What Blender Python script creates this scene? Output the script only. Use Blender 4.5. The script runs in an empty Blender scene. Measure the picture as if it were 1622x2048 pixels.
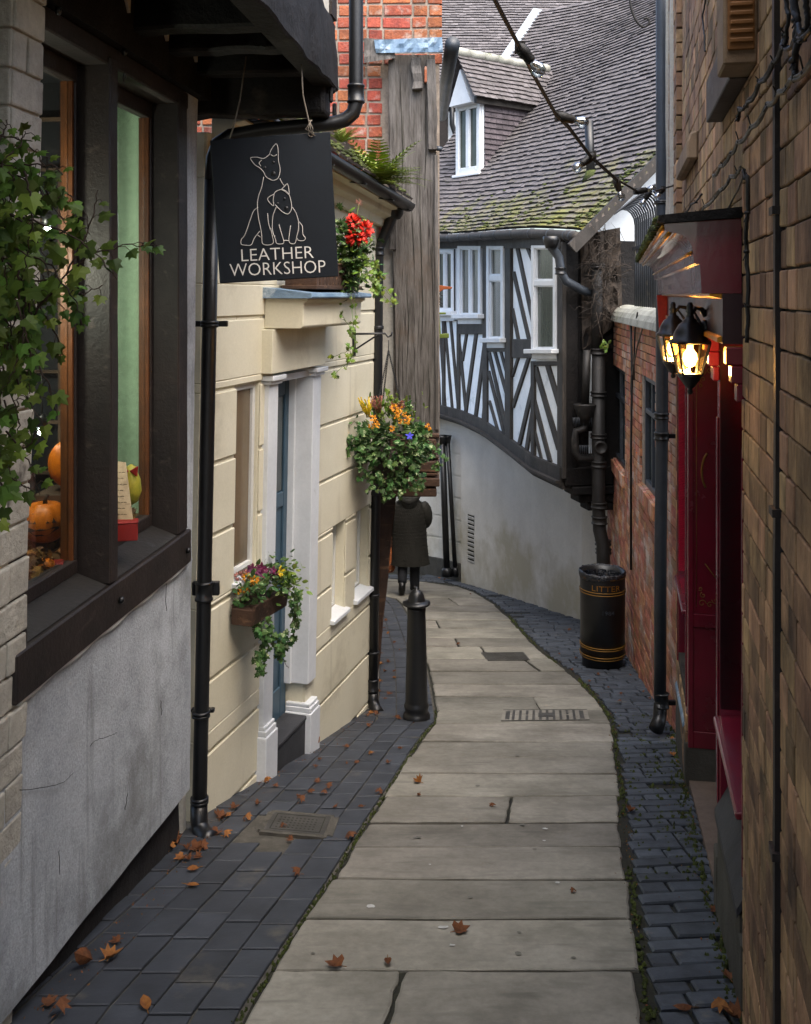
import bpy, bmesh, math, random
from mathutils import Vector, Matrix, noise as mnoise
RND = random.Random(11)
F, HY, CX, ZE = 2000.0, 590.0, 811.0, 1.68      # lens in photo pixels, horizon row, optical axis column, eye height
SC = bpy.context.scene
COL = SC.collection
V = Vector

def P(x, y, D): return V(((x-CX)*D/F, D, -(y-HY)*D/F))
def gz(Y):
    if Y < 0: return -1.68 - .08*Y
    if Y < 6.8: return -(1.68 + .206*Y)
    if Y < 8.3:
        t = (Y-6.8)/1.5
        return -(1.68+.206*6.8) - 1.5*(.206*t - .0195*t*t)
    return -(1.68+.206*6.8) - 1.5*(.206-.0195) - .167*(Y-8.3)
def G(x, y):
    lo, hi = .5, 60.
    for _ in range(50):
        m = (lo+hi)/2
        if HY - F*gz(m)/m > y: lo = m
        else: hi = m
    Y = (lo+hi)/2
    return V(((x-CX)*Y/F, Y, gz(Y)))
def interp(x, xs, ys):
    if x <= xs[0]: return ys[0] + (ys[1]-ys[0])/(xs[1]-xs[0])*(x-xs[0])
    for i in range(1, len(xs)):
        if x <= xs[i]:
            return ys[i-1] + (ys[i]-ys[i-1])*(x-xs[i-1])/(xs[i]-xs[i-1])
    return ys[-1] + (ys[-1]-ys[-2])/(xs[-1]-xs[-2])*(x-xs[-1])
def lin(h):
    h = h.lstrip('#')
    out = []
    for i in (0, 2, 4):
        c = int(h[i:i+2], 16)/255
        out.append(c/12.92 if c <= .04045 else ((c+.055)/1.055)**2.4)
    return tuple(out)+(1.,)

# ---------------------------------------------------------------- materials
def mat(name, c1, c2=None, rough=.7, scale=4., stretch=(1, 1, 1), bump=.25, bscale=40., bdist=.01, island=0., metal=0., spec=.4,
        stain=None, sscale=2., sthr=.55, ssoft=.12, grain=None, emit=None, coat=0., fine=.15, zgrad=None, hue=0.):
    m = bpy.data.materials.new(name); m.use_nodes = True
    nt = m.node_tree; N = nt.nodes; L = nt.links
    b = N['Principled BSDF']
    b.inputs['Roughness'].default_value = rough
    b.inputs['Metallic'].default_value = metal
    b.inputs['Specular IOR Level'].default_value = spec
    b.inputs['Coat Weight'].default_value = coat
    c1 = lin(c1) if isinstance(c1, str) else c1
    c2 = lin(c2) if isinstance(c2, str) else (c2 or tuple(v*.6 for v in c1[:3])+(1,))
    tc = N.new('ShaderNodeTexCoord'); mp = N.new('ShaderNodeMapping')
    mp.inputs['Scale'].default_value = stretch
    L.new(tc.outputs['Object'], mp.inputs['Vector'])
    vec = mp.outputs['Vector']
    if island:
        g = N.new('ShaderNodeNewGeometry')
        ad = N.new('ShaderNodeVectorMath'); ad.operation = 'MULTIPLY_ADD'
        cb = N.new('ShaderNodeCombineXYZ')
        L.new(g.outputs['Random Per Island'], cb.inputs[0]); L.new(g.outputs['Random Per Island'], cb.inputs[2])
        L.new(cb.outputs[0], ad.inputs[0]); ad.inputs[1].default_value = (17, 17, 23); L.new(vec, ad.inputs[2])
        vec = ad.outputs[0]
    n1 = N.new('ShaderNodeTexNoise'); n1.inputs['Scale'].default_value = scale; n1.inputs['Detail'].default_value = 6; n1.inputs['Roughness'].default_value = .6
    L.new(vec, n1.inputs['Vector'])
    r1 = N.new('ShaderNodeMapRange'); r1.inputs[1].default_value = .32; r1.inputs[2].default_value = .68
    L.new(n1.outputs['Fac'], r1.inputs[0])
    mx = N.new('ShaderNodeMix'); mx.data_type = 'RGBA'
    mx.inputs[6].default_value = c1; mx.inputs[7].default_value = c2
    L.new(r1.outputs[0], mx.inputs[0]); col = mx.outputs[2]
    n2 = N.new('ShaderNodeTexNoise'); n2.inputs['Scale'].default_value = bscale; n2.inputs['Detail'].default_value = 5; n2.inputs['Roughness'].default_value = .7
    L.new(vec, n2.inputs['Vector'])
    if fine:
        mf = N.new('ShaderNodeMapRange'); mf.inputs[1].default_value = .3; mf.inputs[2].default_value = .7
        mf.inputs[3].default_value = 1-fine; mf.inputs[4].default_value = 1+fine
        L.new(n2.outputs['Fac'], mf.inputs[0])
        mm = N.new('ShaderNodeVectorMath'); mm.operation = 'SCALE'
        L.new(col, mm.inputs[0]); L.new(mf.outputs[0], mm.inputs['Scale']); col = mm.outputs[0]
    if grain:
        # grain = (colour, scale vector, threshold, softness)
        mg = N.new('ShaderNodeMapping'); mg.inputs['Scale'].default_value = grain[1]; L.new(tc.outputs['Object'], mg.inputs['Vector'])
        ng = N.new('ShaderNodeTexNoise'); ng.inputs['Scale'].default_value = 1; ng.inputs['Detail'].default_value = 5; ng.inputs['Distortion'].default_value = .4
        L.new(mg.outputs[0], ng.inputs['Vector'])
        rg = N.new('ShaderNodeMapRange'); rg.inputs[1].default_value = grain[2]; rg.inputs[2].default_value = grain[2]+grain[3]
        L.new(ng.outputs['Fac'], rg.inputs[0])
        x2 = N.new('ShaderNodeMix'); x2.data_type = 'RGBA'; x2.inputs[7].default_value = lin(grain[0])
        L.new(col, x2.inputs[6]); L.new(rg.outputs[0], x2.inputs[0]); col = x2.outputs[2]
    if stain:
        ns = N.new('ShaderNodeTexNoise'); ns.inputs['Scale'].default_value = sscale; ns.inputs['Detail'].default_value = 7; ns.inputs['Roughness'].default_value = .65
        L.new(tc.outputs['Object'], ns.inputs['Vector'])
        src = ns.outputs['Fac']
        if zgrad:        # growth or dirt that belongs low (or high) on the surface: (z at full, z at none)
            ge = N.new('ShaderNodeNewGeometry'); sx = N.new('ShaderNodeSeparateXYZ'); L.new(ge.outputs['Position'], sx.inputs[0])
            rz = N.new('ShaderNodeMapRange'); rz.inputs[1].default_value = zgrad[0]; rz.inputs[2].default_value = zgrad[1]
            rz.inputs[3].default_value = .22; rz.inputs[4].default_value = -.25
            L.new(sx.outputs[2], rz.inputs[0])
            ad2 = N.new('ShaderNodeMath'); L.new(src, ad2.inputs[0]); L.new(rz.outputs[0], ad2.inputs[1]); src = ad2.outputs[0]
        rs = N.new('ShaderNodeMapRange'); rs.inputs[1].default_value = sthr; rs.inputs[2].default_value = sthr+ssoft
        L.new(src, rs.inputs[0])
        x3 = N.new('ShaderNodeMix'); x3.data_type = 'RGBA'; x3.inputs[7].default_value = lin(stain)
        L.new(col, x3.inputs[6]); L.new(rs.outputs[0], x3.inputs[0]); col = x3.outputs[2]
    if island:
        hs = N.new('ShaderNodeHueSaturation')
        mr = N.new('ShaderNodeMapRange'); mr.inputs[3].default_value = 1-island; mr.inputs[4].default_value = 1+island
        L.new(g.outputs['Random Per Island'], mr.inputs[0]); L.new(mr.outputs[0], hs.inputs['Value'])
        if hue:
            wn = N.new('ShaderNodeTexWhiteNoise'); wn.noise_dimensions = '1D'; L.new(g.outputs['Random Per Island'], wn.inputs['W'])
            mh = N.new('ShaderNodeMapRange'); mh.inputs[3].default_value = .5-hue; mh.inputs[4].default_value = .5+hue
            L.new(wn.outputs['Value'], mh.inputs[0]); L.new(mh.outputs[0], hs.inputs['Hue'])
        L.new(col, hs.inputs['Color']); col = hs.outputs['Color']
    L.new(col, b.inputs['Base Color'])
    rr = N.new('ShaderNodeMapRange'); rr.inputs[3].default_value = max(.02, rough-.12); rr.inputs[4].default_value = min(1, rough+.12)
    L.new(n1.outputs['Fac'], rr.inputs[0]); L.new(rr.outputs[0], b.inputs['Roughness'])
    if bump:
        bp = N.new('ShaderNodeBump'); bp.inputs['Strength'].default_value = bump; bp.inputs['Distance'].default_value = bdist
        L.new(n2.outputs['Fac'], bp.inputs['Height']); L.new(bp.outputs[0], b.inputs['Normal'])
    if emit:
        b.inputs['Emission Color'].default_value = lin(emit[0]); b.inputs['Emission Strength'].default_value = emit[1]
    return m

def glass(name, tint='#ffffff', refl=.5):
    m = bpy.data.materials.new(name); m.use_nodes = True
    nt = m.node_tree; N = nt.nodes; L = nt.links
    N.remove(N['Principled BSDF'])
    t = N.new('ShaderNodeBsdfTransparent'); t.inputs[0].default_value = lin(tint)
    g = N.new('ShaderNodeBsdfGlossy'); g.inputs['Roughness'].default_value = .015
    f = N.new('ShaderNodeLayerWeight'); f.inputs[0].default_value = .5
    pw = N.new('ShaderNodeMath'); pw.operation = 'POWER'; pw.inputs[1].default_value = 4.5
    sc = N.new('ShaderNodeMath'); sc.operation = 'MULTIPLY_ADD'; sc.inputs[1].default_value = .9; sc.inputs[2].default_value = .05*(1+refl)
    mx = N.new('ShaderNodeMixShader')
    L.new(f.outputs['Facing'], pw.inputs[0]); L.new(pw.outputs[0], sc.inputs[0]); L.new(sc.outputs[0], mx.inputs[0]); L.new(t.outputs[0], mx.inputs[1]); L.new(g.outputs[0], mx.inputs[2])
    L.new(mx.outputs[0], N['Material Output'].inputs[0])
    return m

# ---------------------------------------------------------------- mesh builder
class MB:
    def __init__(s): s.v = []; s.f = []; s.mi = []; s.sm = []
    def add(s, vs, fs, mi=0, smooth=False):
        o = len(s.v); s.v += [V(p) for p in vs]
        for f in fs:
            s.f.append([i+o for i in f]); s.mi.append(mi); s.sm.append(smooth)
    def hexa(s, p, mi=0):      # 8 points: bottom ring, top ring
        s.add(p, [(3, 2, 1, 0), (4, 5, 6, 7), (0, 1, 5, 4), (1, 2, 6, 5), (2, 3, 7, 6), (3, 0, 4, 7)], mi)
    def box(s, c, size, rot=None, mi=0):
        hx, hy, hz = size[0]/2, size[1]/2, size[2]/2
        pts = [V(q) for q in ((-hx, -hy, -hz), (hx, -hy, -hz), (hx, hy, -hz), (-hx, hy, -hz), (-hx, -hy, hz), (hx, -hy, hz), (hx, hy, hz), (-hx, hy, hz))]
        if rot is not None: pts = [rot @ q for q in pts]
        s.hexa([q+V(c) for q in pts], mi)
    def beam(s, a, b, w, h, up=(0, 0, 1), mi=0, nseg=1, wob=0.):
        a, b = V(a), V(b); d = (b-a).normalized(); up = V(up)
        x = d.cross(up).normalized(); y = x.cross(d).normalized()
        rings = []
        for i in range(nseg+1):
            t = i/nseg; c = a+(b-a)*t
            j = [1+RND.uniform(-wob, wob) for _ in range(4)]
            rings.append([c-x*w/2*j[0]-y*h/2*j[1], c+x*w/2*j[2]-y*h/2*j[1], c+x*w/2*j[2]+y*h/2*j[3], c-x*w/2*j[0]+y*h/2*j[3]])
        vs = [p for r in rings for p in r]; fs = [(3, 2, 1, 0), tuple(4*nseg+k for k in range(4))]
        for i in range(nseg):
            for k in range(4):
                fs.append((4*i+k, 4*i+(k+1) % 4, 4*i+4+(k+1) % 4, 4*i+4+k))
        s.add(vs, fs, mi)
    def tube(s, pts, r, n=8, mi=0, smooth=True, cap=True, flat=1.):
        pts = [V(p) for p in pts]; m = len(pts)
        rs = r if isinstance(r, (list, tuple)) else [r]*m
        vs, fs = [], []
        prev = None
        for i, p in enumerate(pts):
            d = (pts[min(i+1, m-1)]-pts[max(i-1, 0)])
            if d.length < 1e-9: d = V((0, 0, 1))
            d.normalize()
            if prev is None:
                u = d.cross(V((0, 0, 1)))
                if u.length < .05: u = d.cross(V((1, 0, 0)))
            else: u = prev - d*prev.dot(d)
            u.normalize(); prev = u; w = d.cross(u)
            for k in range(n):
                a = 2*math.pi*k/n
                vs.append(p+u*math.cos(a)*rs[i]+w*math.sin(a)*rs[i]*flat)
        for i in range(m-1):
            for k in range(n):
                fs.append((i*n+k, i*n+(k+1) % n, (i+1)*n+(k+1) % n, (i+1)*n+k))
        if cap: fs += [tuple(range(n-1, -1, -1)), tuple((m-1)*n+k for k in range(n))]
        s.add(vs, fs, mi, smooth)
    def lathe(s, c, prof, n=24, mi=0, smooth=True, axis=None, sx=1., sy=1.):
        c = V(c); vs, fs = [], []
        M = axis if axis is not None else Matrix.Identity(3)
        for r, z in prof:
            for k in range(n):
                a = 2*math.pi*k/n
                vs.append(c + M @ V((r*math.cos(a)*sx, r*math.sin(a)*sy, z)))
        for i in range(len(prof)-1):
            for k in range(n):
                fs.append((i*n+k, i*n+(k+1) % n, (i+1)*n+(k+1) % n, (i+1)*n+k))
        fs += [tuple(range(n-1, -1, -1)), tuple((len(prof)-1)*n+k for k in range(n))]
        s.add(vs, fs, mi, smooth)
    def prism(s, poly, vec, mi=0):
        poly = [V(p) for p in poly]; n = len(poly); vec = V(vec)
        s.add(poly+[p+vec for p in poly], [tuple(range(n-1, -1, -1)), tuple(range(n, 2*n))]+[(i, (i+1) % n, (i+1) % n+n, i+n) for i in range(n)], mi)
    def sweep(s, prof, path_fn, ts, mi=0, smooth=False, caps=True):
        # prof: list of (out, z); path_fn(t, out, z) -> point
        n = len(prof); vs, fs = [], []
        for t in ts:
            for o, z in prof: vs.append(path_fn(t, o, z))
        for i in range(len(ts)-1):
            for k in range(n):
                fs.append((i*n+k, i*n+(k+1) % n, (i+1)*n+(k+1) % n, (i+1)*n+k))
        if caps: fs += [tuple(range(n-1, -1, -1)), tuple((len(ts)-1)*n+k for k in range(n))]
        s.add(vs, fs, mi, smooth)
    def patch(s, fn, q, o0, o1, nu=1, nv=1, mi=0, wob=0.):
        # closed slab over the quad q (four (a,b) corners in order) of a surface fn(a, b, off)
        def at(u, v):
            a = (1-u)*(1-v); b = u*(1-v); c = u*v; d = (1-u)*v
            return (a*q[0][0]+b*q[1][0]+c*q[2][0]+d*q[3][0], a*q[0][1]+b*q[1][1]+c*q[2][1]+d*q[3][1])
        W = nu+1; vs, fs = [], []
        for L in (o0, o1):
            for j in range(nv+1):
                for i in range(nu+1):
                    a, b = at(i/nu, j/nv)
                    o = L
                    if wob and L == o1: o = L + wob*mnoise.noise(V((a*1.7, b*1.7, 3.1))) + wob*.4*mnoise.noise(V((a*6, b*6, 7.7)))
                    vs.append(fn(a, b, o))
        n = W*(nv+1)
        for j in range(nv):
            for i in range(nu):
                k = j*W+i
                fs.append((k+W, k+W+1, k+1, k)); fs.append((n+k, n+k+1, n+k+W+1, n+k+W))
        for i in range(nu):
            fs.append((i, i+1, n+i+1, n+i)); k = nv*W+i; fs.append((k+1, k, n+k, n+k+1))
        for j in range(nv):
            fs.append(((j+1)*W, j*W, n+j*W, n+(j+1)*W)); k = j*W+nu; fs.append((k, k+W, n+k+W, n+k))
        s.add(vs, fs, mi)
    def rect(s, fn, a0, a1, b0, b1, o0, o1, nu=1, nv=1, mi=0, wob=0.):
        s.patch(fn, [(a0, b0), (a1, b0), (a1, b1), (a0, b1)], o0, o1, nu, nv, mi, wob)
    def paver(s, q, z, depth=.05, ch=.004, mi=0, tilt=0.):
        # q: four XY corners; z(X, Y) top height
        cx = sum(p[0] for p in q)/4; cy = sum(p[1] for p in q)/4
        tx, ty = RND.uniform(-tilt, tilt), RND.uniform(-tilt, tilt)
        def zz(p): return z(p[0], p[1]) + tx*(p[0]-cx)+ty*(p[1]-cy)
        def ins(p, d):
            l = math.hypot(p[0]-cx, p[1]-cy) or 1
            return (p[0]-(p[0]-cx)/l*d, p[1]-(p[1]-cy)/l*d)
        b = [V((p[0], p[1], zz(p)-depth)) for p in q]; m = [V((p[0], p[1], zz(p)-ch)) for p in q]
        t = [V((*ins(p, ch*1.6), zz(p))) for p in q]
        fs = [(8, 9, 10, 11)]
        for k in range(4):
            j = (k+1) % 4
            fs += [(k, j, j+4, k+4), (k+4, j+4, j+8, k+8)]
        s.add(b+m+t, fs, mi)
    def slab(s, q, z, n=7, jit=.006, depth=.05, ch=.006, mi=0, tilt=0., wear=.02):
        # a worn slab: like paver, but its outline wanders and its corners are rounded off
        pts = []
        for k in range(4):
            a, b = q[k], q[(k+1) % 4]; L = math.hypot(b[0]-a[0], b[1]-a[1]); nx, ny = -(b[1]-a[1])/L, (b[0]-a[0])/L
            w = RND.uniform(.4, 1)*wear
            for i in range(n+1):
                t = w/L+(1-2*w/L)*i/n; e = RND.uniform(-jit*.3, jit)+jit*.8*mnoise.noise(V((a[0]*7+t*3*L, a[1]*7, k*5.)))
                pts.append((a[0]+(b[0]-a[0])*t+nx*max(0, e), a[1]+(b[1]-a[1])*t+ny*max(0, e)))
        cx = sum(p[0] for p in pts)/len(pts); cy = sum(p[1] for p in pts)/len(pts); tx, ty = RND.uniform(-tilt, tilt), RND.uniform(-tilt, tilt)
        zz = lambda p: z(p[0], p[1])+tx*(p[0]-cx)+ty*(p[1]-cy)
        def ins(p, d):
            l = math.hypot(p[0]-cx, p[1]-cy) or 1
            return (p[0]-(p[0]-cx)/l*d, p[1]-(p[1]-cy)/l*d)
        m = len(pts); vs = [V((p[0], p[1], zz(p)-depth)) for p in pts]+[V((p[0], p[1], zz(p)-ch)) for p in pts]
        for p in pts:
            r = ins(p, ch*1.5); vs.append(V((r[0], r[1], zz(r))))
        fs = [tuple(range(2*m, 3*m))]
        for k in range(m):
            j = (k+1) % m; fs += [(k, j, j+m, k+m), (k+m, j+m, j+2*m, k+2*m)]
        s.add(vs, fs, mi)
    def build(s, name, mats, parent=None, origin=None, bevel=0., bseg=1, smooth_angle=None, props=None, recalc=True):
        me = bpy.data.meshes.new(name)
        off = V((0, 0, ZE))
        if parent is not None:
            o0 = V((0, 0, 0)); q = parent
            while q is not None: o0 += V(q.location); q = q.parent
            org = o0
            loc = V((0, 0, 0))
        else:
            if origin is None:
                xs = [p.x for p in s.v]; ys = [p.y for p in s.v]; zs = [p.z for p in s.v]
                org = V(((min(xs)+max(xs))/2, (min(ys)+max(ys))/2, min(zs)))+off
            else: org = V(origin)+off
            loc = org
        me.from_pydata([tuple(p+off-org) for p in s.v], [], s.f)
        for i, p in enumerate(me.polygons):
            p.material_index = s.mi[i]; p.use_smooth = s.sm[i]
        for m in (mats if isinstance(mats, (list, tuple)) else [mats]): me.materials.append(m)
        if recalc:
            bm = bmesh.new(); bm.from_mesh(me); bmesh.ops.recalc_face_normals(bm, faces=bm.faces); bm.to_mesh(me); bm.free()
        o = bpy.data.objects.new(name, me); COL.objects.link(o)
        o.location = loc
        if parent is not None: o.parent = parent
        if bevel:
            md = o.modifiers.new('Bevel', 'BEVEL'); md.width = bevel; md.segments = bseg; md.limit_method = 'ANGLE'; md.angle_limit = math.radians(40)
        if smooth_angle:
            for p in me.polygons: p.use_smooth = True
            md = o.modifiers.new('Split', 'EDGE_SPLIT'); md.split_angle = math.radians(smooth_angle)
        if props: tag(o, **props)
        return o

def tag(o, label=None, cat=None, group=None, kind=None):
    if label: o['label'] = label
    if cat: o['category'] = cat
    if group: o['group'] = group
    if kind: o['kind'] = kind
    return o
def thing(name, loc, label, cat, group=None):
    o = bpy.data.objects.new(name, None); COL.objects.link(o)
    o.location = V(loc)+V((0, 0, ZE)); o.empty_display_size = .1
    return tag(o, label, cat, group)

class Wall:
    """a straight wall in plan: X = X0 + m*Y; off pushes out towards the lane"""
    def __init__(s, X0, m, sgn):
        s.X0, s.m, s.sgn = X0, m, sgn; s.h = math.hypot(1, m)
        s.n = V((sgn/s.h, -sgn*m/s.h, 0)); s.t = V((m/s.h, 1/s.h, 0))
    def pt(s, Y, z, off=0.): return V((s.X0+s.m*Y, Y, z)) + s.n*off
    def px(s, x, y, off=0.):
        k = (x-CX)/F; Y = (s.X0+s.sgn*off*s.h)/(k-s.m)
        return V((k*Y, Y, -(y-HY)*Y/F))
    def Y(s, x, off=0.): return s.px(x, 0, off).y

def grid_wall(mb, fn, Ys, Zs, holes, o0, o1, mi=0, nu=1, nv=1, wob=0.):
    Ys = sorted(set(Ys+[h[0] for h in holes]+[h[1] for h in holes])); Zs = sorted(set(Zs+[h[2] for h in holes]+[h[3] for h in holes]))
    for a, b in zip(Ys, Ys[1:]):
        for c, d in zip(Zs, Zs[1:]):
            ym, zm = (a+b)/2, (c+d)/2
            if any(h[0] < ym < h[1] and h[2] < zm < h[3] for h in holes): continue
            mb.rect(fn, a, b, c, d, o0, o1, nu, nv, mi, wob)

def bricks(mb, fn, a0, a1, b0, b1, L=.225, H=.085, j=.01, proud=.012, base=-.01, holes=(), flemish=True, jit=.004, bfn=None, a_scale=1.):
    """individual bricks laid on surface fn(a, z, off) between a0..a1 and z b0..b1"""
    row = 0; z = b0
    while z < b1-.01:
        zt = min(z+H, b1)
        a = a0 - (L*.62 if row % 2 else 0)*a_scale; k = row % 2
        while a < a1:
            l = (L if (not flemish or k % 2 == 0) else L*.48)*a_scale
            s0, s1 = max(a, a0), min(a+l, a1)
            ym, zm = (s0+s1)/2, (z+zt)/2
            if s1-s0 > .03 and not any(h[0] < ym < h[1] and h[2] < zm < h[3] for h in holes) and (bfn is None or bfn(ym, zm)):
                e = RND.uniform(-jit, jit); t = RND.uniform(-.0015, .0015); pr = proud+RND.uniform(-.002, .002)
                q = [(s0, z+t), (s1, z-t+e*.5), (s1, zt-j+e*.5-t), (s0, zt-j+t)]
                p0 = [fn(q[i][0], q[i][1], base) for i in range(4)]; p1 = [fn(q[i][0], q[i][1], pr-.003) for i in range(4)]
                c = sum((fn(q[i][0], q[i][1], pr) for i in range(4)), V((0, 0, 0)))/4
                p2 = [(fn(q[i][0], q[i][1], pr)*.965+c*.035) for i in range(4)]
                vs = p0+p1+p2; fs = [(8, 9, 10, 11)]
                for i in range(4):
                    n = (i+1) % 4
                    fs += [(i, n, n+4, i+4), (i+4, n+4, n+8, i+8)]
                mb.add(vs, fs)
            a += l+j*a_scale; k += 1
        z += H; row += 1

LEAF = {
 'thin': [(0, 0), (.10, .2), (.11, .5), (.07, .8), (0, 1), (-.07, .8), (-.11, .5), (-.10, .2)],
 'ivy': [(0, 0), (.30, -.10), (.50, .12), (.33, .34), (.44, .62), (.20, .60), (0, 1.0), (-.20, .60), (-.44, .62), (-.33, .34), (-.50, .12), (-.30, -.10)],
 'oval': [(0, 0), (.18, .15), (.27, .42), (.2, .72), (0, 1), (-.2, .72), (-.27, .42), (-.18, .15)],
 'maple': [(0, 0), (.16, .02), (.5, -.05), (.38, .18), (.62, .42), (.34, .42), (.36, .72), (.15, .62), (0, 1), (-.15, .62), (-.36, .72), (-.34, .42), (-.62, .42), (-.38, .18), (-.5, -.05), (-.16, .02)],
}
def leaf(mb, pos, d, nrm, size, kind='ivy', mi=0, curl=.18):
    """one leaf: stalk end at pos, pointing along d, face towards nrm"""
    d = V(d).normalized(); nrm = V(nrm); nrm = nrm - d*nrm.dot(d)
    if nrm.length < .05: nrm = d.orthogonal()
    nrm.normalize(); w = d.cross(nrm)
    pts = LEAF[kind]
    c = V(pos)+d*size*.42+nrm*size*.0
    vs = [c]
    for x, y in pts:
        h = -curl*(abs(x)*1.3+(y-.4)**2*.9)
        vs.append(V(pos)+w*x*size+d*y*size+nrm*h*size)
    n = len(pts)
    mb.add(vs, [(0, 1+i, 1+(i+1) % n) for i in range(n)], mi)
def rvec(z=0): return V((RND.uniform(-1, 1), RND.uniform(-1, 1), RND.uniform(-1, 1)+z))

def smooth(pts, n=5):
    out = []; m = len(pts)
    for i in range(m-1):
        p0 = pts[max(i-1, 0)]; p1 = pts[i]; p2 = pts[i+1]; p3 = pts[min(i+2, m-1)]
        for k in range(n):
            t = k/n
            out.append(tuple(.5*((2*p1[a])+(-p0[a]+p2[a])*t+(2*p0[a]-5*p1[a]+4*p2[a]-p3[a])*t*t+(-p0[a]+3*p1[a]-3*p2[a]+p3[a])*t**3) for a in (0, 1)))
    out.append(pts[-1]); return out
# ---------------------------------------------------------------- materials used
M = {}
M['render_white'] = mat('render_white', '#b4b8bb', '#92969a', .88, 3.2, bump=.6, bscale=80, bdist=.006, fine=.22, stain='#66665f', sscale=1.6, sthr=.5, ssoft=.3, grain=('#787a79', (14, 14, 1.2), .56, .22))
M['plinth_dark'] = mat('plinth_dark', '#262220', '#171514', .9, 6, bump=.6)
M['paint_brick_white'] = mat('paint_brick_white', '#b9b4a6', '#9a958a', .8, 5, bump=.8, bscale=28, bdist=.012, stain='#4c4740', sscale=5, sthr=.6, ssoft=.1)
M['timber_black'] = mat('timber_black', '#1d1917', '#2c2521', .62, 3, stretch=(1, 1, 1), bump=.5, bscale=30, grain=('#3c3530', (30, 3, 30), .58, .2), spec=.3)
M['timber_tar'] = mat('timber_tar', '#181514', '#0e0d0d', .7, 5, bump=.8, bscale=22, bdist=.015, stain='#39332d', sscale=3, sthr=.62, spec=.25)
M['frame_brown'] = mat('frame_brown', '#2b2320', '#1b1716', .55, 4, bump=.35, bscale=40, grain=('#4a403a', (20, 3, 20), .62, .2))
M['frame_orange'] = mat('frame_orange', '#6b3d1b', '#4c2b14', .5, 4, grain=('#3a2312', (40, 40, 3), .55, .2))
M['slate_lead'] = mat('slate_lead', '#2b2826', '#211f1e', .5, 4, bump=.3, stain='#5d6164', sscale=5, sthr=.6)
M['glass_warm'] = mat('glass_warm', '#7c6c56', '#574a3a', .12, 1.5, bump=0, spec=.8, fine=0)
M['glass_shop'] = glass('glass_shop', '#e6ece9', 1.8)
M['glass_dark'] = mat('glass_dark', '#3a4545', '#20292b', .08, 1.2, bump=0, spec=.9, fine=0)
M['glass_pale'] = mat('glass_pale', '#4b524c', '#30362f', .12, 1.5, bump=0, spec=.35, fine=0, grain=('#6c7269', (5, 5, .3), .56, .25))
M['sign_board'] = mat('sign_board', '#10161d', '#0d1218', .6, 3, bump=.06, spec=.2, fine=.05)
M['sign_line'] = mat('sign_line', '#c4c1bc', '#b0ada8', .6, 6, bump=0, fine=.05)
M['iron_black'] = mat('iron_black', '#17181a', '#0f1011', .38, 6, bump=.25, bscale=35, bdist=.004, spec=.5, stain='#35312d', sscale=6, sthr=.66)
M['iron_grey'] = mat('iron_grey', '#343a42', '#272c32', .42, 3, bump=.2, spec=.5, stain='#4d5157', sscale=5, sthr=.62)
M['cream'] = mat('cream', '#d6d0ba', '#c9c2aa', .75, 1.6, bump=.25, bscale=70, bdist=.004, stain='#978d77', sscale=1.8, sthr=.56, ssoft=.3, fine=.05, grain=('#aaa28d', (7, 7, .8), .6, .25))
M['cream_white'] = mat('cream_white', '#d2d2cd', '#c1c2c0', .55, 2, bump=.12, bscale=60, stain='#8f8d86', sscale=5, sthr=.68, fine=.05)
M['paint_white'] = mat('paint_white', '#d6d9dc', '#c6cacd', .5, 3, bump=.1, stain='#9a9c9b', sscale=5, sthr=.66, fine=.05)
M['door_blue'] = mat('door_blue', '#42596a', '#384e5d', .45, 2, bump=.08, fine=.05, spec=.4)
M['step_slate'] = mat('step_slate', '#3a3b3e', '#2b2c2f', .7, 5, bump=.35, stain='#5a5a5a', sscale=4, sthr=.62)
M['tile_old'] = mat('tile_old', '#6a6058', '#4c4642', .85, 14, bump=.6, bscale=40, island=.3, stain='#6f7430', sscale=7, sthr=.55)
M['tile_main'] = mat('tile_main', '#656061', '#474342', .85, 9, bump=.45, bscale=40, island=.2, stain='#6a6a2c', sscale=2.6, sthr=.5, ssoft=.3, zgrad=(ZE+.6, ZE+2.7), hue=.02)
M['tile_far'] = mat('tile_far', '#696566', '#4e4a4b', .82, 9, bump=.4, bscale=40, island=.22, hue=.02)
M['tile_cheek'] = mat('tile_cheek', '#5a5256', '#423c40', .8, 9, bump=.4, island=.25)
M['lead'] = mat('lead', '#8f979d', '#7a8288', .45, 3, bump=.2, stain='#7d868c', sscale=5)
M['lead_blue'] = mat('lead_blue', '#7d94a8', '#56708a', .5, 5, bump=.5, bscale=14, bdist=.02, stain='#b6c3cb', sscale=7, sthr=.55)
M['moss'] = mat('moss', '#434c1a', '#2b3215', .95, 14, bump=.8, bscale=60, island=.3)
M['brick_red'] = mat('brick_red', '#a2583a', '#7c4534', .85, 14, bump=.9, bscale=45, bdist=.012, island=.36, stain='#a8968a', sscale=9, sthr=.54, ssoft=.2, hue=.015)
M['brick_orange'] = mat('brick_orange', '#ad7454', '#885843', .85, 9, bump=.6, bscale=45, bdist=.008, island=.34, stain='#a89a90', sscale=3.2, sthr=.5, ssoft=.15, hue=.02)
M['mortar_pale'] = mat('mortar_pale', '#9b8f82', '#776c61', .95, 9, bump=.5)
M['mortar_dark'] = mat('mortar_dark', '#3b352d', '#231f1b', .95, 9, bump=.5)
M['brick_tan'] = mat('brick_tan', '#b08d68', '#6f5641', .88, 8, stretch=(1, 1, .5), bump=.75, bscale=34, bdist=.01, island=.42, stain='#3a2f22', sscale=2.6, sthr=.5, ssoft=.22, hue=.014, grain=('#3d3326', (34, 34, 2.4), .62, .14))
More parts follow.
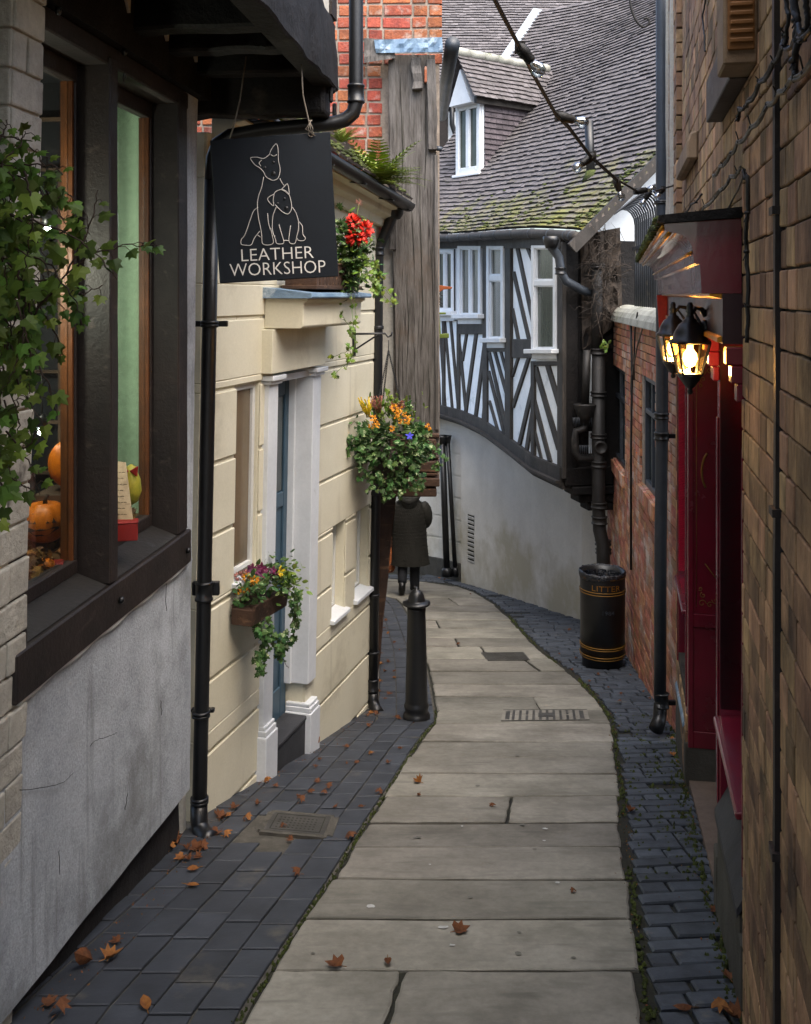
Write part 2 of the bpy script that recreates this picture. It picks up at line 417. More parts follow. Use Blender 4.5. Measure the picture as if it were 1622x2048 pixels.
M['post_oak'] = mat('post_oak', '#6b6763', '#45413d', .9, 7, stretch=(3, 3, .4), bump=.9, bscale=26, bdist=.012, grain=('#2a2522', (80, 80, 3.0), .56, .14), stain='#57493d', sscale=1.6, sthr=.55, ssoft=.2)
M['corbel_oak'] = mat('corbel_oak', '#4d3626', '#2d2019', .8, 4, bump=.7, bscale=30, grain=('#6e523d', (4, 30, 30), .58, .15))
M['plaster_off'] = mat('plaster_off', '#b5b1a6', '#a29d92', .85, 3, bump=.3)
M['tf_white'] = mat('tf_white', '#e9eef1', '#d8dfe4', .75, 3.5, bump=.3, bscale=30, stain='#9aa5ad', sscale=4, sthr=.58, ssoft=.2, fine=.05)
M['tf_black'] = mat('tf_black', '#35312d', '#25221f', .7, 4, bump=.5, grain=('#4d4741', (25, 25, 3), .58, .2))
M['wall_white'] = mat('wall_white', '#cfccc3', '#bebbb2', .85, 1.5, bump=.3, bscale=40, stain='#a9a390', sscale=1.2, sthr=.6, ssoft=.2, zgrad=(ZE-3.9, ZE-2.2), fine=.06)
M['flag'] = mat('flag', '#878378', '#6c685e', .82, 2.5, bump=.35, bscale=26, bdist=.006, island=.24, stain='#4d4a41', sscale=1.5, sthr=.5, ssoft=.28, hue=.008, grain=('#66635a', (3, 16, 1), .56, .2))
M['joint_dark'] = mat('joint_dark', '#1d1b17', '#2a2a1c', .95, 10, bump=.5)
M['paver_blue'] = mat('paver_blue', '#3c4047', '#2f3237', .62, 5, bump=.3, bscale=40, bdist=.005, island=.2, stain='#55524c', sscale=3, sthr=.6)
M['joint_pale'] = mat('joint_pale', '#5a564d', '#403d36', .95, 12, bump=.5)
M['sett_blue'] = mat('sett_blue', '#474d55', '#33373d', .72, 7, bump=.4, bscale=36, bdist=.006, island=.26, stain='#5f5c56', sscale=6, sthr=.62)
M['earth'] = mat('earth', '#2c2721', '#1c1a16', .95, 8, bump=.6)
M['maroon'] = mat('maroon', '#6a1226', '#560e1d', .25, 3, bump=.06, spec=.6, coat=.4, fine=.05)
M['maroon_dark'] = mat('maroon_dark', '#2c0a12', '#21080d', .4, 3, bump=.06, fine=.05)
M['red_bright'] = mat('red_bright', '#c2173a', '#a81231', .32, 3, bump=.05, spec=.5, fine=.05)
M['red_sign'] = mat('red_sign', '#c8261c', '#b01f17', .45, 3, bump=.05)
M['gold'] = mat('gold', '#b8842c', '#98681e', .3, 8, bump=.1, metal=.7)
M['gold_dull'] = mat('gold_dull', '#8a6526', '#6a4c1c', .5, 8, bump=.1, metal=.3)
M['concrete_pink'] = mat('concrete_pink', '#6f5f52', '#5b4e44', .9, 6, bump=.6, bscale=60)
M['stone_grey'] = mat('stone_grey', '#4a4842', '#38362f', .9, 5, bump=.6)
M['vent_orange'] = mat('vent_orange', '#7e5220', '#643f16', .55, 5, bump=.2)
M['stone_brown'] = mat('stone_brown', '#8a745c', '#6d5a46', .85, 5, bump=.4)
M['ivy'] = mat('ivy', '#5a6f24', '#384b19', .6, 5, bump=.25, bscale=20, island=.45, hue=.03, spec=.22, stain='#6d7c2c', sscale=16, sthr=.6)
M['ivy_trail'] = mat('ivy_trail', '#46632f', '#2b4622', .6, 8, bump=.2, island=.45, hue=.03, spec=.25, stain='#b4bc92', sscale=26, sthr=.56)
M['leaf_bright'] = mat('leaf_bright', '#6a7f2a', '#4a621f', .5, 8, bump=.2, island=.35, hue=.03)
M['fern'] = mat('fern', '#7f8c24', '#576f22', .6, 8, bump=.1, island=.35, hue=.03)
M['stem'] = mat('stem', '#3b2a1c', '#2a1e15', .8, 8)
M['dead_stem'] = mat('dead_stem', '#42382f', '#1f1b18', .9, 8, island=.5)
M['fl_orange'] = mat('fl_orange', '#dc9a20', '#c57a14', .6, 12, island=.2, bump=.2)
M['fl_red'] = mat('fl_red', '#d8301a', '#b51f12', .6, 12, island=.3, bump=.2)
M['fl_purple'] = mat('fl_purple', '#6d0f38', '#3c0a35', .6, 12, island=.4, bump=.2)
M['fl_yellow'] = mat('fl_yellow', '#d8b81c', '#a98f12', .6, 12, island=.3)
M['fl_pink'] = mat('fl_pink', '#a56e5e', '#7d4f48', .7, 12, island=.3)
M['fl_blue'] = mat('fl_blue', '#2b2fb0', '#23208c', .6, 12)
M['autumn'] = mat('autumn', '#70481f', '#472c13', .8, 22, island=.4, hue=.02, bump=.4, bscale=90)
M['autumn_gold'] = mat('autumn_gold', '#8d6124', '#6a4317', .75, 22, island=.3, hue=.015, bump=.4, bscale=90)
M['pumpkin'] = mat('pumpkin', '#e07a10', '#c4620a', .45, 6, bump=.15)
M['pumpkin_in'] = mat('pumpkin_in', '#3a2412', '#22150b', .8, 6)
M['green_wall'] = mat('green_wall', '#a3bd9f', '#92af90', .8, 2, bump=.1, grain=('#a9c7a8', (3, 14, .4), .56, .2))
M['dark_room'] = mat('dark_room', '#14181d', '#0d1013', .9, 2, bump=0)
M['shelf_wood'] = mat('shelf_wood', '#5a4634', '#3e3024', .8, 5)
M['paper'] = mat('paper', '#b8a888', '#a08e6e', .85, 6, grain=('#6f5d46', (40, 40, 90), .66, .05))
M['red_box'] = mat('red_box', '#8c1d16', '#6f1510', .6, 5)
M['gourd'] = mat('gourd', '#a5942c', '#6f7a28', .5, 7)
M['lamp_glass'] = glass('lamp_glass', '#ffe6b8', .3)
M['bulb_glass'] = glass('bulb_glass', '#c8d0d6', 6.)
M['lamp_bulb'] = mat('lamp_bulb', '#ffdc9a', '#ffdc9a', .4, bump=0, emit=('#ffc069', 11.))
M['filament'] = mat('filament', '#d8b27a', '#c09a60', .4, bump=0)
M['spot_bulb'] = mat('spot_bulb', '#ffffff', '#ffffff', .4, bump=0, emit=('#f4fbff', 30.))
M['render_flake'] = mat('render_flake', '#b4b6b7', '#8c8f90', .9, 20, bump=.8, bscale=50)
M['gum'] = mat('gum', '#6c6960', '#5c5a52', .85, 8)
M['coat'] = mat('coat', '#201e17', '#16150f', .8, 7, bump=.5, bscale=26, bdist=.02)
M['trouser'] = mat('trouser', '#14161c', '#0e1014', .85, 8)
M['boot'] = mat('boot', '#101010', '#0a0a0a', .35, 8)
M['skin'] = mat('skin', '#b98a70', '#a87a62', .6, 8, bump=.1)
M['hair'] = mat('hair', '#3a2c20', '#2a1f17', .6, 20, bump=.5, grain=('#1f1710', (60, 60, 6), .5, .2))
M['bag'] = mat('bag', '#a5602a', '#6a3020', .7, 26, bump=.3, stain='#cfc0a4', sscale=24, sthr=.58)
M['bin_liner'] = mat('bin_liner', '#0c0e12', '#141820', .25, 20, bump=.8, bscale=26, bdist=.02, spec=.6)
M['cover_iron'] = mat('cover_iron', '#4a4843', '#35332f', .6, 8, bump=.3)
M['cable'] = mat('cable', '#1d1b19', '#141312', .6, 8)
M['cable_grey'] = mat('cable_grey', '#6b655b', '#47423b', .7, 8)
M['terracotta'] = mat('terracotta', '#8f4a22', '#6f3818', .8, 6)
M['green_paint'] = mat('green_paint', '#5a6b1c', '#434f1a', .6, 6)
M['vent_white'] = mat('vent_white', '#a8a7a2', '#989792', .7, 6)
M['twine'] = mat('twine', '#6b6257', '#4d463d', .8, 10)
M['fence_black'] = mat('fence_black', '#23272d', '#191c20', .5, 8, stain='#5d574b', sscale=4, sthr=.58)
M['coping'] = mat('coping', '#a3a399', '#7f8076', .8, 4, bump=.5, stain='#5f6640', sscale=4, sthr=.58)
M['pipe_cast'] = mat('pipe_cast', '#211f1e', '#161514', .55, 7, bump=.4, stain='#3f3a35', sscale=7, sthr=.6)
# ---------------------------------------------------------------- ground
_pl = [(470, 2048), (545, 1930), (610, 1832), (665, 1752), (715, 1670), (757, 1606), (790, 1556), (826, 1498), (850, 1464), (874, 1440), (866, 1395), (857, 1345), (846, 1300), (816, 1230), (806, 1212), (790, 1196), (700, 1180), (500, 1172)]
_pr = [(1292, 2048), (1283, 1960), (1268, 1850), (1258, 1760), (1250, 1690), (1243, 1620), (1238, 1560), (1230, 1500), (1222, 1440), (1196, 1400), (1150, 1352), (1092, 1311), (1050, 1270), (1022, 1238), (985, 1205), (940, 1180), (895, 1166), (700, 1150), (560, 1146)]
PL = sorted([(G(*p).y, G(*p).x) for p in _pl]); PR = sorted([(G(*p).y, G(*p).x) for p in _pr])
def XL(Y): return interp(Y, [p[0] for p in PL], [p[1] for p in PL]) if Y > PL[0][0] else PL[0][1]+(Y-PL[0][0])*.02
def XR(Y): return interp(Y, [p[0] for p in PR], [p[1] for p in PR]) if Y > PR[0][0] else PR[0][1]+(Y-PR[0][0])*.10
L1 = Wall(-1.60, .11, 1)           # leather workshop front
CR = Wall(-2.687, .30, 1)          # cream house front
RW = Wall(.40, .213, -1)           # tan brick house front
OW = Wall(1.24, .10, -1)           # orange brick wall
WBX = [(2.45, 12.1), (2.2, 12.5), (1.97, 13.2), (1.74, 14.0), (1.42, 15.0), (1.07, 16.0), (.57, 17.3), (.0, 18.1), (-.9, 18.9), (-2.2, 19.3)]
def wall_left(Y):
    if Y < 5.25: return L1.X0+.11*Y-.06
    if Y < 8.1: return CR.X0+.3*Y-.03
    return interp(Y, [8.1, 12, 17, 24], [-.30, -.45, -1.3, -3])
def wall_right(Y):
    if Y < 7.2: return .40+.213*Y
    if Y < 12.1: return max(1.24+.10*Y, 1.9)
    return interp(Y, [p[1] for p in WBX], [p[0] for p in WBX])+.05

mb = MB()
ys = [-12, -6, -3, 0]+[i*.5 for i in range(1, 48)]+[26, 32, 40, 60]
xs = [-40, -12, -5, -2.2, -1, 0, 1, 2.2, 5, 12, 40]
for j in range(len(ys)-1):
    for i in range(len(xs)-1):
        mb.add([(x, y, gz(y)-.06) for x, y in ((xs[i], ys[j]), (xs[i+1], ys[j]), (xs[i+1], ys[j+1]), (xs[i], ys[j+1]))], [(0, 1, 2, 3)])
mb.build('ground', M['earth'], props=dict(kind='structure'))

# flagstone path: one row of big slabs after another
mb = MB()
rows = [1.55, 2.02, 2.55, 3.08, 3.58, 4.02, 4.44, 4.855, 5.225, 5.69, 6.16, 6.56, 6.98, 7.52, 7.95, 8.42, 8.9, 9.45, 10.05, 10.7, 11.25, 11.9, 12.5, 13.15, 13.8, 14.5, 15.2, 15.9, 16.6, 17.3, 18.0, 18.7, 19.4]
splits = {2: .52, 3: .36, 8: .545, 14: .62, 17: .8, 19: .33, 18: .52, 21: .25, 24: .6}
skew = [RND.uniform(-.02, .02) for _ in rows]
for i in range(len(rows)-1):
    a, b = rows[i]+.007, rows[i+1]-.007
    def edge(t, r, sk): return r+sk*(t-.5)
    ts = [0]+([splits[i]] if i in splits else [])+[1]
    dz = RND.uniform(-.004, .004)
    for t0, t1 in zip(ts, ts[1:]):
        def cp(t, r, sk):
            Y = edge(t, r, sk); l, rr = XL(Y)+.012, XR(Y)-.012
            return (l+(rr-l)*t, Y)
        e = .005 if len(ts) > 2 else 0
        n = 3
        q0 = t0+(e if t0 > 0 else 0); q1 = t1-(e if t1 < 1 else 0)
        q = [cp(q0, a, skew[i]), cp(q1, a, skew[i]), cp(q1, b, skew[i+1]), cp(q0, b, skew[i+1])]
        q = [(x+RND.uniform(-.012, .012), y+RND.uniform(-.006, .006)) for x, y in q]
        mb.slab(q, lambda X, Y: gz(Y)+dz, 7, .009, .05, .006, 0, .006, .014)
for j in range(len(ys)-1):
    if ys[j] < 0 or ys[j+1] > 20: continue
    a, b = ys[j], ys[j+1]
    mb.add([(XL(a), a, gz(a)-.014), (XR(a), a, gz(a)-.014), (XR(b), b, gz(b)-.014), (XL(b), b, gz(b)-.014)], [(0, 1, 2, 3)], 1)
mb.build('path', [M['flag'], M['joint_dark']], props=dict(kind='structure'))

# brick paving on the left of the path: big blue pavers running along the lane
mb = MB()
W_ = .148
holes = []
mh = [G(512, 1650), G(660, 1650)]
for r in range(11):
    Y = 1.4 + RND.uniform(0, .3)
    while Y < 17:
        l = RND.choice([.22, .25, .28, .24]) if Y < 7.9 else RND.choice([.2, .22, .24])
        Y2 = Y+l
        x0, x1 = XL(Y)-.012-r*W_, XL(Y)-.012-(r+1)*W_
        y0, y1 = XL(Y2)-.012-r*W_, XL(Y2)-.012-(r+1)*W_
        if x0 > wall_left(Y)-.02:
            cxm, cym = (x0+x1)/2, (Y+Y2)/2
            g = .0045
            q = [(x1+g, Y+g), (x0-g, Y+g), (y0-g, Y2-g), (y1+g, Y2-g)]
            dz = RND.uniform(-.003, .003)
            if not (4.90 < cym < 5.27 and -.80 < cxm < -.42):
                mb.paver(q, lambda X, Yy: gz(Yy)+dz, .05, .003, 0, .01)
        Y = Y2
for j in range(len(ys)-1):
    if ys[j] < 0 or ys[j+1] > 20: continue
    a, b = ys[j], ys[j+1]
    mb.add([(XL(a)-1.7, a, gz(a)-.007), (XL(a), a, gz(a)-.011), (XL(b), b, gz(b)-.011), (XL(b)-1.7, b, gz(b)-.007)], [(0, 1, 2, 3)], 1)
mb.build('pavement', [M['paver_blue'], M['joint_pale']], props=dict(kind='structure'))

# narrow blue setts on the right
mb = MB()
Y = 1.5; k = 0
while Y < 17.5:
    d = RND.uniform(.095, .125) if Y < 7.4 else RND.uniform(.1, .13)
    x = XR(Y)+.03+RND.uniform(0, .03); xe = wall_right(Y)
    first = True
    while x < xe:
        l = RND.choice([.26, .30, .24, .28, .11]) if not (first and k % 2) else RND.uniform(.1, .16)
        x2 = min(x+l, xe+.05)
        sl = .10 if Y < 7.4 else -.04
        g = RND.uniform(.004, .009)
        ya = Y+sl*(x-XR(Y)); yb = Y+sl*(x2-XR(Y))
        q = [(x+g, ya+g+RND.uniform(-.004, .004)), (x2-g, yb+g+RND.uniform(-.004, .004)), (x2-g, yb+d-g+RND.uniform(-.004, .004)), (x+g, ya+d-g)]
        dz = RND.uniform(-.005, .003)
        if RND.random() > .015: mb.paver(q, lambda X, Yy: gz(Yy)+dz, .05, .007, 0, .016)
        x = x2; first = False
    Y += d; k += 1
for j in range(len(ys)-1):
    if ys[j] < 0 or ys[j+1] > 20: continue
    a, b = ys[j], ys[j+1]
    mb.add([(XR(a), a, gz(a)-.022), (wall_right(a)+.15, a, gz(a)-.022), (wall_right(b)+.15, b, gz(b)-.022), (XR(b), b, gz(b)-.022)], [(0, 1, 2, 3)], 1)
mb.build('pavement', [M['sett_blue'], M['joint_dark']], props=dict(kind='structure'))

# moss in the joints along the right edge of the path
mb = MB()
def tuft(x, Y, r, h):
    n = 6; c = V((x, Y, gz(Y)-.012))
    prof = [(r, 0), (r*.8, h*.6), (r*.35, h)]
    vs = []
    for rr, z in prof:
        for i in range(n):
            a = 2*math.pi*i/n; j = RND.uniform(.7, 1.25)
            vs.append(c+V((math.cos(a)*rr*j, math.sin(a)*rr*j, z*j)))
    fs = [(i*n+k2, i*n+(k2+1) % n, (i+1)*n+(k2+1) % n, (i+1)*n+k2) for i in range(2) for k2 in range(n)]+[tuple(2*n+k2 for k2 in range(n))]
    mb.add(vs, fs)
for _ in range(700):
    Y = 2.2+11*RND.random()**1.2
    if mnoise.noise(V((Y*1.1, 3, 0))) < -.12: continue
    tuft(XR(Y)+RND.gauss(.012, .012), Y, RND.uniform(.004, .011), RND.uniform(.006, .013))
for _ in range(260):
    Y = RND.uniform(4.4, 7.8); x = XR(Y)+RND.choice([.09, .2, .27, .33])+RND.gauss(0, .02)
    if x < wall_right(Y): tuft(x, Y, RND.uniform(.004, .014), RND.uniform(.01, .022))
for _ in range(420):
    Y = RND.uniform(2.2, 8); tuft(wall_right(Y)-abs(RND.gauss(0, .025)), Y, RND.uniform(.005, .014), RND.uniform(.01, .026))
for _ in range(380):
    Y = RND.uniform(3, 8); tuft(XL(Y)+RND.gauss(0, .007), Y, RND.uniform(.003, .008), RND.uniform(.008, .015))
o = mb.build('moss', M['moss'], props=dict(label='green moss filling the joints along the edge of the flagstone path', cat='moss', kind='stuff'))
# ---------------------------------------------------------------- near left: leather workshop
W1 = thing('workshop_building', (-1.3, 3.5, gz(4)), 'white rendered workshop with a big black framed shop window under a black timbered overhang', 'building')
HOLE = (3.20, 4.83, -1.36, .95)
# wall below and beside the window
mb = MB()
def l1b(Y, t, off):          # t: 0 at the sloping bottom edge, 1 at the sill
    zb = -2.31-.09*(Y-3.62)
    return L1.pt(Y, zb+(-1.30-zb)*t, off)
mb.patch(l1b, [(-2.5, 0), (4.91, 0), (4.95, 1), (-2.5, 1)], -.22, 0, 60, 24, 0, .010)
mb.patch(L1.pt, [(4.84, -1.2995), (4.95, -1.2995), (5.04, 1.02), (4.84, 1.02)], -.22, .0, 4, 30, 0, .008)
mb.rect(L1.pt, -2.5, 3.17, -1.2995, 1.02, -.22, 0, 12, 16, 0, .006)
mb.build('wall', M['render_white'], W1)
mb = MB()
mb.rect(L1.pt, 2.3, 4.93, -3.2, -2.2, -.3, -.055, 20, 3, 0, .02)
mb.build('plinth', M['plinth_dark'], W1)
# end wall (towards the cream house) and back
mb = MB()
mb.prism([L1.pt(5.15, -3.2, -.10), L1.pt(5.15, -3.2, -3.5), L1.pt(5.15, 1.0, -3.5), L1.pt(5.15, 1.0, -.10)], (0, -.08, 0))
mb.build('gable_wall', M['plaster_off'], W1)
# bright paint edge between sill beam and render
mb = MB()
mb.tube([L1.pt(3.2+.033*i, -1.303-.006*math.sin(i*.6), .004) for i in range(50)], .015, 5)
mb.build('sealant_line', M['cream_white'], W1)
# window: beams, posts, panes
wf = MB()
wf.rect(L1.pt, 3.15, 4.86, -1.295, -1.135, -.2, .028, 20, 2, 0, .006)         # sill beam
wf.rect(L1.pt, 4.705, 4.835, -1.13, .93, -.15, .016, 2, 24, 0, .004)           # end post
wf.rect(L1.pt, 3.90, 3.975, -1.13, .93, -.15, .022, 2, 24, 0, .004)            # middle post
wf.rect(L1.pt, 3.12, 3.25, -1.13, .93, -.15, .016, 2, 10)
wf.rect(L1.pt, 3.12, 4.86, .90, .98, -.16, .012, 14, 1, 0, .004)
wo = wf.build('window', M['frame_brown'], W1, bevel=.006)
mb = MB()
for a, b in ((3.26, 3.895), (3.98, 4.70)):
    mb.patch(lambda Y, t, o: L1.pt(Y, -1.13 + .05*t - o*.0, -.13+.14*(1-t)+o), [(a, 0), (b, 0), (b, 1), (a, 1)], -.012, 0)   # weathered sloping sill
mb.build('sill', M['slate_lead'], wo)
mb = MB()
for a, b in ((3.26, 3.895), (3.98, 4.70)):
    for (p, q, r, s) in ((a, b, -1.085, -1.03), (a, b, .83, .9), (a, a+.05, -1.03, .83), (b-.02, b, -1.03, .83)):
        mb.rect(L1.pt, p, q, r, s, -.16, -.11)
mb.build('sash', M['frame_brown'], wo, bevel=.004)
mb = MB()
for b in (3.875, 4.68): mb.rect(L1.pt, b-.012, b, -1.03, .83, -.165, -.118)
mb.build('glazing_bead', M['frame_orange'], wo)
for a, b in ((3.31, 3.863), (4.03, 4.668)):
    mb = MB(); mb.rect(L1.pt, a, b, -1.03, .83, -.139, -.133)
    mb.build('pane', M['glass_shop'], wo)
for (Y, z) in ((4.78, -1.22), (3.97, -1.21), (4.0, .97), (3.42, .97)):
    mb = MB(); c = L1.pt(Y, z, .03); mb.lathe(c, [(.014, 0), (.014, .012), (.006, .018)], 8, axis=Matrix(((0, 0, 1), (0, 1, 0), (-1, 0, 0)))); mb.build('bolt', M['iron_black'], wo)
mb = MB(); ang = [i*.5 for i in range(11)]
c = L1.pt(4.02, .87, .03); mb.tube([c+V((.0, .018*math.cos(a), .018*math.sin(a))) for a in ang], .003, 6)
mb.build('hook', M['iron_grey'], wo)
# lintel, joists, jetty
mb = MB(); mb.rect(L1.pt, 2.3, 5.24, .985, 1.26, -.2, .05, 40, 4, 0, .03)
mb.build('lintel', M['timber_tar'], W1)
for i, Y in enumerate((.5, 1.2, 1.9, 2.5, 3.1, 3.65, 4.12, 4.55, 4.93)):
    zb = 1.085+.01*math.sin(i*3)
    out = .58+RND.uniform(-.03, .03)
    mb = MB(); mb.beam(L1.pt(Y, zb+.08, -.1), L1.pt(Y, zb+.08, out), .12, .16, mi=0, nseg=8, wob=.06)
    mb.build('joist', M['timber_tar'], W1, bevel=.012)
mb = MB(); mb.beam(L1.pt(5.17, 1.05, -.15), L1.pt(5.17, 1.05, .64), .17, .27, nseg=10, wob=.07)
mb.build('end_beam', M['timber_tar'], W1, bevel=.02, bseg=2)
mb = MB(); mb.rect(L1.pt, 1.0, 5.1, 1.262, 1.30, -.1, .66)
mb.build('soffit', M['timber_black'], W1)
mb = MB(); mb.beam(L1.pt(2.95, 1.2, .64), L1.pt(5.25, 1.2, .64), .02, .1, nseg=3, wob=.10)
mb.rect(L1.pt, 1.0, 5.25, 1.05, 1.40, .57, .68, 90, 8, 0, .035)
mb.build('bressummer', M['timber_tar'], W1, bevel=.015)
for Y in (3.9, 4.34, 4.74):
    mb = MB(); mb.prism([L1.pt(Y-.06, 1.262, .06), L1.pt(Y+.08, 1.262, .06), L1.pt(Y+.08, 1.12, .055)], L1.n*.015); mb.build('plaster_infill', M['plaster_off'], W1)
mb = MB(); mb.rect(L1.pt, 1.0, 5.24, 1.41, 2.1, .3, .66)
mb.rect(L1.pt, 1.0, 5.24, 1.31, 2.1, -2.5, .295)
mb.build('upper_wall', M['plaster_off'], W1)
for Y in (5.16, 4.2, 3.2):
    mb = MB(); mb.rect(L1.pt, Y-.07, Y+.07, 1.41, 2.1, .66, .675); mb.build('timber', M['timber_black'], W1)
# unseen slab added over the lane around the camera to shade the near path
mb = MB(); mb.prism([V((-1.2, -2.5, 1.4)), V((1.3, -2.5, 1.4)), V((1.3, 2.1, 1.4)), V((-1.2, 2.1, 1.4))], (0, 0, .6)); mb.build('added_shade_slab', M['timber_black'], W1)
# cracks and patched bits in the render
for pts in ([(38, 1580), (90, 1575), (125, 1565), (148, 1545)], [(180, 1492), (192, 1480), (215, 1474), (234, 1465)], [(334, 1150), (332, 1200), (333, 1222)], [(322, 1400), (324, 1430)], [(120, 1750), (118, 1700)], [(250, 1620), (256, 1585)]):
    mb = MB(); q = smooth(pts, 6); mb.tube([L1.px(x+RND.uniform(-1, 1), y+RND.uniform(-1, 1), .009) for x, y in q], [.0006]+[.0011]*(len(q)-2)+[.0006], 4); mb.build('crack', M['joint_dark'], W1)
# rotten rounded end of the bressummer
mb = MB()
for i in range(26):
    p = L1.pt(5.2+RND.uniform(-.1, .12), 1.05+RND.uniform(-.1, .3), .62+RND.uniform(-.1, .06)); s = RND.uniform(.03, .07)
    mb.box(p, (s*.5, s*.7, s*2.2), Matrix.Rotation(RND.uniform(-.4, .4), 3, 'X'))
mb.build('rotten_end', M['timber_tar'], W1, bevel=.01)

# painted brick pier at the left edge
def pr(Y, z, off):         # leans in at the foot
    lean = .055*(z-.9)/2.0
    return L1.pt(Y, z, .085+off+min(0, lean)*1.2)
PIER = thing('brick_pier', pr(3.1, gz(3.1), 0), 'white painted brick pier in front of the shop window, half hidden by ivy', 'pier')
mb = MB()
mb.rect(pr, 3.04, 3.235, -2.6, 2.0, -.2, -.012, 1, 30)
mb.rect(pr, 2.0, 3.035, -2.7, 2.0, -.5, -.31, 1, 4)
mb.build('core', M['paint_brick_white'], PIER)
mb = MB()
z = -2.6; k = 0
while z < 1.9:
    h = .118+RND.uniform(-.006, .006)
    sp = [3.03, 3.235] if k % 2 else [3.03, 3.11+RND.uniform(-.02, .02), 3.235]
    for a, b in zip(sp, sp[1:]):
        e0, e1 = RND.uniform(-.008, .010), RND.uniform(-.008, .010)
        mb.patch(pr, [(a+.003, z+.004), (b-.003+e1*.5, z+.004), (b-.003+e1, z+h-.004), (a+.003, z+h-.004)], -.02, .002+e0*.6, 3, 3, 0, .006)
    # return face towards the camera
    xw = .32
    for a, b in ((0, .11), (.115, .32)) if k % 2 else ((0, .2), (.205, .32)):
        y0 = 3.03+RND.uniform(-.012, .004)
        mb.prism([pr(y0, z+.004, -a-.002), pr(y0, z+.004, -b+.002), pr(y0, z+h-.004, -b+.002), pr(y0, z+h-.004, -a-.002)], (0, .03, 0))
    z += h; k += 1
mb.build('painted_brick', M['paint_brick_white'], PIER, bevel=.007, bseg=2)

# inside of the shop window
INT = thing('window_display', L1.pt(4, -1.1, -.6), 'display recess behind the shop window with pale green end panel and wooden floor', 'display')
mb = MB(); mb.rect(L1.pt, 2.9, 5.1, -1.12, -1.035, -1.5, -.165); mb.build('display_floor', M['shelf_wood'], INT)
mb = MB(); mb.prism([L1.pt(4.72, -1.12, -.165), L1.pt(4.72, -1.12, -1.4), L1.pt(4.72, 1.0, -1.4), L1.pt(4.72, 1.0, -.165)], (0, .05, 0)); mb.build('end_panel', M['green_wall'], INT)
mb = MB(); mb.rect(L1.pt, 2.6, 5.1, -1.2, 1.0, -1.52, -1.48)
mb.prism([L1.pt(2.7, -1.12, -.17), L1.pt(2.7, -1.12, -1.4), L1.pt(2.7, 1.0, -1.4), L1.pt(2.7, 1.0, -.17)], (0, .05, 0))
mb.rect(L1.pt, 2.7, 4.9, .93, .97, -1.5, -.17)
mb.build('back_panel', M['dark_room'], INT)
mb = MB(); mb.prism([L1.pt(4.34, -1.03, -.29), L1.pt(4.34, -1.03, -1.4), L1.pt(4.34, .93, -1.4), L1.pt(4.34, .93, -.29)], (0, .02, 0)); mb.build('partition', M['dark_room'], INT)
mb = MB()
for i in range(9):
    z = -1.0+.22*i; mb.prism([L1.pt(4.30, z, -.32), L1.pt(4.30, z, -1.3), L1.pt(4.30, z+.012, -1.3), L1.pt(4.30, z+.012, -.32)], (0, .035, 0))
mb.prism([L1.pt(4.29, -1.0, -.36), L1.pt(4.29, -1.0, -.38), L1.pt(4.29, .5, -.38), L1.pt(4.29, .5, -.36)], (0, .04, 0))
mb.build('rack', M['shelf_wood'], INT)
# spotlights
def spot(x, y, D, lab):
    c = P(x, y, D)
    o = thing('spotlight', c, lab, 'light')
    mb = MB(); mb.lathe(c, [(.004, .02), (.012, .016), (.015, .006), (.013, -.006), (.006, -.014)], 14); mb.build('bulb', M['spot_bulb'], o)
    mb = MB(); mb.lathe(c+V((0, 0, .02)), [(.022, 0), (.022, .04), (.012, .055)], 14); mb.build('housing', M['iron_black'], o)
    mb = MB(); mb.tube([c+V((0, 0, .07)), c+V((-.02, .05, .16)), c+V((-.04, .1, .3))], .004, 6); mb.build('flex', M['cable'], o)
    return o
spot(104, 119, 3.75, 'small bright white spotlight at the top of the shop window')
spot(96, 462, 3.9, 'small bright white spotlight glowing through the ivy at mid height of the window')
spot(84, 864, 4.1, 'small bright white spotlight just above the whole pumpkin in the window')
for (Y, z, off, e) in ((4.5, -.1, -1.15, 32), (3.6, .1, -.4, 14.0)):
    ld = bpy.data.lights.new('shop_lamp', 'POINT'); ld.energy = e; ld.color = (1, .93, .8); ld.shadow_soft_size = .05
    lo = bpy.data.objects.new('shop_lamp', ld); COL.objects.link(lo); lo.location = L1.pt(Y, z, off)+V((0, 0, ZE))

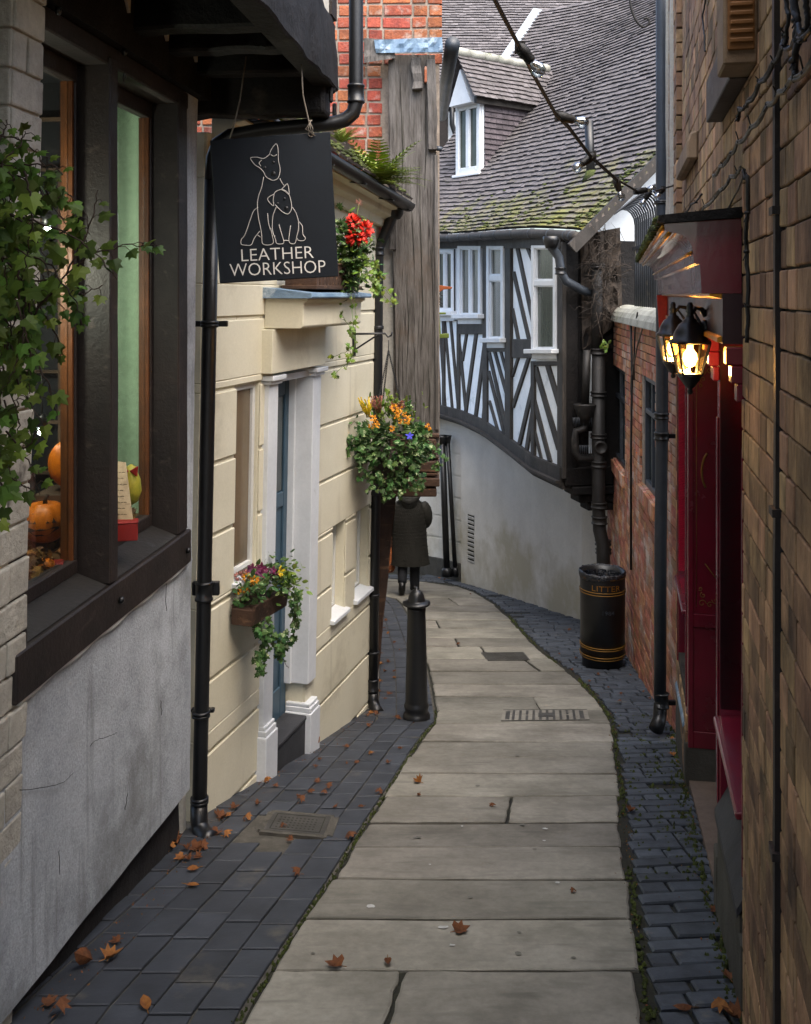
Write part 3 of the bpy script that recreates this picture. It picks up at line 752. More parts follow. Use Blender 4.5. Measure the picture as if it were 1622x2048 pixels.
def pumpkin(c, r, squash=.85, ribs=10, name='pumpkin', label='', face=False, stalk=True):
    c = V(c); t = thing(name, c-V((0, 0, r*squash)), label, 'pumpkin')
    vs, fs = [], []; nu, nv = 60, 24
    for j in range(nv+1):
        ph = math.pi*j/nv
        for i in range(nu):
            a = 2*math.pi*i/nu
            rr = r*(1-.07*(abs(math.cos(a*ribs/2))**6))*(math.sin(ph)**.85)
            dip = -.16*r*math.exp(-(ph/.35)**2)
            vs.append(c+V((rr*math.cos(a), rr*math.sin(a), r*squash*math.cos(ph)+dip)))
    for j in range(nv):
        for i in range(nu): fs.append((j*nu+i, (j+1)*nu+i, (j+1)*nu+(i+1) % nu, j*nu+(i+1) % nu))
    mb = MB(); mb.add(vs, fs, 0, True); mb.build('flesh', M['pumpkin'], t)
    if stalk:
        mb = MB(); mb.tube([c+V((0, 0, r*squash*.8)), c+V((r*.02, 0, r*squash*1.05)), c+V((r*.12, .0, r*squash*1.25))], [r*.12, r*.08, r*.09], 7); mb.build('stalk', M['stem'], t)
    if face:
        def on(ax, az, push=1.01):
            a, b = ax, az
            return c+V((math.sin(a)*math.cos(b)*r*.985, -math.cos(a)*math.cos(b)*r*.985, math.sin(b)*r*squash))*push
        yaw = .18
        def fpoly(pts):
            m = MB(); c0 = V((0, 0, 0)); A = [on(p[0]+yaw, p[1], 1.04) for p in pts]; B = [on(p[0]+yaw, p[1], .9) for p in pts]
            n = len(A); m.add(A+B, [tuple(range(n)), tuple(range(2*n-1, n-1, -1))]+[(i, (i+1) % n, n+(i+1) % n, n+i) for i in range(n)]); return m
        for s in (-1, 1): fpoly([(s*.42-.21, .10), (s*.42+.21, .10), (s*.42, .56)]).build('eye', M['pumpkin_in'], t)
        top = [(-.75+.25*i, -.12-.10*(1-abs(i-3)/3)+(.06 if i % 2 else 0)) for i in range(7)]
        bot = [(.75-.25*i, -.2-.34*(1-(abs(i-3)/3)**2)+(.07 if i % 2 else 0)) for i in range(7)]
        fpoly(top+bot).build('mouth', M['pumpkin_in'], t)
    return t
mb = MB(); c = P(146, 978, 4.12); mb.box(c+V((0, .02, -.085)), (.26, .2, .16)); mb.build('wooden_block', M['shelf_wood'], props=dict(label='small wooden block holding up the whole orange pumpkin in the window', cat='block'), bevel=.006)
pumpkin(P(149, 926, 4.12), .104, .98, 10, 'pumpkin', 'large smooth whole orange pumpkin raised on a block behind the glass')
pumpkin(P(90, 1042, 4.0), .092, .92, 9, 'carved_pumpkin', 'carved orange pumpkin with triangle eyes and a jagged grin in the shop window', True)
pumpkin(P(88, 1130, 3.8), .040, .62, 12, 'small_pumpkin', 'tiny flat ribbed orange pumpkin lying on dry leaves in the window')
pumpkin(P(134, 1050, 4.15), .03, .8, 9, 'small_pumpkin', 'little dark orange pumpkin tucked beside the carved one')
# card, gourd bird, red boxes
def card():
    t = thing('paper_sign', P(240, 1050, 4.25), 'curling beige paper sign with faded handwriting propped in the window', 'sign')
    fn = lambda x, y, o: P(x, y, 4.25+.0009*(y-920)*-1)+V((0, -o, 0))
    mb = MB(); mb.patch(fn, [(222, 1052), (267, 1046), (252, 925), (219, 920)], 0, .003, 4, 6, 0, .004); mb.build('sheet', M['paper'], t)
    mb = MB()
    for r in range(8):
        y = 945+r*12; x = 226
        while x < 246+r*.8:
            w = RND.uniform(3, 8); mb.tube([fn(x, y, .005), fn(x+w*.5, y-1.5, .005), fn(x+w, y-.5, .005)], .0009, 4); x += w+2
    mb.build('lettering', M['stem'], t)
card()
c = P(262, 968, 4.3); t = thing('gourd_ornament', c-V((0, 0, .09)), 'yellow green pear shaped gourd ornament with a red bow standing in the window', 'ornament')
mb = MB(); mb.lathe(c, [(.005, -.09), (.03, -.075), (.045, -.03), (.04, .02), (.026, .055), (.02, .075), (.004, .085)], 20); mb.build('gourd_body', M['gourd'], t)
mb = MB()
for s in (-1, 1): mb.prism([c+V((0, -.03, .06)), c+V((s*.04, -.035, .085)), c+V((s*.035, -.035, .035))], (0, .01, 0))
mb.build('bow', M['red_box'], t, bevel=.004)
for (x, y, D, sx, sz, lab) in ((248, 1062, 4.12, .11, .07, 'flat red box lying in front of the paper sign in the window'), (116, 1136, 3.85, .04, .035, 'tiny red box among dry leaves beside the small pumpkin')):
    mb = MB(); c = P(x, y, D); mb.box(c, (sx, .07, sz), Matrix.Rotation(.25, 3, 'Z')); mb.box(c+V((0, 0, sz/2+.004)), (sx*1.04, .073, .008), Matrix.Rotation(.25, 3, 'Z'))
    mb.build('red_box', M['red_box'], props=dict(label=lab, cat='box'), bevel=.003)
# dry leaves strewn over the display floor
mb = MB()
for _ in range(700):
    Y = 3.3+1.35*RND.random()**1.3; off = -.17-RND.random()**1.6*.4
    p = L1.pt(Y, -1.025+RND.random()**2*(.11 if Y < 3.75 else .03), off)
    leaf(mb, p, rvec(), rvec(1.2), RND.uniform(.03, .06), 'maple', RND.choice([0, 0, 1]), .35)
mb.build('dry_leaves', [M['autumn'], M['autumn_gold']], props=dict(label='heap of dry brown and yellow leaves strewn over the floor of the shop window', cat='leaves', kind='stuff'), recalc=False)

# ---------------------------------------------------------------- ivy at the left edge
ivy = thing('ivy_plant', P(20, 1000, 2.85), 'trailing green ivy with long sprays hanging over the white brick pier', 'ivy')
st, lf = MB(), MB()
def ivy_spray(pts, nleaf, size, D0, D1, sp=.03, r=.003):
    n = len(pts); q = []
    for i, (x, y) in enumerate(pts): q.append(P(x, y, D0+(D1-D0)*i/(n-1)))
    fine = []
    for i in range(n-1):
        for k in range(6): fine.append(q[i].lerp(q[i+1], k/6)+rvec()*.004)
    fine.append(q[-1])
    st.tube(fine, [r*(1-.6*i/len(fine)) for i in range(len(fine))], 5)
    for k in range(nleaf):
        i = int((k+.5)/nleaf*(len(fine)-1)); p = fine[i]
        s = size*RND.uniform(.6, 1.15)*(1.1-.35*i/len(fine))
        d = rvec(); d.z -= .35; off = V((d.x, d.y*.6, d.z)).normalized()*RND.uniform(.2, 1)*sp
        st.tube([p, p+off*.6+V((0, 0, .006)), p+off], .0011, 4)
        leaf(lf, p+off, V((d.x*.8, -.25+RND.uniform(-.4, .4), d.z-.25)), V((RND.uniform(-.5, .5), -1, .75+RND.uniform(-.3, .5))), s, 'ivy', 0, .22)
S = .05
for k in range(64):
    x0 = RND.uniform(-70, 60); y0 = RND.uniform(250, 860); ln = RND.uniform(90, 240)
    a = RND.choice([RND.uniform(-.2, 1.2), RND.uniform(.6, 1.9)])
    pts = [(x0, y0)]
    for i in range(4):
        pts.append((pts[-1][0]+ln/4*math.cos(a)*.75, pts[-1][1]+ln/4*math.sin(a))); a += RND.uniform(.0, .45)
    if max(p[0] for p in pts) > 140 or max(p[0]+(p[1]-650)*.25 for p in pts if p[1] > 650 or p is pts[0]) > 95: continue
    D = RND.uniform(2.45, 2.9)
    ivy_spray(pts, RND.randint(6, 10), S*RND.uniform(.8, 1.1), D, D+RND.uniform(-.1, .15))
for pts, n in (([(20, 430), (80, 445), (140, 470), (200, 515), (235, 560)], 12), ([(60, 640), (120, 560), (180, 510), (250, 490), (320, 492)], 13),
               ([(90, 600), (150, 520), (185, 440), (196, 380)], 5), ([(40, 560), (110, 560), (165, 590), (205, 570)], 11), ([(30, 500), (100, 530), (150, 600), (165, 650)], 12),
               ([(0, 420), (70, 400), (120, 380), (150, 400)], 10), ([(-10, 330), (40, 290), (50, 262)], 7), ([(0, 330), (60, 330), (110, 330), (125, 350)], 10), ([(-10, 300), (10, 260), (15, 240)], 5),
               ([(10, 860), (40, 900), (60, 890), (70, 870), (75, 860)], 5), ([(10, 800), (30, 880), (60, 930), (80, 990)], 8), ([(0, 900), (30, 960), (70, 985)], 6), ([(60, 700), (95, 760), (115, 830)], 9),
               ([(-10, 950), (15, 985), (10, 1010)], 5), ([(20, 700), (40, 780), (85, 840)], 9), ([(100, 480), (150, 450), (170, 425), (180, 470)], 8), ([(10, 520), (60, 580), (110, 660), (120, 700)], 11),
               ([(-20, 380), (30, 350), (90, 380), (130, 440)], 12), ([(-30, 450), (20, 480), (70, 520), (100, 590)], 12), ([(-30, 600), (20, 650), (60, 690), (70, 760)], 12), ([(-20, 700), (10, 760), (40, 840), (30, 900)], 11)):
    D = RND.uniform(2.5, 2.8); ivy_spray(pts, n, S, D, D+RND.uniform(-.06, .12), .035)
st.build('stems', M['stem'], ivy); lf.build('foliage', M['ivy'], ivy, recalc=False)

# ---------------------------------------------------------------- hanging sign
SG = thing('hanging_sign', P(556, 567, 4.55), 'square black hanging sign reading LEATHER WORKSHOP with two outlined dogs', 'sign')
Dg = 4.55
def sgn(x, y, off): return P(x, y, Dg+.0002*(x-548))+V((0, -off, 0))
mb = MB(); mb.patch(sgn, [(440, 567), (677, 553), (660, 264), (420, 281)], -.008, .008, 1, 1); mb.build('board', M['sign_board'], SG, bevel=.003)
def z2(pts): return [(400+x/3.244, y/3.244) for x, y in pts]
def stroke(mb, pts, w=.0044, sm=True):
    q = smooth(z2(pts)) if sm else z2(pts)
    q = [sgn(x, y, .0085) for x, y in q]
    mb.tube(q, w, 6, 0, True, True, .4)
mb = MB()
big = [[(452, 1005), (465, 970), (495, 936), (508, 970), (510, 1040), (520, 1090), (518, 1130), (505, 1160), (480, 1172), (455, 1165), (430, 1148), (412, 1115), (385, 1088)],
       [(385, 1088), (355, 1068), (330, 1028), (370, 1022), (415, 1030), (452, 1005)], [(398, 1080), (385, 1060), (402, 1040)], [(460, 1005), (480, 1015), (500, 1005)],
       [(415, 1150), (400, 1220), (380, 1280), (374, 1340), (382, 1420), (395, 1480), (402, 1530), (405, 1575), (425, 1590), (460, 1588), (478, 1572), (470, 1530), (462, 1480)],
       [(378, 1345), (350, 1370), (330, 1420), (310, 1480), (290, 1530), (270, 1555), (270, 1585), (300, 1592), (335, 1588), (355, 1545), (390, 1500)], [(520, 1160), (535, 1190), (548, 1205)], [(375, 1525), (395, 1540)],
       [(440, 1385), (445, 1440), (455, 1480), (468, 1510)]]
small = [[(480, 1262), (500, 1240), (540, 1232), (575, 1258), (590, 1300), (596, 1340), (590, 1370), (570, 1390), (540, 1378), (510, 1352), (490, 1330)],
         [(482, 1262), (455, 1275), (440, 1295), (462, 1325), (480, 1335), (476, 1300), (482, 1262)], [(528, 1232), (550, 1210), (568, 1195), (578, 1230), (578, 1262), (555, 1245), (528, 1232)],
         [(496, 1345), (475, 1400), (470, 1460), (475, 1510), (490, 1550), (498, 1578), (520, 1584), (545, 1575), (535, 1530), (522, 1490), (514, 1458)],
         [(600, 1345), (625, 1385), (640, 1440), (640, 1490), (630, 1530), (618, 1578), (590, 1580), (578, 1560), (582, 1510), (590, 1465)], [(545, 1560), (578, 1562)], [(645, 1440), (665, 1470), (668, 1520), (685, 1545), (672, 1562), (640, 1560), (632, 1545)], [(478, 1525), (488, 1535)]]
for p in big+small: stroke(mb, p)
for x, y, r in ((422, 1088, 10), (478, 1055, 10), (505, 1322, 9), (550, 1290, 9), (478, 1128, 16), (562, 1352, 14)):
    q = z2([(x, y)])[0]; c = sgn(q[0], q[1], .009); mb.lathe(c, [(r/3.244*Dg/F, 0), (r*.7/3.244*Dg/F, .003)], 12, mi=1, axis=Matrix(((1, 0, 0), (0, 0, -1), (0, 1, 0))))
mb.build('dog_emblem', [M['sign_line'], M['iron_black']], SG)
def text_mesh(s, size, ext, xs=1.):
    cu = bpy.data.curves.new('txt', 'FONT'); cu.body = s; cu.size = size; cu.extrude = ext; cu.align_x = 'CENTER'; cu.resolution_u = 3; cu.offset = -.010*size
    o = bpy.data.objects.new('txt', cu); COL.objects.link(o)
    dg = bpy.context.evaluated_depsgraph_get(); me = bpy.data.meshes.new_from_object(o.evaluated_get(dg))
    bpy.data.objects.remove(o)
    vs = [V(v.co) for v in me.vertices]; fs = [tuple(p.vertices) for p in me.polygons]; bpy.data.meshes.remove(me)
    return [V((v.x*xs, v.y, v.z)) for v in vs], fs
mb = MB()
for s, x0, y0, x1, y1, hpx in (('LEATHER', 484, 523, 628, 516, 24), ('WORKSHOP', 461, 553, 652, 545, 25)):
    vs, fs = text_mesh(s, 1, 0)
    mn, mxx = min(v.x for v in vs), max(v.x for v in vs); hh = max(v.y for v in vs)
    a = sgn(x0, y0, .009); b = sgn(x1, y1, .009); u = (b-a); up = (sgn(x0-.055*hpx, y0-hpx, .009)-a)
    mb.add([a+u*((v.x-mn)/(mxx-mn))+up*(v.y/hh)+V((0, -.001, 0)) for v in vs], fs)
mb.build('lettering', M['sign_line'], SG)
for pts in ([(458, 283), (468, 250), (480, 200), (492, 135)], [(622, 268), (616, 235), (606, 190), (602, 140)]):
    mb = MB(); q = [P(x, y, Dg) for x, y in pts]; q[-1] += V((0, 0, .05)); mb.tube(q, .0035, 6)
    if pts[0][0] > 600:
        for k in range(4): mb.tube([P(618+k*2, 240, Dg), P(626-k*5, 258, Dg-.01), P(622+k*3, 272, Dg)], .002, 5)
    mb.tube([q[0]+V((.012*math.cos(a), 0, .012*math.sin(a))) for a in [i*.63 for i in range(11)]], .0025, 5)
    mb.build('wire', M['twine'], SG)

# ---------------------------------------------------------------- near downpipe with its long offset
DP = thing('drainpipe', L1.pt(5.24, gz(5.2), .07), 'black cast iron drainpipe bending round the overhang and down beside the workshop wall', 'pipe')
Dq = 5.2; rp = .038
mb = MB()
top = [P(712, y, Dq) for y in (-620, 0, 120, 176)]
bend = [P(712, 205, Dq), P(706, 226, Dq), P(690, 240, Dq), P(668, 246, Dq)]
run = [P(600, 253, Dq-.02), P(520, 261, Dq-.04), P(460, 272, Dq-.06), P(436, 288, Dq-.08), P(427, 315, Dq-.1), P(424, 360, Dq-.1)]
mb.tube(top+bend+run, rp, 14)
dn = [P(424, 360, Dq-.1), P(418, 700, Dq-.1), P(408, 1200, Dq-.1), P(400, 1560, Dq-.1), P(398, 1640, Dq-.1)]
mb.tube(dn, .037, 14)
mb.build('pipe', M['iron_black'], DP)
def collar(mb, c, d, r, h=.09, ears=None):
    d = V(d).normalized(); u = d.orthogonal().normalized(); w = d.cross(u); A = Matrix((u, w, d)).transposed()
    mb.lathe(V(c)-d*h/2, [(r, 0), (r*1.16, .004), (r*1.16, .014), (r*1.06, .018), (r*1.06, h-.018), (r*1.16, h-.014), (r*1.16, h-.004), (r, h)], 18, axis=A)
for x, y, d in ((712, 188, (0, 0, 1)), (419, 648, (.02, 0, 1)), (408, 1182, (.02, 0, 1)), (402, 1428, (.02, 0, 1)), (399, 1600, (0, 0, 1))):
    mb = MB(); collar(mb, P(x, y, Dq if x > 600 else Dq-.1), d, rp*1.06, .10 if y in (188, 1182) else .035); mb.build('collar', M['iron_black'], DP)
for x, y, sz in ((419, 648, (.17, .03, .03)), (408, 1182, (.14, .03, .07)), (402, 1428, (.12, .03, .02))):
    mb = MB(); mb.box(P(x, y, Dq-.1)+V((0, .05, 0)), sz); mb.build('bracket', M['iron_black'], DP, bevel=.004)
mb = MB(); c = P(398, 1640, Dq-.1); mb.tube([c+V((0, 0, .08)), c, c+V((.012, -.02, -.035)), c+V((.05, -.07, -.055)), c+V((.085, -.1, -.05))], [.043, .044, .045, .045, .046], 14)
mb.build('shoe', M['iron_black'], DP)
# ---------------------------------------------------------------- cream house with the blue door
def cr(Y, z, off=0.): return CR.pt(Y, z, off)+V((.018*(z+2.9), 0, 0))
def crY(x, z, off=0.): return (CR.X0+off*CR.h+.018*(z+2.9))/((x-CX)/F-CR.m)
def crpx(x, y, off=0.):
    z = -1.
    for _ in range(6):
        Y = crY(x, z, off); z = -(y-HY)*Y/F
    return cr(Y, z, off)
H = thing('cream_house', cr(6.7, gz(6.7), 0), 'small cream rendered house with grooved walls and a narrow blue door', 'house')
GR = [-.13-.39*i for i in range(-2, 9)]
holes = [(5.65, 5.95, -1.66, -.52), (6.10, 6.70, -3.3, -.47), (7.16, 7.42, -2.36, -1.66), (7.63, 7.95, -2.36, -1.66), (6.15, 6.85, .06, .62)]
mb = MB()
zs = sorted(GR+[-3.5, .86])
Ysb = [5.26, 8.04]
grid_wall(mb, cr, Ysb, [-3.5, .86], holes, -.2, -.013)
for c, d in zip(zs, zs[1:]):
    z0, z1 = (c+.010 if c in GR else c), (d-.010 if d in GR else d)
    hs = [h for h in holes if h[2] < (c+d)/2 < h[3] or (h[2] < d-.02 and h[3] > c+.02)]
    cut = sorted(set([c, d]+[v for h in hs for v in h[2:4] if c < v < d]))
    for p, q in zip(cut, cut[1:]):
        zz0 = z0 if p == c else p; zz1 = z1 if q == d else q
        ycut = sorted(set(Ysb+[v for h in hs for v in h[:2]]))
        run = None; segs = []
        for a, b in zip(ycut, ycut[1:]):
            hit = any(h[0] < (a+b)/2 < h[1] and h[2] < (p+q)/2 < h[3] for h in holes)
            if not hit: segs.append([a, b])
        mer = []
        for s in segs:
            if mer and abs(mer[-1][1]-s[0]) < 1e-6: mer[-1][1] = s[1]
            else: mer.append(s)
        for a, b in mer: mb.rect(cr, a, b, zz0, zz1, -.0125, 0)
mb.build('wall', M['cream'], H, bevel=.006)
# recessed reveals and windows
def small_window(a, b, z0, z1, name='window', dep=.09, frame=.03, glassm='glass_pale', fm='cream_white', sill=True):
    mb = MB(); mb.rect(cr, a, b, z0, z1, -dep-.06, -dep-.03)
    o = mb.build(name, M[fm], H)
    mb = MB()
    for p, q, r, s in ((a, a+frame, z0, z1), (b-frame, b, z0, z1), (a+frame, b-frame, z0, z0+frame), (a+frame, b-frame, z1-frame, z1)): mb.rect(cr, p, q, r, s, -dep-.029, -dep)
    mb.build('frame', M[fm], o, bevel=.004)
    mb = MB(); mb.rect(cr, a+frame, b-frame, z0+frame, z1-frame, -dep-.029, -dep-.02); mb.build('pane', M[glassm], o)
    if sill:
        mb = MB(); mb.patch(lambda Y, t, o_: cr(Y, z0-.055+.0*t, o_) if t < .5 else cr(Y, z0+.0-.025*(o_ > -.05), o_), [(a-.03, 0), (b+.03, 0), (b+.03, 1), (a-.03, 1)], -dep, .035)
        mb.build('sill', M['paint_white'], o, bevel=.004)
    return o
small_window(5.65, 5.95, -1.60, -.52, dep=.035, glassm='glass_warm')
small_window(7.16, 7.42, -2.30, -1.66, dep=.08, glassm='cream', frame=.02)
small_window(7.63, 7.95, -2.30, -1.66, dep=.08, glassm='cream', frame=.02)
small_window(6.15, 6.85, .06, .62, dep=.06, sill=False)
# door case
ds = MB()
for a, b in ((6.0, 6.13), (6.677, 6.81)):
    ds.rect(cr, a, b, -2.66 if a < 6.5 else -2.60, -.50, -.135, .03)
so = ds.build('door_surround', M['paint_white'], H, bevel=.004)
for a, b in ((6.0, 6.13), (6.677, 6.81)):
    mb = MB(); mb.rect(cr, a-.03, b+.03, -.515, -.485, -.12, .07); mb.rect(cr, a-.015, b+.015, -.54, -.516, -.12, .05)
    mb.build('capital', M['paint_white'], so, bevel=.004)
for a, b in ((5.985, 6.15), (6.665, 6.83)):
    mb = MB(); zb = gz(b)-.05; zt = gz((a+b)/2)+.28
    mb.rect(cr, a, b, zb, zt, -.13, .06); mb.rect(cr, a+.008, b-.008, zt, zt+.035, -.13, .052); mb.rect(cr, a+.012, b-.012, zt+.035, zt+.06, -.13, .042)
    mb.build('plinth_block', M['paint_white'], so, bevel=.006, bseg=2)
mb = MB(); mb.rect(cr, 6.135, 6.672, -.54, -.50, -.15, .0); mb.build('head', M['paint_white'], so)
mb = MB()
for o0, a in ((-.09, 6.655), ): mb.rect(cr, a, 6.676, -2.6, -.545, o0-.05, o0)
mb.build('moulding', M['paint_white'], so, bevel=.004)
# door
mb = MB(); mb.rect(cr, 6.10, 6.70, -2.86, -.50, -.19, -.15); dr = mb.build('door', M['door_blue'], H)
mb = MB()
zD = [-2.84, -2.60, -2.06, -1.94, -1.40, -1.30, -.66, -.545]
for a, b in ((6.10, 6.19), (6.35, 6.43), (6.60, 6.69)): mb.rect(cr, a, b, zD[0], zD[-1], -.151, -.135)
for c, d in ((zD[0], zD[1]), (zD[2], zD[3]), (zD[4], zD[5]), (zD[6], zD[7])):
    for a, b in ((6.1902, 6.3498), (6.4302, 6.5998)): mb.rect(cr, a, b, c, d, -.151, -.136)
mb.build('panel_frame', M['door_blue'], dr, bevel=.005)
mb = MB()
for a, b in ((6.20, 6.34), (6.44, 6.59)): mb.rect(cr, a, b, -1.29, -.67, -.151, -.146)
mb.build('pane', M['glass_dark'], dr)
mb = MB(); mb.lathe(cr(6.22, -1.85, -.13), [(.018, 0), (.022, .012), (.02, .03), (.008, .036)], 14, axis=Matrix(((0, 0, 1), (0, 1, 0), (-1, 0, 0)))); mb.build('handle', M['gold_dull'], dr)
mb = MB(); mb.rect(cr, 6.135, 6.672, -3.3, -2.83, -.3, .02); mb.rect(cr, 6.135, 6.672, -2.829, -2.80, -.3, .028); mb.build('door_step', M['step_slate'], H, bevel=.006)
# hood over the door
mb = MB(); mb.rect(cr, 5.95, 6.78, -.47, -.205, -.013, .07); mb.build('frieze', M['cream'], H, bevel=.004)
hood = [(0, -.2), (.235, -.2), (.25, -.185), (.25, -.05), (.28, -.035), (.28, -.02), (0, -.02)]
mb = MB(); mb.sweep(hood, lambda t, o, z: cr(t, z, o), [5.98, 6.97]); hd = mb.build('hood', M['cream'], H, bevel=.004)
mb = MB(); mb.sweep([(0, -.0195), (.31, -.0195), (.315, -.01), (.31, .01), (0, .045)], lambda t, o, z: cr(t, z, o), [5.95, 6.3, 6.6, 7.0]); mb.build('lead_cover', M['lead_blue'], hd)
# eaves
gut = lambda t, o, z: cr(t, .92-.088*(t-5.6)+z, o)
mb = MB(); mb.sweep([(0, -.16), (.05, -.16), (.06, -.1), (.12, -.085), (.13, -.04), (.19, -.03), (.19, 0), (0, 0)], gut, [5.3, 8.05]); mb.build('cornice', M['cream'], H, bevel=.003)
mb = MB()
arc = [(.25+.058*math.cos(a), .012+.058*math.sin(a)) for a in [math.pi+i*math.pi/8 for i in range(9)]]
arc += [(.25+.050*math.cos(a), .012+.050*math.sin(a)) for a in [2*math.pi-i*math.pi/8 for i in range(9)]]
mb.sweep(arc, gut, [5.3, 5.9, 6.5, 7.1, 7.6, 8.02], smooth=True); gt = mb.build('gutter', M['iron_black'], H)
for t in (5.7, 6.3, 6.9, 7.5, 7.95):
    mb = MB(); mb.beam(gut(t, .18, -.03), gut(t, .30, -.05), .02, .012); mb.build('bracket', M['iron_black'], gt)
# tiled roof
rfn = lambda t, d: cr(t, .95-.088*(t-5.6)+d*.85, .27-d)
mb = MB()
for j in range(16):
    d = j*.075
    t = 5.2+RND.uniform(0, .1)
    while t < 8.0:
        t2 = t+RND.uniform(.13, .17); e = RND.uniform(-.012, .012)
        a, b = rfn(t+.003, d+e-.01), rfn(t2-.003, d+e-.01); c, dd = rfn(t2-.003, d+.13), rfn(t+.003, d+.13)
        up = V((0, 0, .022)); lo = V((0, 0, .008))
        mb.hexa([a+up, b+up, c+lo*0, dd+lo*0, a+up+V((.01, 0, .014)), b+up+V((.01, 0, .014)), c+lo, dd+lo])
        t = t2
rf = mb.build('roof', M['tile_old'], H)
mb = MB()
for _ in range(260):
    t = RND.uniform(5.3, 8.0); d = abs(RND.gauss(0, .12)); p = rfn(t, d)+V((0, 0, .035)); s = RND.uniform(.01, .03)
    mb.lathe(p, [(s, 0), (s*.8, s*.4), (s*.3, s*.7)], 6)
tag(mb.build('moss_growth', M['moss'], rf), kind='stuff')
# far downpipe of the cream house
DP2 = thing('drainpipe', cr(8.02, gz(8.0), .07), 'black cast iron drainpipe with swan neck at the far corner of the cream house', 'pipe')
def dpx(x, y): return P(x, y, 8.0)
mb = MB(); mb.tube([dpx(786, 418), dpx(781, 440), dpx(768, 472), dpx(758, 498), dpx(757, 530), dpx(755, 800), dpx(750, 1100), dpx(746, 1385)], [.05, .045, .042, .04, .039, .039, .039, .039], 14); mb.build('pipe', M['iron_black'], DP2)
mb = MB(); mb.lathe(dpx(788, 416)-V((0, 0, .05)), [(.05, -.04), (.075, .0), (.085, .06), (.085, .075)], 14); mb.build('hopper', M['iron_black'], DP2)
for x, y, h in ((757, 503, .07), (756, 655, .03), (751, 985, .03), (748, 1190, .025), (747, 1305, .025), (746, 1370, .10)): mb = MB(); collar(mb, dpx(x, y), (0, 0, 1), .041, h); mb.build('collar', M['iron_black'], DP2)
for x, y in ((756, 655), (748, 1190)):
    mb = MB(); mb.box(dpx(x, y)+V((-.03, .05, 0)), (.13, .03, .03)); mb.build('bracket', M['iron_black'], DP2)
mb = MB(); c = dpx(746, 1385); mb.tube([c, c+V((0, 0, -.06)), c+V((.02, -.04, -.11)), c+V((.05, -.1, -.13))], [.043, .044, .045, .047], 14); mb.build('shoe', M['iron_black'], DP2)

# ---------------------------------------------------------------- plants
def leafcloud(mb, fn, n, size, kind='ivy', mi=0, up=.6, curl=.2):
    for _ in range(n):
        p, out = fn()
        d = V((out.x, out.y, out.z-.25))+rvec()*.7
        leaf(mb, p, d, out*.8+V((0, -.2, up))+rvec()*.4, size*RND.uniform(.6, 1.25), kind, mi, curl)
def ball(mb, c, r, n=22, mi=0, petals='oval'):
    c = V(c)
    for _ in range(n):
        d = rvec().normalized(); leaf(mb, c+d*r*.45, d+rvec()*.5, d+V((0, -.4, .3)), r*.9, petals, mi, .3)
def pansy(mb, c, r, mi=0):
    c = V(c); nrm = V((RND.uniform(-.3, .3), -1, .5+RND.uniform(-.2, .3))).normalized(); u = nrm.orthogonal().normalized(); w = nrm.cross(u)
    for k in range(5):
        a = k*1.2566+RND.uniform(-.15, .15); d = u*math.cos(a)+w*math.sin(a)
        leaf(mb, c, d+nrm*.15, nrm, r*1.25, 'oval', mi, .1)
        leaf(mb, c+nrm*.002, d+nrm*.25+w*.2, nrm, r*1.0, 'oval', mi, .1)
def trail(st, lf, pts, n, size, kind='ivy', mi=0, sp=.02, r=.0018):
    fine = []
    for i in range(len(pts)-1):
        for k in range(5): fine.append(V(pts[i]).lerp(V(pts[i+1]), k/5)+rvec()*.004)
    fine.append(V(pts[-1])); st.tube(fine, r, 5)
    for k in range(n):
        p = fine[int(RND.random()*(len(fine)-1))]; off = rvec()*sp
        leaf(lf, p+off, rvec(-.4), V((RND.uniform(-.6, .6), -1, .6)), size*RND.uniform(.6, 1.2), kind, mi, .2)

# window box under the little window
WBX_ = thing('window_box', cr(5.8, -1.86, .1), 'brown window box of purple and orange pansies with trailing ivy beside the blue door', 'window box')
mb = MB(); mb.sweep([(.02, -1.84), (.15, -1.84), (.17, -1.725), (.155, -1.725), (.15, -1.75), (.03, -1.75), (.02, -1.725)], lambda t, o, z: cr(t, z-.06*(t-5.6), o), [5.58, 6.04]); mb.build('trough', M['corbel_oak'], WBX_, bevel=.004)
DW = 5.78
def wpt(): 
    t = RND.random(); Y = 5.58+.5*t; o = RND.uniform(.02, .2); z = -1.70+RND.uniform(0, .10+.06*t); return cr(Y, z, o), V((RND.uniform(-.4, 1), -.7, .5))
g, f1, f2, f3, st = MB(), MB(), MB(), MB(), MB()
leafcloud(g, wpt, 330, .042, 'oval', 0)
def wright():
    return P(RND.gauss(572, 15), RND.gauss(1168, 17), RND.uniform(5.75, 5.95)), V((.5, -.7, .5))
leafcloud(g, wright, 170, .04, 'oval', 1)
for pts in ([(500, 1205), (505, 1240), (525, 1275), (535, 1300)], [(480, 1200), (478, 1225), (470, 1240)], [(535, 1240), (550, 1280), (560, 1310)], [(575, 1190), (588, 1225), (590, 1255), (578, 1290)], [(590, 1185), (592, 1220), (585, 1250)], [(520, 1260), (545, 1290), (570, 1300)], [(530, 1290), (525, 1320), (520, 1350)], [(512, 1310), (522, 1308), (530, 1312)], [(495, 1215), (510, 1250), (530, 1262)], [(570, 1270), (565, 1300), (555, 1320)]):
    for rep in range(2): trail(st, g, [P(x+RND.uniform(-5, 5), y, DW-.12+RND.uniform(-.06, .06)) for x, y in pts], 20, .036, 'ivy', RND.choice([0, 2, 2]))
trail(st, g, [P(565, 1315, 5.7), P(572, 1330, 5.68), P(577, 1336, 5.66)], 1, .03)
g.build('foliage', [M['ivy_trail'], M['leaf_bright'], M['ivy_trail']], WBX_, recalc=False)
st.build('stems', M['stem'], WBX_)
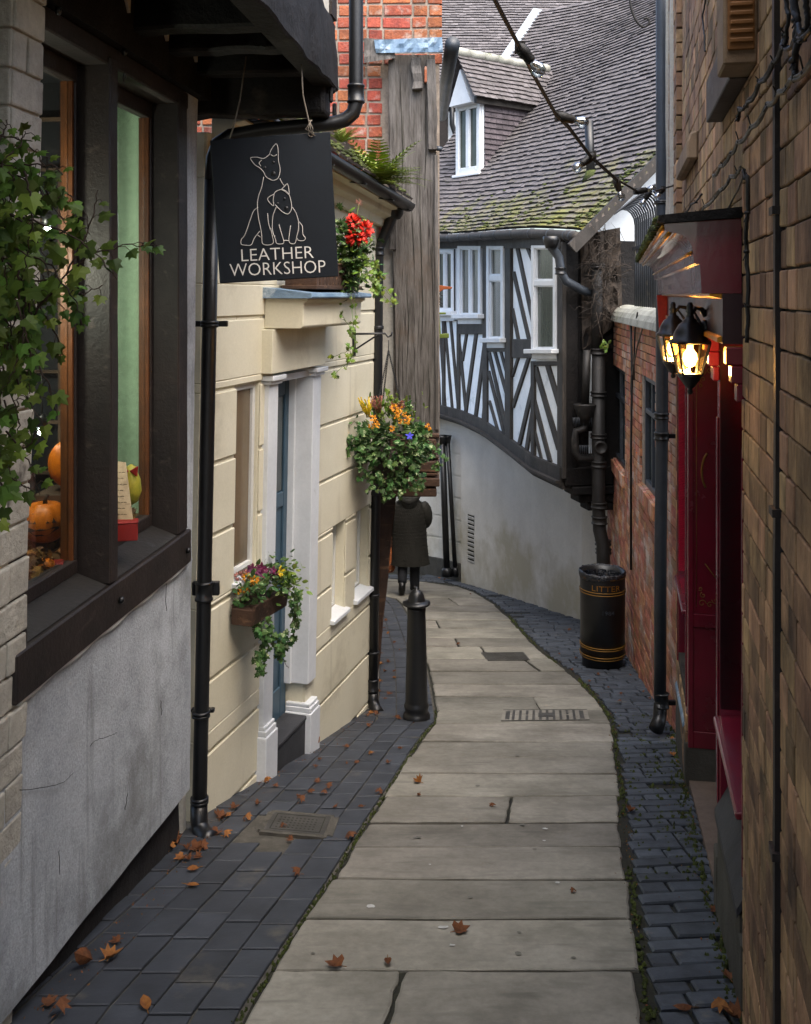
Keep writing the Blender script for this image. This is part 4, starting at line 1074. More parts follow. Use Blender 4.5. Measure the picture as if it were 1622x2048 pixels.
def flowers(root, name, spec, m, D, r, fn=pansy):
    for (x, y) in spec:
        mb = MB(); fn(mb, P(x, y, D+RND.uniform(-.04, .04)), r*RND.uniform(.8, 1.2)); mb.build(name, M[m], root, recalc=False)
flowers(WBX_, 'pansy', [(497, 1143), (504, 1137), (512, 1143), (507, 1148), (519, 1140), (524, 1147), (530, 1140), (501, 1152), (535, 1149), (515, 1153), (546, 1141), (549, 1148), (523, 1135)], 'fl_purple', 5.75, .026)
flowers(WBX_, 'marigold', [(472, 1178), (480, 1171), (490, 1179), (498, 1177), (511, 1163), (515, 1170), (492, 1154), (476, 1182), (508, 1160)], 'fl_orange', 5.68, .021, lambda m, c, r: ball(m, c, r))
flowers(WBX_, 'pansy', [(561, 1142), (558, 1148)], 'fl_yellow', 5.8, .022)
flowers(WBX_, 'faded_bloom', [(477, 1153), (487, 1147)], 'fl_pink', 5.72, .024, lambda m, c, r: ball(m, c, r))

# geranium trough on the hood
GT = thing('geranium_trough', cr(6.7, -.0, .15), 'dark slatted trough of red geraniums and trailing leaves on the ledge above the door', 'planter')
mb = MB()
for k in range(14):
    t = 6.15+.055*k; mb.rect(cr, t, t+.045, .05, .19, .05, .26)
mb.rect(cr, 6.13, 6.93, .19, .205, .045, .265); mb.rect(cr, 6.13, 6.93, .035, .06, .04, .27)
mb.build('trough', M['corbel_oak'], GT, bevel=.004)
g, st = MB(), MB()
DG = 6.65
def gp():
    x = RND.gauss(705, 20); y = RND.gauss(505, 28); return P(x, y, DG+RND.uniform(-.2, .15)), V((RND.uniform(-.3, .8), -.8, .5))
leafcloud(g, gp, 330, .05, 'maple', 0)
leafcloud(g, gp, 200, .045, 'oval', 1)
def gp2():
    x = RND.uniform(672, 720); y = RND.uniform(440, 585); return P(x, y, DG+RND.uniform(-.2, .1)), V((RND.uniform(-.3, .8), -.8, .5))
leafcloud(g, gp2, 260, .045, 'ivy', 0)
for pts, n in (([(725, 510), (745, 540), (755, 565), (748, 590)], 40), ([(715, 540), (740, 560), (765, 590), (790, 610)], 26), ([(730, 520), (755, 535), (770, 555)], 22), ([(740, 560), (765, 575), (798, 605)], 20),
               ([(700, 575), (706, 640), (709, 690), (700, 720), (662, 755)], 16), ([(670, 580), (678, 620), (700, 655), (712, 662)], 14), ([(705, 690), (690, 705), (655, 716)], 6), ([(708, 590), (712, 640), (708, 700), (690, 740)], 10), ([(690, 570), (670, 610), (645, 640)], 5)):
    trail(st, g, [P(x, y, DG-.15) for x, y in pts], n, .034, 'ivy', 1)
g.build('foliage', [M['ivy_trail'], M['leaf_bright']], GT, recalc=False); 
for pts in ([(712, 480), (710, 450)], [(735, 490), (728, 462)], [(690, 470), (712, 440), (718, 408)]): st.tube([P(x, y, DG-.1) for x, y in pts], .003, 5)
st.build('stems', M['leaf_bright'], GT)
for x, y, r in ((706, 443, .045), (712, 471, .06), (731, 458, .05), (724, 480, .035), (700, 478, .03)):
    mb = MB(); ball(mb, P(x, y, DG-.16), r, 60); mb.build('geranium', M['fl_red'], GT, recalc=False)
mb = MB()
for k in range(12):
    d = rvec(.2).normalized(); c = P(718, 406, DG-.1); mb.tube([c, c+d*.03], .0015, 4)
mb.build('seed_head', M['fl_pink'], GT)

# ferns on the roof edge
def fern(base, n, L, label, spread=1.0, lean=(0, 0, 0)):
    base = V(base); t = thing('fern', base, label, 'fern'); st, lf = MB(), MB()
    for k in range(n):
        a = RND.uniform(0, 2*math.pi); el = RND.uniform(.35, 1.2)
        d = V((math.cos(a)*math.cos(el)*spread, math.sin(a)*math.cos(el)*spread, math.sin(el)))+V(lean)*RND.uniform(.4, 1); d.normalize()
        l = L*RND.uniform(.6, 1.1); pts = []
        p = V(base); dd = V(d)
        for i in range(15):
            pts.append(V(p)); p = p+dd*l/14; dd = (dd+V((0, 0, -.055))).normalized()
        st.tube(pts, [.002*(1-.7*i/15) for i in range(15)], 4)
        side = d.cross(V((0, 0, 1))).normalized()
        for i in range(1, 15):
            w = l*.17*math.sin(math.pi*min(1, .15+i/15*.9))**.8
            for s in (-1, 1):
                tt = (pts[min(i+1, 14)]-pts[i-1]).normalized()
                nn = tt.cross(side*s); 
                leaf(lf, pts[i], side*s+tt*.35, nn if nn.z > 0 else -nn, w*1.2+.004, 'thin', 0, .1)
    st.build('stems', M['leaf_bright'], t); lf.build('fronds', M['fern'], t, recalc=False)
fern(P(752, 372, 7.2), 46, .44, 'big yellow green fern growing from the mossy gutter against the timber post', 1.1, (.35, -.25, .1))
fern(P(683, 285, 6.7), 14, .2, 'small fern in the roof tiles just right of the sign top', 1.1, (.2, -.3, .2))
fern(P(545, 258, 5.9), 12, .18, 'small pale fern on the tiles behind the bent pipe', 1.1, (.3, -.2, .1))
fern(P(650, 262, 6.4), 7, .11, 'tiny fern on the mossy tiles above the pipe bend', 1.1, (.2, -.3, .1))

# hanging basket and its wall bracket
DB = 7.62
BR = thing('basket_bracket', cr(7.5, -.4, 0), 'slim black iron wall bracket holding up the flower basket', 'bracket')
mb = MB(); a = crpx(708, 668, 0.0); e = P(784, 664, DB)
mb.tube([a, P(770, 667, DB), P(776, 674, DB), P(782, 671, DB), e], .008, 8); mb.build('arm', M['iron_black'], BR)
mb = MB(); mb.tube([crpx(709, 700, .0), P(752, 672, DB), P(758, 669, DB)], .007, 8); mb.build('brace', M['iron_black'], BR)
mb = MB(); mb.beam(crpx(708, 660, .01), crpx(708, 712, .01), .03, .012); mb.build('back_plate', M['iron_black'], BR)
HB = thing('hanging_basket', P(786, 985, DB), 'round hanging basket overflowing with ivy and orange flowers in front of the oak post', 'hanging basket')
hook = P(777, 680, DB)
for x, y, dY in ((757, 800, -.12), (766, 800, .15), (800, 800, 0)):
    mb = MB(); b = P(x, y, DB+dY); n = 22
    if x == 757: mb.tube([hook, hook+V((0, 0, -.09))], .003, 5)
    h2 = hook+V((0, 0, -.08))
    for i in range(n):
        p = h2.lerp(b, (i+.5)/n); d = (b-h2).normalized(); u = d.orthogonal().normalized(); w = d.cross(u)
        if i % 2: u, w = w, u
        l = (b-h2).length/n*.75
        mb.tube([p+d*l*math.cos(q)+u*l*.42*math.sin(q) for q in [z*.785 for z in range(9)]], .0025, 5, cap=False)
    mb.build('chain', M['iron_black'], HB)
cB = P(784, 900, DB)
mb = MB(); mb.lathe(cB+V((0, 0, -.2)), [(.02, -.02), (.11, .02), (.17, .1), (.2, .2), (.19, .2), (.15, .18)], 20); mb.build('basket', M['dead_stem'], HB)
g, st = MB(), MB()
def hb1():
    a = RND.uniform(0, 2*math.pi); ph = RND.uniform(-.6, .9); r = .26*RND.uniform(.75, 1.08)
    o = V((math.cos(a)*math.cos(ph), math.sin(a)*math.cos(ph), math.sin(ph)*.75)); return cB+V((0, 0, .03))+V((o.x*r*1.03, o.y*r, o.z*r)), o
leafcloud(g, hb1, 620, .055, 'ivy', 0)
def hb2():
    a = RND.uniform(0, 2*math.pi); r = RND.uniform(.05, .22); z = RND.uniform(-.28, -.05); o = V((math.cos(a), math.sin(a), -.3)); return cB+V((.03+o.x*r*1.0, o.y*r, z)), o
leafcloud(g, hb2, 260, .045, 'ivy', 0)
def hb3():
    x = RND.gauss(785, 26); y = RND.gauss(828, 14); return P(x, y, DB+RND.uniform(-.15, .15)), V((RND.uniform(-.5, .5), -.6, 1))
leafcloud(g, hb3, 260, .045, 'oval', 1)
for pts, n in (([(700, 900), (692, 905), (700, 915)], 14), ([(720, 870), (700, 880), (692, 895)], 16), ([(715, 920), (725, 945), (738, 960)], 12), ([(850, 900), (868, 915), (878, 935)], 18), ([(845, 870), (858, 890), (868, 905)], 16),
               ([(800, 940), (790, 965), (775, 985)], 24), ([(830, 940), (842, 965), (838, 985)], 16), ([(760, 940), (748, 965), (760, 980)], 18), ([(735, 910), (720, 915), (708, 925)], 14), ([(780, 950), (785, 980), (782, 992)], 12), ([(815, 950), (822, 975), (828, 984)], 8), ([(855, 880), (872, 890), (880, 905), (884, 918)], 12), ([(710, 890), (696, 878), (690, 868)], 8), ([(725, 925), (716, 942), (722, 960)], 9), ([(735, 940), (742, 972), (736, 990)], 9), ([(800, 955), (806, 985), (800, 1000)], 9), ([(715, 850), (708, 842), (702, 850)], 6), ([(840, 850), (856, 858), (862, 870)], 8), ([(770, 955), (764, 985), (770, 1003)], 10)):
    trail(st, g, [P(x, y, DB-.2) for x, y in pts], n, .042, 'ivy', 0, .025)
for k in range(9):
    x, y = RND.uniform(772, 800), RND.uniform(775, 800); p = P(RND.uniform(775, 800), 835, DB); e = P(x, y, DB)
    st.tube([p, e], .002, 4)
    for i in range(9):
        c = p.lerp(e, .25+.75*i/9); leaf(g, c, rvec(.5), V((0, -1, .5)), .03, 'oval', 1)
for k in range(7):
    x, y = RND.uniform(812, 828), RND.uniform(785, 812); p = P(RND.uniform(805, 822), 840, DB); e = P(x, y, DB)
    for i in range(9):
        c = p.lerp(e, .2+.8*i/9); leaf(g, c, rvec(.5), V((0, -1, .5)), .028, 'oval', 2)
g.build('foliage', [M['ivy_trail'], M['leaf_bright'], M['ivy_trail']], HB, recalc=False); st.build('stems', M['stem'], HB)
flowers(HB, 'marigold', [(790, 822), (799, 818), (793, 832), (810, 829), (818, 836), (800, 842), (814, 842), (751, 844), (755, 851), (743, 852), (746, 836), (857, 853), (784, 857), (788, 815), (795, 828)], 'fl_orange', DB-.22, .022, lambda m, c, r: ball(m, c, r))
flowers(HB, 'pansy', [(819, 872)], 'fl_blue', DB-.28, .026)
for base, m, n, tip in (((738, 835), 'fl_yellow', 16, (730, 795)), ((756, 825), 'fl_pink', 22, (752, 793)), ((792, 815), 'fl_pink', 14, (795, 803))):
    mb = MB()
    for k in range(n):
        p = P(base[0]+RND.uniform(-5, 5), base[1], DB-.1); e = P(tip[0]+RND.uniform(-14, 14), tip[1]+RND.uniform(-2, 14), DB-.12+RND.uniform(-.08, .08))
        mb.tube([p, p.lerp(e, .5)+V((0, 0, .015)), e], .003, 4)
        for i in range(6): leaf(mb, p.lerp(e, .35+.65*i/6), (e-p)+rvec()*.06, V((0, -1, .3)), .02, 'oval')
    mb.build('heather', M[m], HB, recalc=False)

# ---------------------------------------------------------------- brick house with the great oak post
B = thing('brick_house', (-.3, 8.6, gz(8.6)), 'jettied old red brick house with an exposed oak corner post and carved foot', 'house')
YB = 8.22
fB = lambda X, z, o: V((X, YB-o, z))
mb = MB(); mb.rect(fB, -2.4, .28, -1.5, 3.2, -.3, -.012)
mb.build('wall', M['mortar_pale'], B)
mb = MB(); bricks(mb, fB, -2.4, .30, -.1, 3.2, .225, .1, .019, .0, -.03, [(-.14, .4, -2, 1.93)], jit=.012)
mb.build('brickwork', M['brick_red'], B, bevel=.004)
mb = MB(); mb.rect(fB, -.2, -.10, -1.6, .55, -.2, .02, 1, 20, 0, .01); mb.build('plaster', M['plaster_off'], B)
# post
mb = MB()
def post(u, z, o):          # u 0..1 over the four faces
    c = V((.0915, YB+.10, 0)); hw = .176+.006*math.sin(z*2.2)+.008*mnoise.noise(V((z*1.3, 1, 0))); x0 = -.012*(z+.3)
    k = u*4 % 4; s = int(k); f = k-s
    pts = [(-hw, -.2), (hw, -.2), (hw, .2), (-hw, .2)]; a, b = pts[s], pts[(s+1) % 4]
    rr = .006*mnoise.noise(V((u*9, z*2.1, 4)))
    return c+V(((a[0]+(b[0]-a[0])*f)*(1+rr*3)+x0, (a[1]+(b[1]-a[1])*f)*(1+rr*3)+rr, z))
nu, nz = 48, 60
vs = [post(i/nu, -1.32+3.27*j/nz, 0) for j in range(nz+1) for i in range(nu)]
fs = [(j*nu+i, j*nu+(i+1) % nu, (j+1)*nu+(i+1) % nu, (j+1)*nu+i) for j in range(nz) for i in range(nu)]+[tuple(nz*nu+i for i in range(nu))]
mb.add(vs, fs); po = mb.build('post', M['post_oak'], B)
mb = MB()
mb.beam(P(784, 120, YB-.11), P(786, 500, YB-.11), .03, .06, nseg=12, wob=.12); mb.beam(P(872, 310, YB-.105), P(874, 860, YB-.105), .04, .03, nseg=12, wob=.12)
mb.beam(P(862, 120, YB-.13), P(866, 300, YB-.13), .05, .07, nseg=6, wob=.2); mb.beam(P(832, 118, YB-.12), P(836, 180, YB-.12), .09, .08, nseg=4, wob=.25)
mb.build('timber_facing', M['post_oak'], po, bevel=.006)
mb = MB()
for pts in ([(838, 330), (842, 480), (846, 620), (843, 700)], [(812, 560), (818, 640), (812, 770)], [(856, 720), (860, 790), (858, 850)], [(800, 140), (806, 300), (803, 420)], [(822, 400), (826, 470), (829, 540)], [(800, 640), (797, 740), (801, 850)], [(866, 400), (864, 520), (867, 640)], [(850, 200), (852, 300), (849, 380)], [(828, 740), (832, 800), (829, 860)]):
    mb.tube([P(x, y, YB-.105) for x, y in pts], [.001]+[.0035]*(len(pts)-2)+[.001], 5)
mb.build('crack', M['joint_dark'], po)
mb = MB(); mb.box(P(856, 150, YB-.13), (.06, .05, .13)); mb.build('loose_brick', M['brick_red'], po, bevel=.006)
# carved foot
mb = MB()
for y0, y1, x0, x1, d in ((862, 872, 786, 878, .22), (872, 905, 780, 872, .24), (905, 912, 772, 876, .25), (915, 938, 768, 878, .27), (938, 946, 764, 874, .26), (948, 966, 762, 878, .29), (968, 986, 758, 872, .27)):
    a, b = P(x0, y0, YB), P(x1, y1, YB)
    mb.box(((a.x+b.x)/2, YB+.08, (a.z+b.z)/2), (b.x-a.x, .24+d, a.z-b.z-.004))
mb.build('corbel', M['corbel_oak'], B, bevel=.022, bseg=3)
mb = MB(); mb.beam(P(776, 986, YB+.05), P(735, 1390, YB+.05), .115, .14, nseg=10, wob=.06); mb.build('prop', M['corbel_oak'], B, bevel=.008)
mb = MB(); mb.rect(fB, -2.4, -.23, -3.7, -1.5, -.4, -.1); mb.prism([V((-.25, 8.35, -3.8)), V((-.45, 12, -4.3)), V((-.45, 12, -1.6)), V((-.25, 8.35, -1.6))], (-.2, 0, 0)); mb.prism([V((-.45, 12, -4.6)), V((-1.0, 17.2, -5.2)), V((-1.0, 17.2, -1.6)), V((-.45, 12, -1.6))], (-.2, 0, 0))
mb.build('ground_wall', M['plaster_off'], B)
mb = MB(); mb.prism([V((.24, 8.45, -1.5)), V((.20, 12.4, -1.5)), V((.20, 12.4, 2.2)), V((.24, 8.45, 2.2))], (-2.6, 0, 0)); mb.build('side_wall', M['plaster_off'], B)
# lead flashing and beam head, gutter end
mb = MB(); q = lambda x, y, o: P(x, y, YB-.2-o)
mb.patch(q, [(752, 106), (886, 104), (884, 74), (748, 80)], 0, .02, 14, 3, 0, .03); mb.build('lead_flashing', M['lead_blue'], B)
mb = MB(); mb.patch(q, [(728, 126), (790, 116), (790, 80), (728, 76)], -.1, .0, 8, 4, 0, .02); mb.build('beam_end', M['post_oak'], B)
mb = MB(); mb.tube([P(905, 88, 8.05), P(893, 160, 9.6), P(884, 232, 11.6)], .062, 12); mb.build('gutter', M['iron_grey'], B)
mb = MB(); mb.tube([P(872, 296, 8.1), P(884, 299, 8.1)], .02, 8); mb.build('bolt', M['iron_grey'], B)
# little bracket and green box seen past the post
RB = thing('shop_bracket', P(880, 575, 9.2), 'small rust brown pointed sign bracket sticking out beyond the oak post', 'bracket')
mb = MB(); mb.prism([P(868, 569, 9.2), P(905, 574, 9.2), P(903, 578, 9.2), P(888, 579, 9.2), P(878, 585, 9.2), P(868, 586, 9.2)], (0, .05, 0)); mb.build('plate', M['terracotta'], RB, bevel=.004)
mb = MB()
for k in range(8): mb.tube([P(874+RND.uniform(-3, 3), 586+3*k, 9.2), P(880+RND.uniform(-6, 6), 592+3*k, 9.18)], .006, 4)
mb.build('scroll', M['cable'], RB)
GB = thing('lantern_bracket', P(880, 670, 9.0), 'small mossy green bracket frame fixed to the far side of the oak post', 'bracket')
mb = MB()
for p in ([(870, 625), (892, 625), (892, 629), (870, 629)], [(870, 669), (898, 667), (898, 676), (870, 677)], [(872, 630), (879, 630), (882, 668), (874, 668)]): mb.prism([P(x, y, 9.0) for x, y in p], (0, .06, 0))
mb.build('frame', M['green_paint'], GB, bevel=.004)
# ---------------------------------------------------------------- tan brick house with the red shopfront, on the right
T = thing('tan_brick_house', (1.6, 4.5, gz(4.5)), 'tall tan brick house with a maroon shopfront along the narrow lane', 'house')
YE = 6.98                                              # far corner
fr = RW.pt
oz = .005                                              # top of the shopfront
shop = (3.24, 6.95, -4, oz+.2)
mb = MB()
mb.rect(fr, 1.35, 3.235, -3.3, 1.05, -.35, -.012); mb.rect(Wall(.938, -.184, -1).pt, -2.5, 1.36, -3.3, 1.05, -.35, -.012)
mb.rect(fr, 3.236, 5.0, .0, 1.62, -.35, -.012); mb.rect(fr, 5.001, YE, .0, 2.2, -.35, -.012)
mb.rect(fr, 6.93, YE, -3.6, 0, -.35, -.012)
mb.rect(fr, 5.98, 6.93, -3.6, -2.45, -.35, -.012)
mb.prism([fr(YE, -3.7, -.02), fr(YE, -3.7, -3), fr(YE, 2.2, -3), fr(YE, 2.2, -.02)], (0, -.06, 0))
mb.build('wall', M['mortar_dark'], T)
def strip(Y, z): return not (2.475 < Y < 2.515)
mb = MB()
bricks(mb, fr, 1.36, 2.477, -3.3, 1.05, .225, .099, .006, .0, -.03, [], True, .006)
bricks(mb, fr, 2.513, 3.235, -3.3, 1.05, .225, .099, .006, .0, -.03, [], True, .006)
RB_ = Wall(.938, -.184, -1); bricks(mb, RB_.pt, -2.5, 1.35, -2.2, 1.05, .225, .099, .006, .0, -.03, [], True, .006)
bricks(mb, fr, 3.237, 5.0, .22, 1.62, .225, .099, .006, .0, -.03, [], True, .006)
bricks(mb, fr, 5.011, 6.30, .22, 2.2, .225, .099, .006, .0, -.03, [], True, .006)
bricks(mb, fr, 5.98, 6.93, -3.3, -2.5, .225, .099, .006, .0, -.03, [], True, .006)
bricks(mb, fr, 6.93, YE, -3.3, .2, .225, .099, .006, .0, -.03, [], True, .006)
mb.build('brickwork', M['brick_tan'], T, bevel=.003)
# corner pier with pale strips
mb = MB(); bricks(mb, fr, 6.31, 6.62, .22, 2.2, .26, .092, .011, .035, -.03, [], False); bricks(mb, fr, 6.72, YE+.03, .22, 2.2, .26, .092, .011, .05, -.03, [], False)
mb.build('corner_brick', M['brick_tan'], T, bevel=.003)
mb = MB(); mb.rect(fr, 6.63, 6.71, .22, 2.2, -.02, .055, 1, 30, 0, .008); mb.rect(fr, YE-.04, YE+.05, .22, 2.2, -.03, .065, 1, 30, 0, .01)
mb.build('quoin_strip', M['plaster_off'], T)
# dark conduit on the near pier
mb = MB(); mb.rect(fr, 2.478, 2.512, -3.1, 1.05, -.03, .012, 1, 60, 0, .004); mb.build('conduit', M['frame_brown'], T)
for z in (-2.2, -1.4, -.55, .2, .9):
    mb = MB(); mb.rect(fr, 2.465, 2.525, z, z+.02, -.01, .02); mb.build('conduit_clip', M['frame_brown'], T)

# shopfront
S = thing('shopfront', fr(4.9, gz(4.9), 0), 'maroon painted shopfront with heavy moulded cornice, gilded beads and a recessed doorway', 'shopfront')
prof = [(0, .005), (.125, .005), (.13, .10), (.148, .104), (.15, .118)]+[(.152+.066*(1-math.cos(a)), .135+.07*math.sin(a)) for a in [i*math.pi/2/9 for i in range(10)]]+[(.222, .207), (.24, .212), (.245, .235), (0, .25)]
def cpath(t, o, z): return fr(t, z, o)
mb = MB(); mb.sweep(prof, cpath, [3.25, 4.2, 5.2, 6.2, 6.88]); mb.build('cornice', M['maroon'], S, smooth_angle=30)
mb = MB(); mb.sweep([(0, .2505), (.255, .236), (.265, .245), (.262, .262), (0, .285)], cpath, [3.22+.12*i for i in range(31)]); mb.build('lead_capping', M['timber_tar'], S)
for o, z, r in ((.138, .112, .006), (.158, .140, .005), (.225, .207, .008), (.246, .226, .009)):
    mb = MB(); mb.tube([fr(3.26+.36*i, z, o) for i in range(11)], r, 6); mb.build('gilded_bead', M['gold'], S)
mb = MB()
for i in range(220):
    t = RND.uniform(3.3, 6.9); p = fr(t, .25+RND.uniform(-.02, .01), .262); s = RND.uniform(.008, .02); mb.lathe(p, [(s, -s*.5), (s*.8, s*.3), (s*.2, s*.7)], 6)
tag(mb.build('moss_growth', M['moss'], S), kind='stuff')
# frieze below the cornice with gilt bead
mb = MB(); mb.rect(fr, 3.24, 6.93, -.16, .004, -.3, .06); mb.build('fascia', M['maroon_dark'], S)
mb = MB(); mb.sweep([(.061, -.012), (.1, -.003), (.1, .004), (.061, .004)], cpath, [3.26, 6.86]); mb.sweep([(.061, -.155), (.075, -.155), (.075, -.14), (.061, -.135)], cpath, [3.26, 6.86]); mb.build('gilded_bead', M['gold'], S)
# pilasters between the openings, with little stepped capitals
def pilaster(a, b, mm='maroon'):
    zb = gz((a+b)/2)-.05
    m1 = MB(); m1.rect(fr, a, b, zb+.3, -.165, -.2, -.01); m1.rect(fr, a+.02, b-.02, zb+.5, -.5, -.0095, -.002)
    o = m1.build('pilaster', M[mm], S, bevel=.004)
    m1 = MB()
    for k, (z, oo) in enumerate(((-.17, .05), (-.23, .034), (-.29, .016))): m1.rect(fr, a-.012, b+.012, z-.058, z, -.009, oo)
    m1.build('capital', M['maroon'], o, bevel=.004)
    m1 = MB(); m1.rect(fr, a-.01, b+.01, zb, zb+.3, -.2, .004); m1.build('base', M['stone_grey'], o, bevel=.006)
for a, b in ((3.245, 3.30), (4.06, 4.15), (5.98, 6.08), (6.86, 6.92)): pilaster(a, b)
# display windows either side of the doorway
def bay(a, b, zs, mjamb):
    m1 = MB(); m1.rect(fr, a, b, zs+.05, -.19, -.34, -.30); o = m1.build('display_window', M['glass_dark'], S)
    m1 = MB()
    for p, q, r, s in ((a, a+.05, zs+.03, -.165), (b-.05, b, zs+.03, -.165), (a+.05, b-.05, -.24, -.165), (a+.05, b-.05, zs+.03, zs+.09)): m1.rect(fr, p, q, r, s, -.31, -.22)
    m1.build('frame', M['maroon_dark'], o, bevel=.006)
    m1 = MB(); m1.prism([fr(b, zs, -.012), fr(b, zs, -.33), fr(b, -.165, -.33), fr(b, -.165, -.012)], RW.t*.03)
    m1.build('reveal', M[mjamb], o)
    m1 = MB(); m1.sweep([(-.30, zs-.0), (.012, zs-.03), (.016, zs-.04), (.012, zs-.055), (-.30, zs-.055)], cpath, [a, b]); m1.build('sill', M['maroon'], o, bevel=.004)
    g0, g1 = gz(a), gz(b)
    m1 = MB(); m1.patch(lambda Y, t, oo: fr(Y, (gz(Y)-.05)*(1-t)+(zs-.056)*t, oo), [(a, 0), (b, 0), (b, 1), (a, 1)], -.25, -.12); m1.build('panel', M['maroon_dark'], o)
    m1 = MB(); zt = lambda Y: (g0+g1)/2-.25*(Y-(a+b)/2)*.3+.62
    m1.patch(lambda Y, t, oo: fr(Y, zt(Y)-(.24*t), -.118+.128*t)+V((0, 0, oo)), [(a, 0), (b, 0), (b, 1), (a, 1)], -.03, 0, 6, 3, 0, .004); m1.build('slate_weathering', M['lead_blue'] if b > 6 else M['step_slate'], o)
    m1 = MB(); m1.patch(lambda Y, t, oo: fr(Y, (gz(Y)-.1)*(1-t)+(zt(Y)-.262)*t, oo), [(a, 0), (b, 0), (b, 1), (a, 1)], -.2, .0, 8, 4, 0, .01); m1.build('stone_plinth', M['stone_grey'], o)
bay(3.30, 4.06, -1.68, 'maroon_dark'); bay(6.08, 6.86, -1.89, 'red_bright')
# doorway recess with a panelled far cheek and gilt scrolls
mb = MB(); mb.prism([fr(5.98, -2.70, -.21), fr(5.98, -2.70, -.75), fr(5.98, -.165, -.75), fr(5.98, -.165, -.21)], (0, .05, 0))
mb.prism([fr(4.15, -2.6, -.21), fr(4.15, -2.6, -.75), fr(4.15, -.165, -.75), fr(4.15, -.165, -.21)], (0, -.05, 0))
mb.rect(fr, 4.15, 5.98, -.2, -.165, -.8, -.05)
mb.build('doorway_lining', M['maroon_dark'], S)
chk = MB()
def ck(u, z, o): return fr(5.98, z, -.012-u)+V((0, -o, 0))        # u into the building
chk.rect(ck, 0, .03, -2.70, -.165, -.04, .016); chk.rect(ck, .03, .5, -2.70, -2.60, -.04, .014); chk.rect(ck, .03, .5, -1.98, -1.90, -.04, .014); chk.rect(ck, .03, .5, -.3, -.165, -.04, .014)
chk.rect(ck, .03, .5, -2.60, -1.98, -.04, .004); chk.rect(ck, .03, .5, -1.90, -.30, -.04, .003)
co = chk.build('cheek_panel', M['maroon'], S, bevel=.003)
mb = MB()
gl = [(.05, -1.86), (.05, -.42)]
mb.tube([ck(u, z, .005) for u, z in gl], .0022, 5)
def scroll(u, z, s, sx, sz):
    for cx, cz, r, a0 in ((.03, .03, .022, 0), (.07, .025, .016, 1), (.035, .075, .017, 2), (.10, .05, .02, 3), (.02, .11, .012, 4), (.13, .02, .012, 5)):
        pts = [ck(u+sx*(cx+r*(1-.085*i)*math.cos(a0+i*.7))*s, z+sz*(cz+r*(1-.085*i)*math.sin(a0+i*.7))*s, .005) for i in range(11)]
        mb.tube(pts, .0024, 5)
scroll(.05, -1.87, 1.1, 1, 1); scroll(.05, -.42, 1.1, 1, -1)
mb.tube([ck(.15-.07*math.sin(a), -1.05+.13*math.cos(a), .005) for a in [i*.3 for i in range(2, 9)]], .007, 6)
mb.tube([ck(.10, -1.60, .005), ck(.16, -1.68, .005)], .003, 5)
mb.build('gilt_scroll', M['gold_dull'], co)
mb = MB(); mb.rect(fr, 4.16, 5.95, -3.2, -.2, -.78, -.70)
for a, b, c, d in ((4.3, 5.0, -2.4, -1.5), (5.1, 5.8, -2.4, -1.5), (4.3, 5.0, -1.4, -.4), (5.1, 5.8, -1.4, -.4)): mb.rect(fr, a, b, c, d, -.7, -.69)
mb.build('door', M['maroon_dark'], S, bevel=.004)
mb = MB(); mb.patch(lambda Y, t, o: fr(Y, gz(Y)+.015+.03*t+o, -.02-.75*t), [(4.16, 0), (5.97, 0), (5.97, 1), (4.16, 1)], -.2, 0, 6, 3, 0, .004); mb.build('doorstep', M['concrete_pink'], S)
# red end board of the fascia
mb = MB(); mb.prism([fr(6.935, -.30, .0), fr(6.935, -.30, .11), fr(6.935, .0, .13), fr(6.935, .0, .0)], RW.t*.03); mb.build('end_board', M['red_sign'], S)

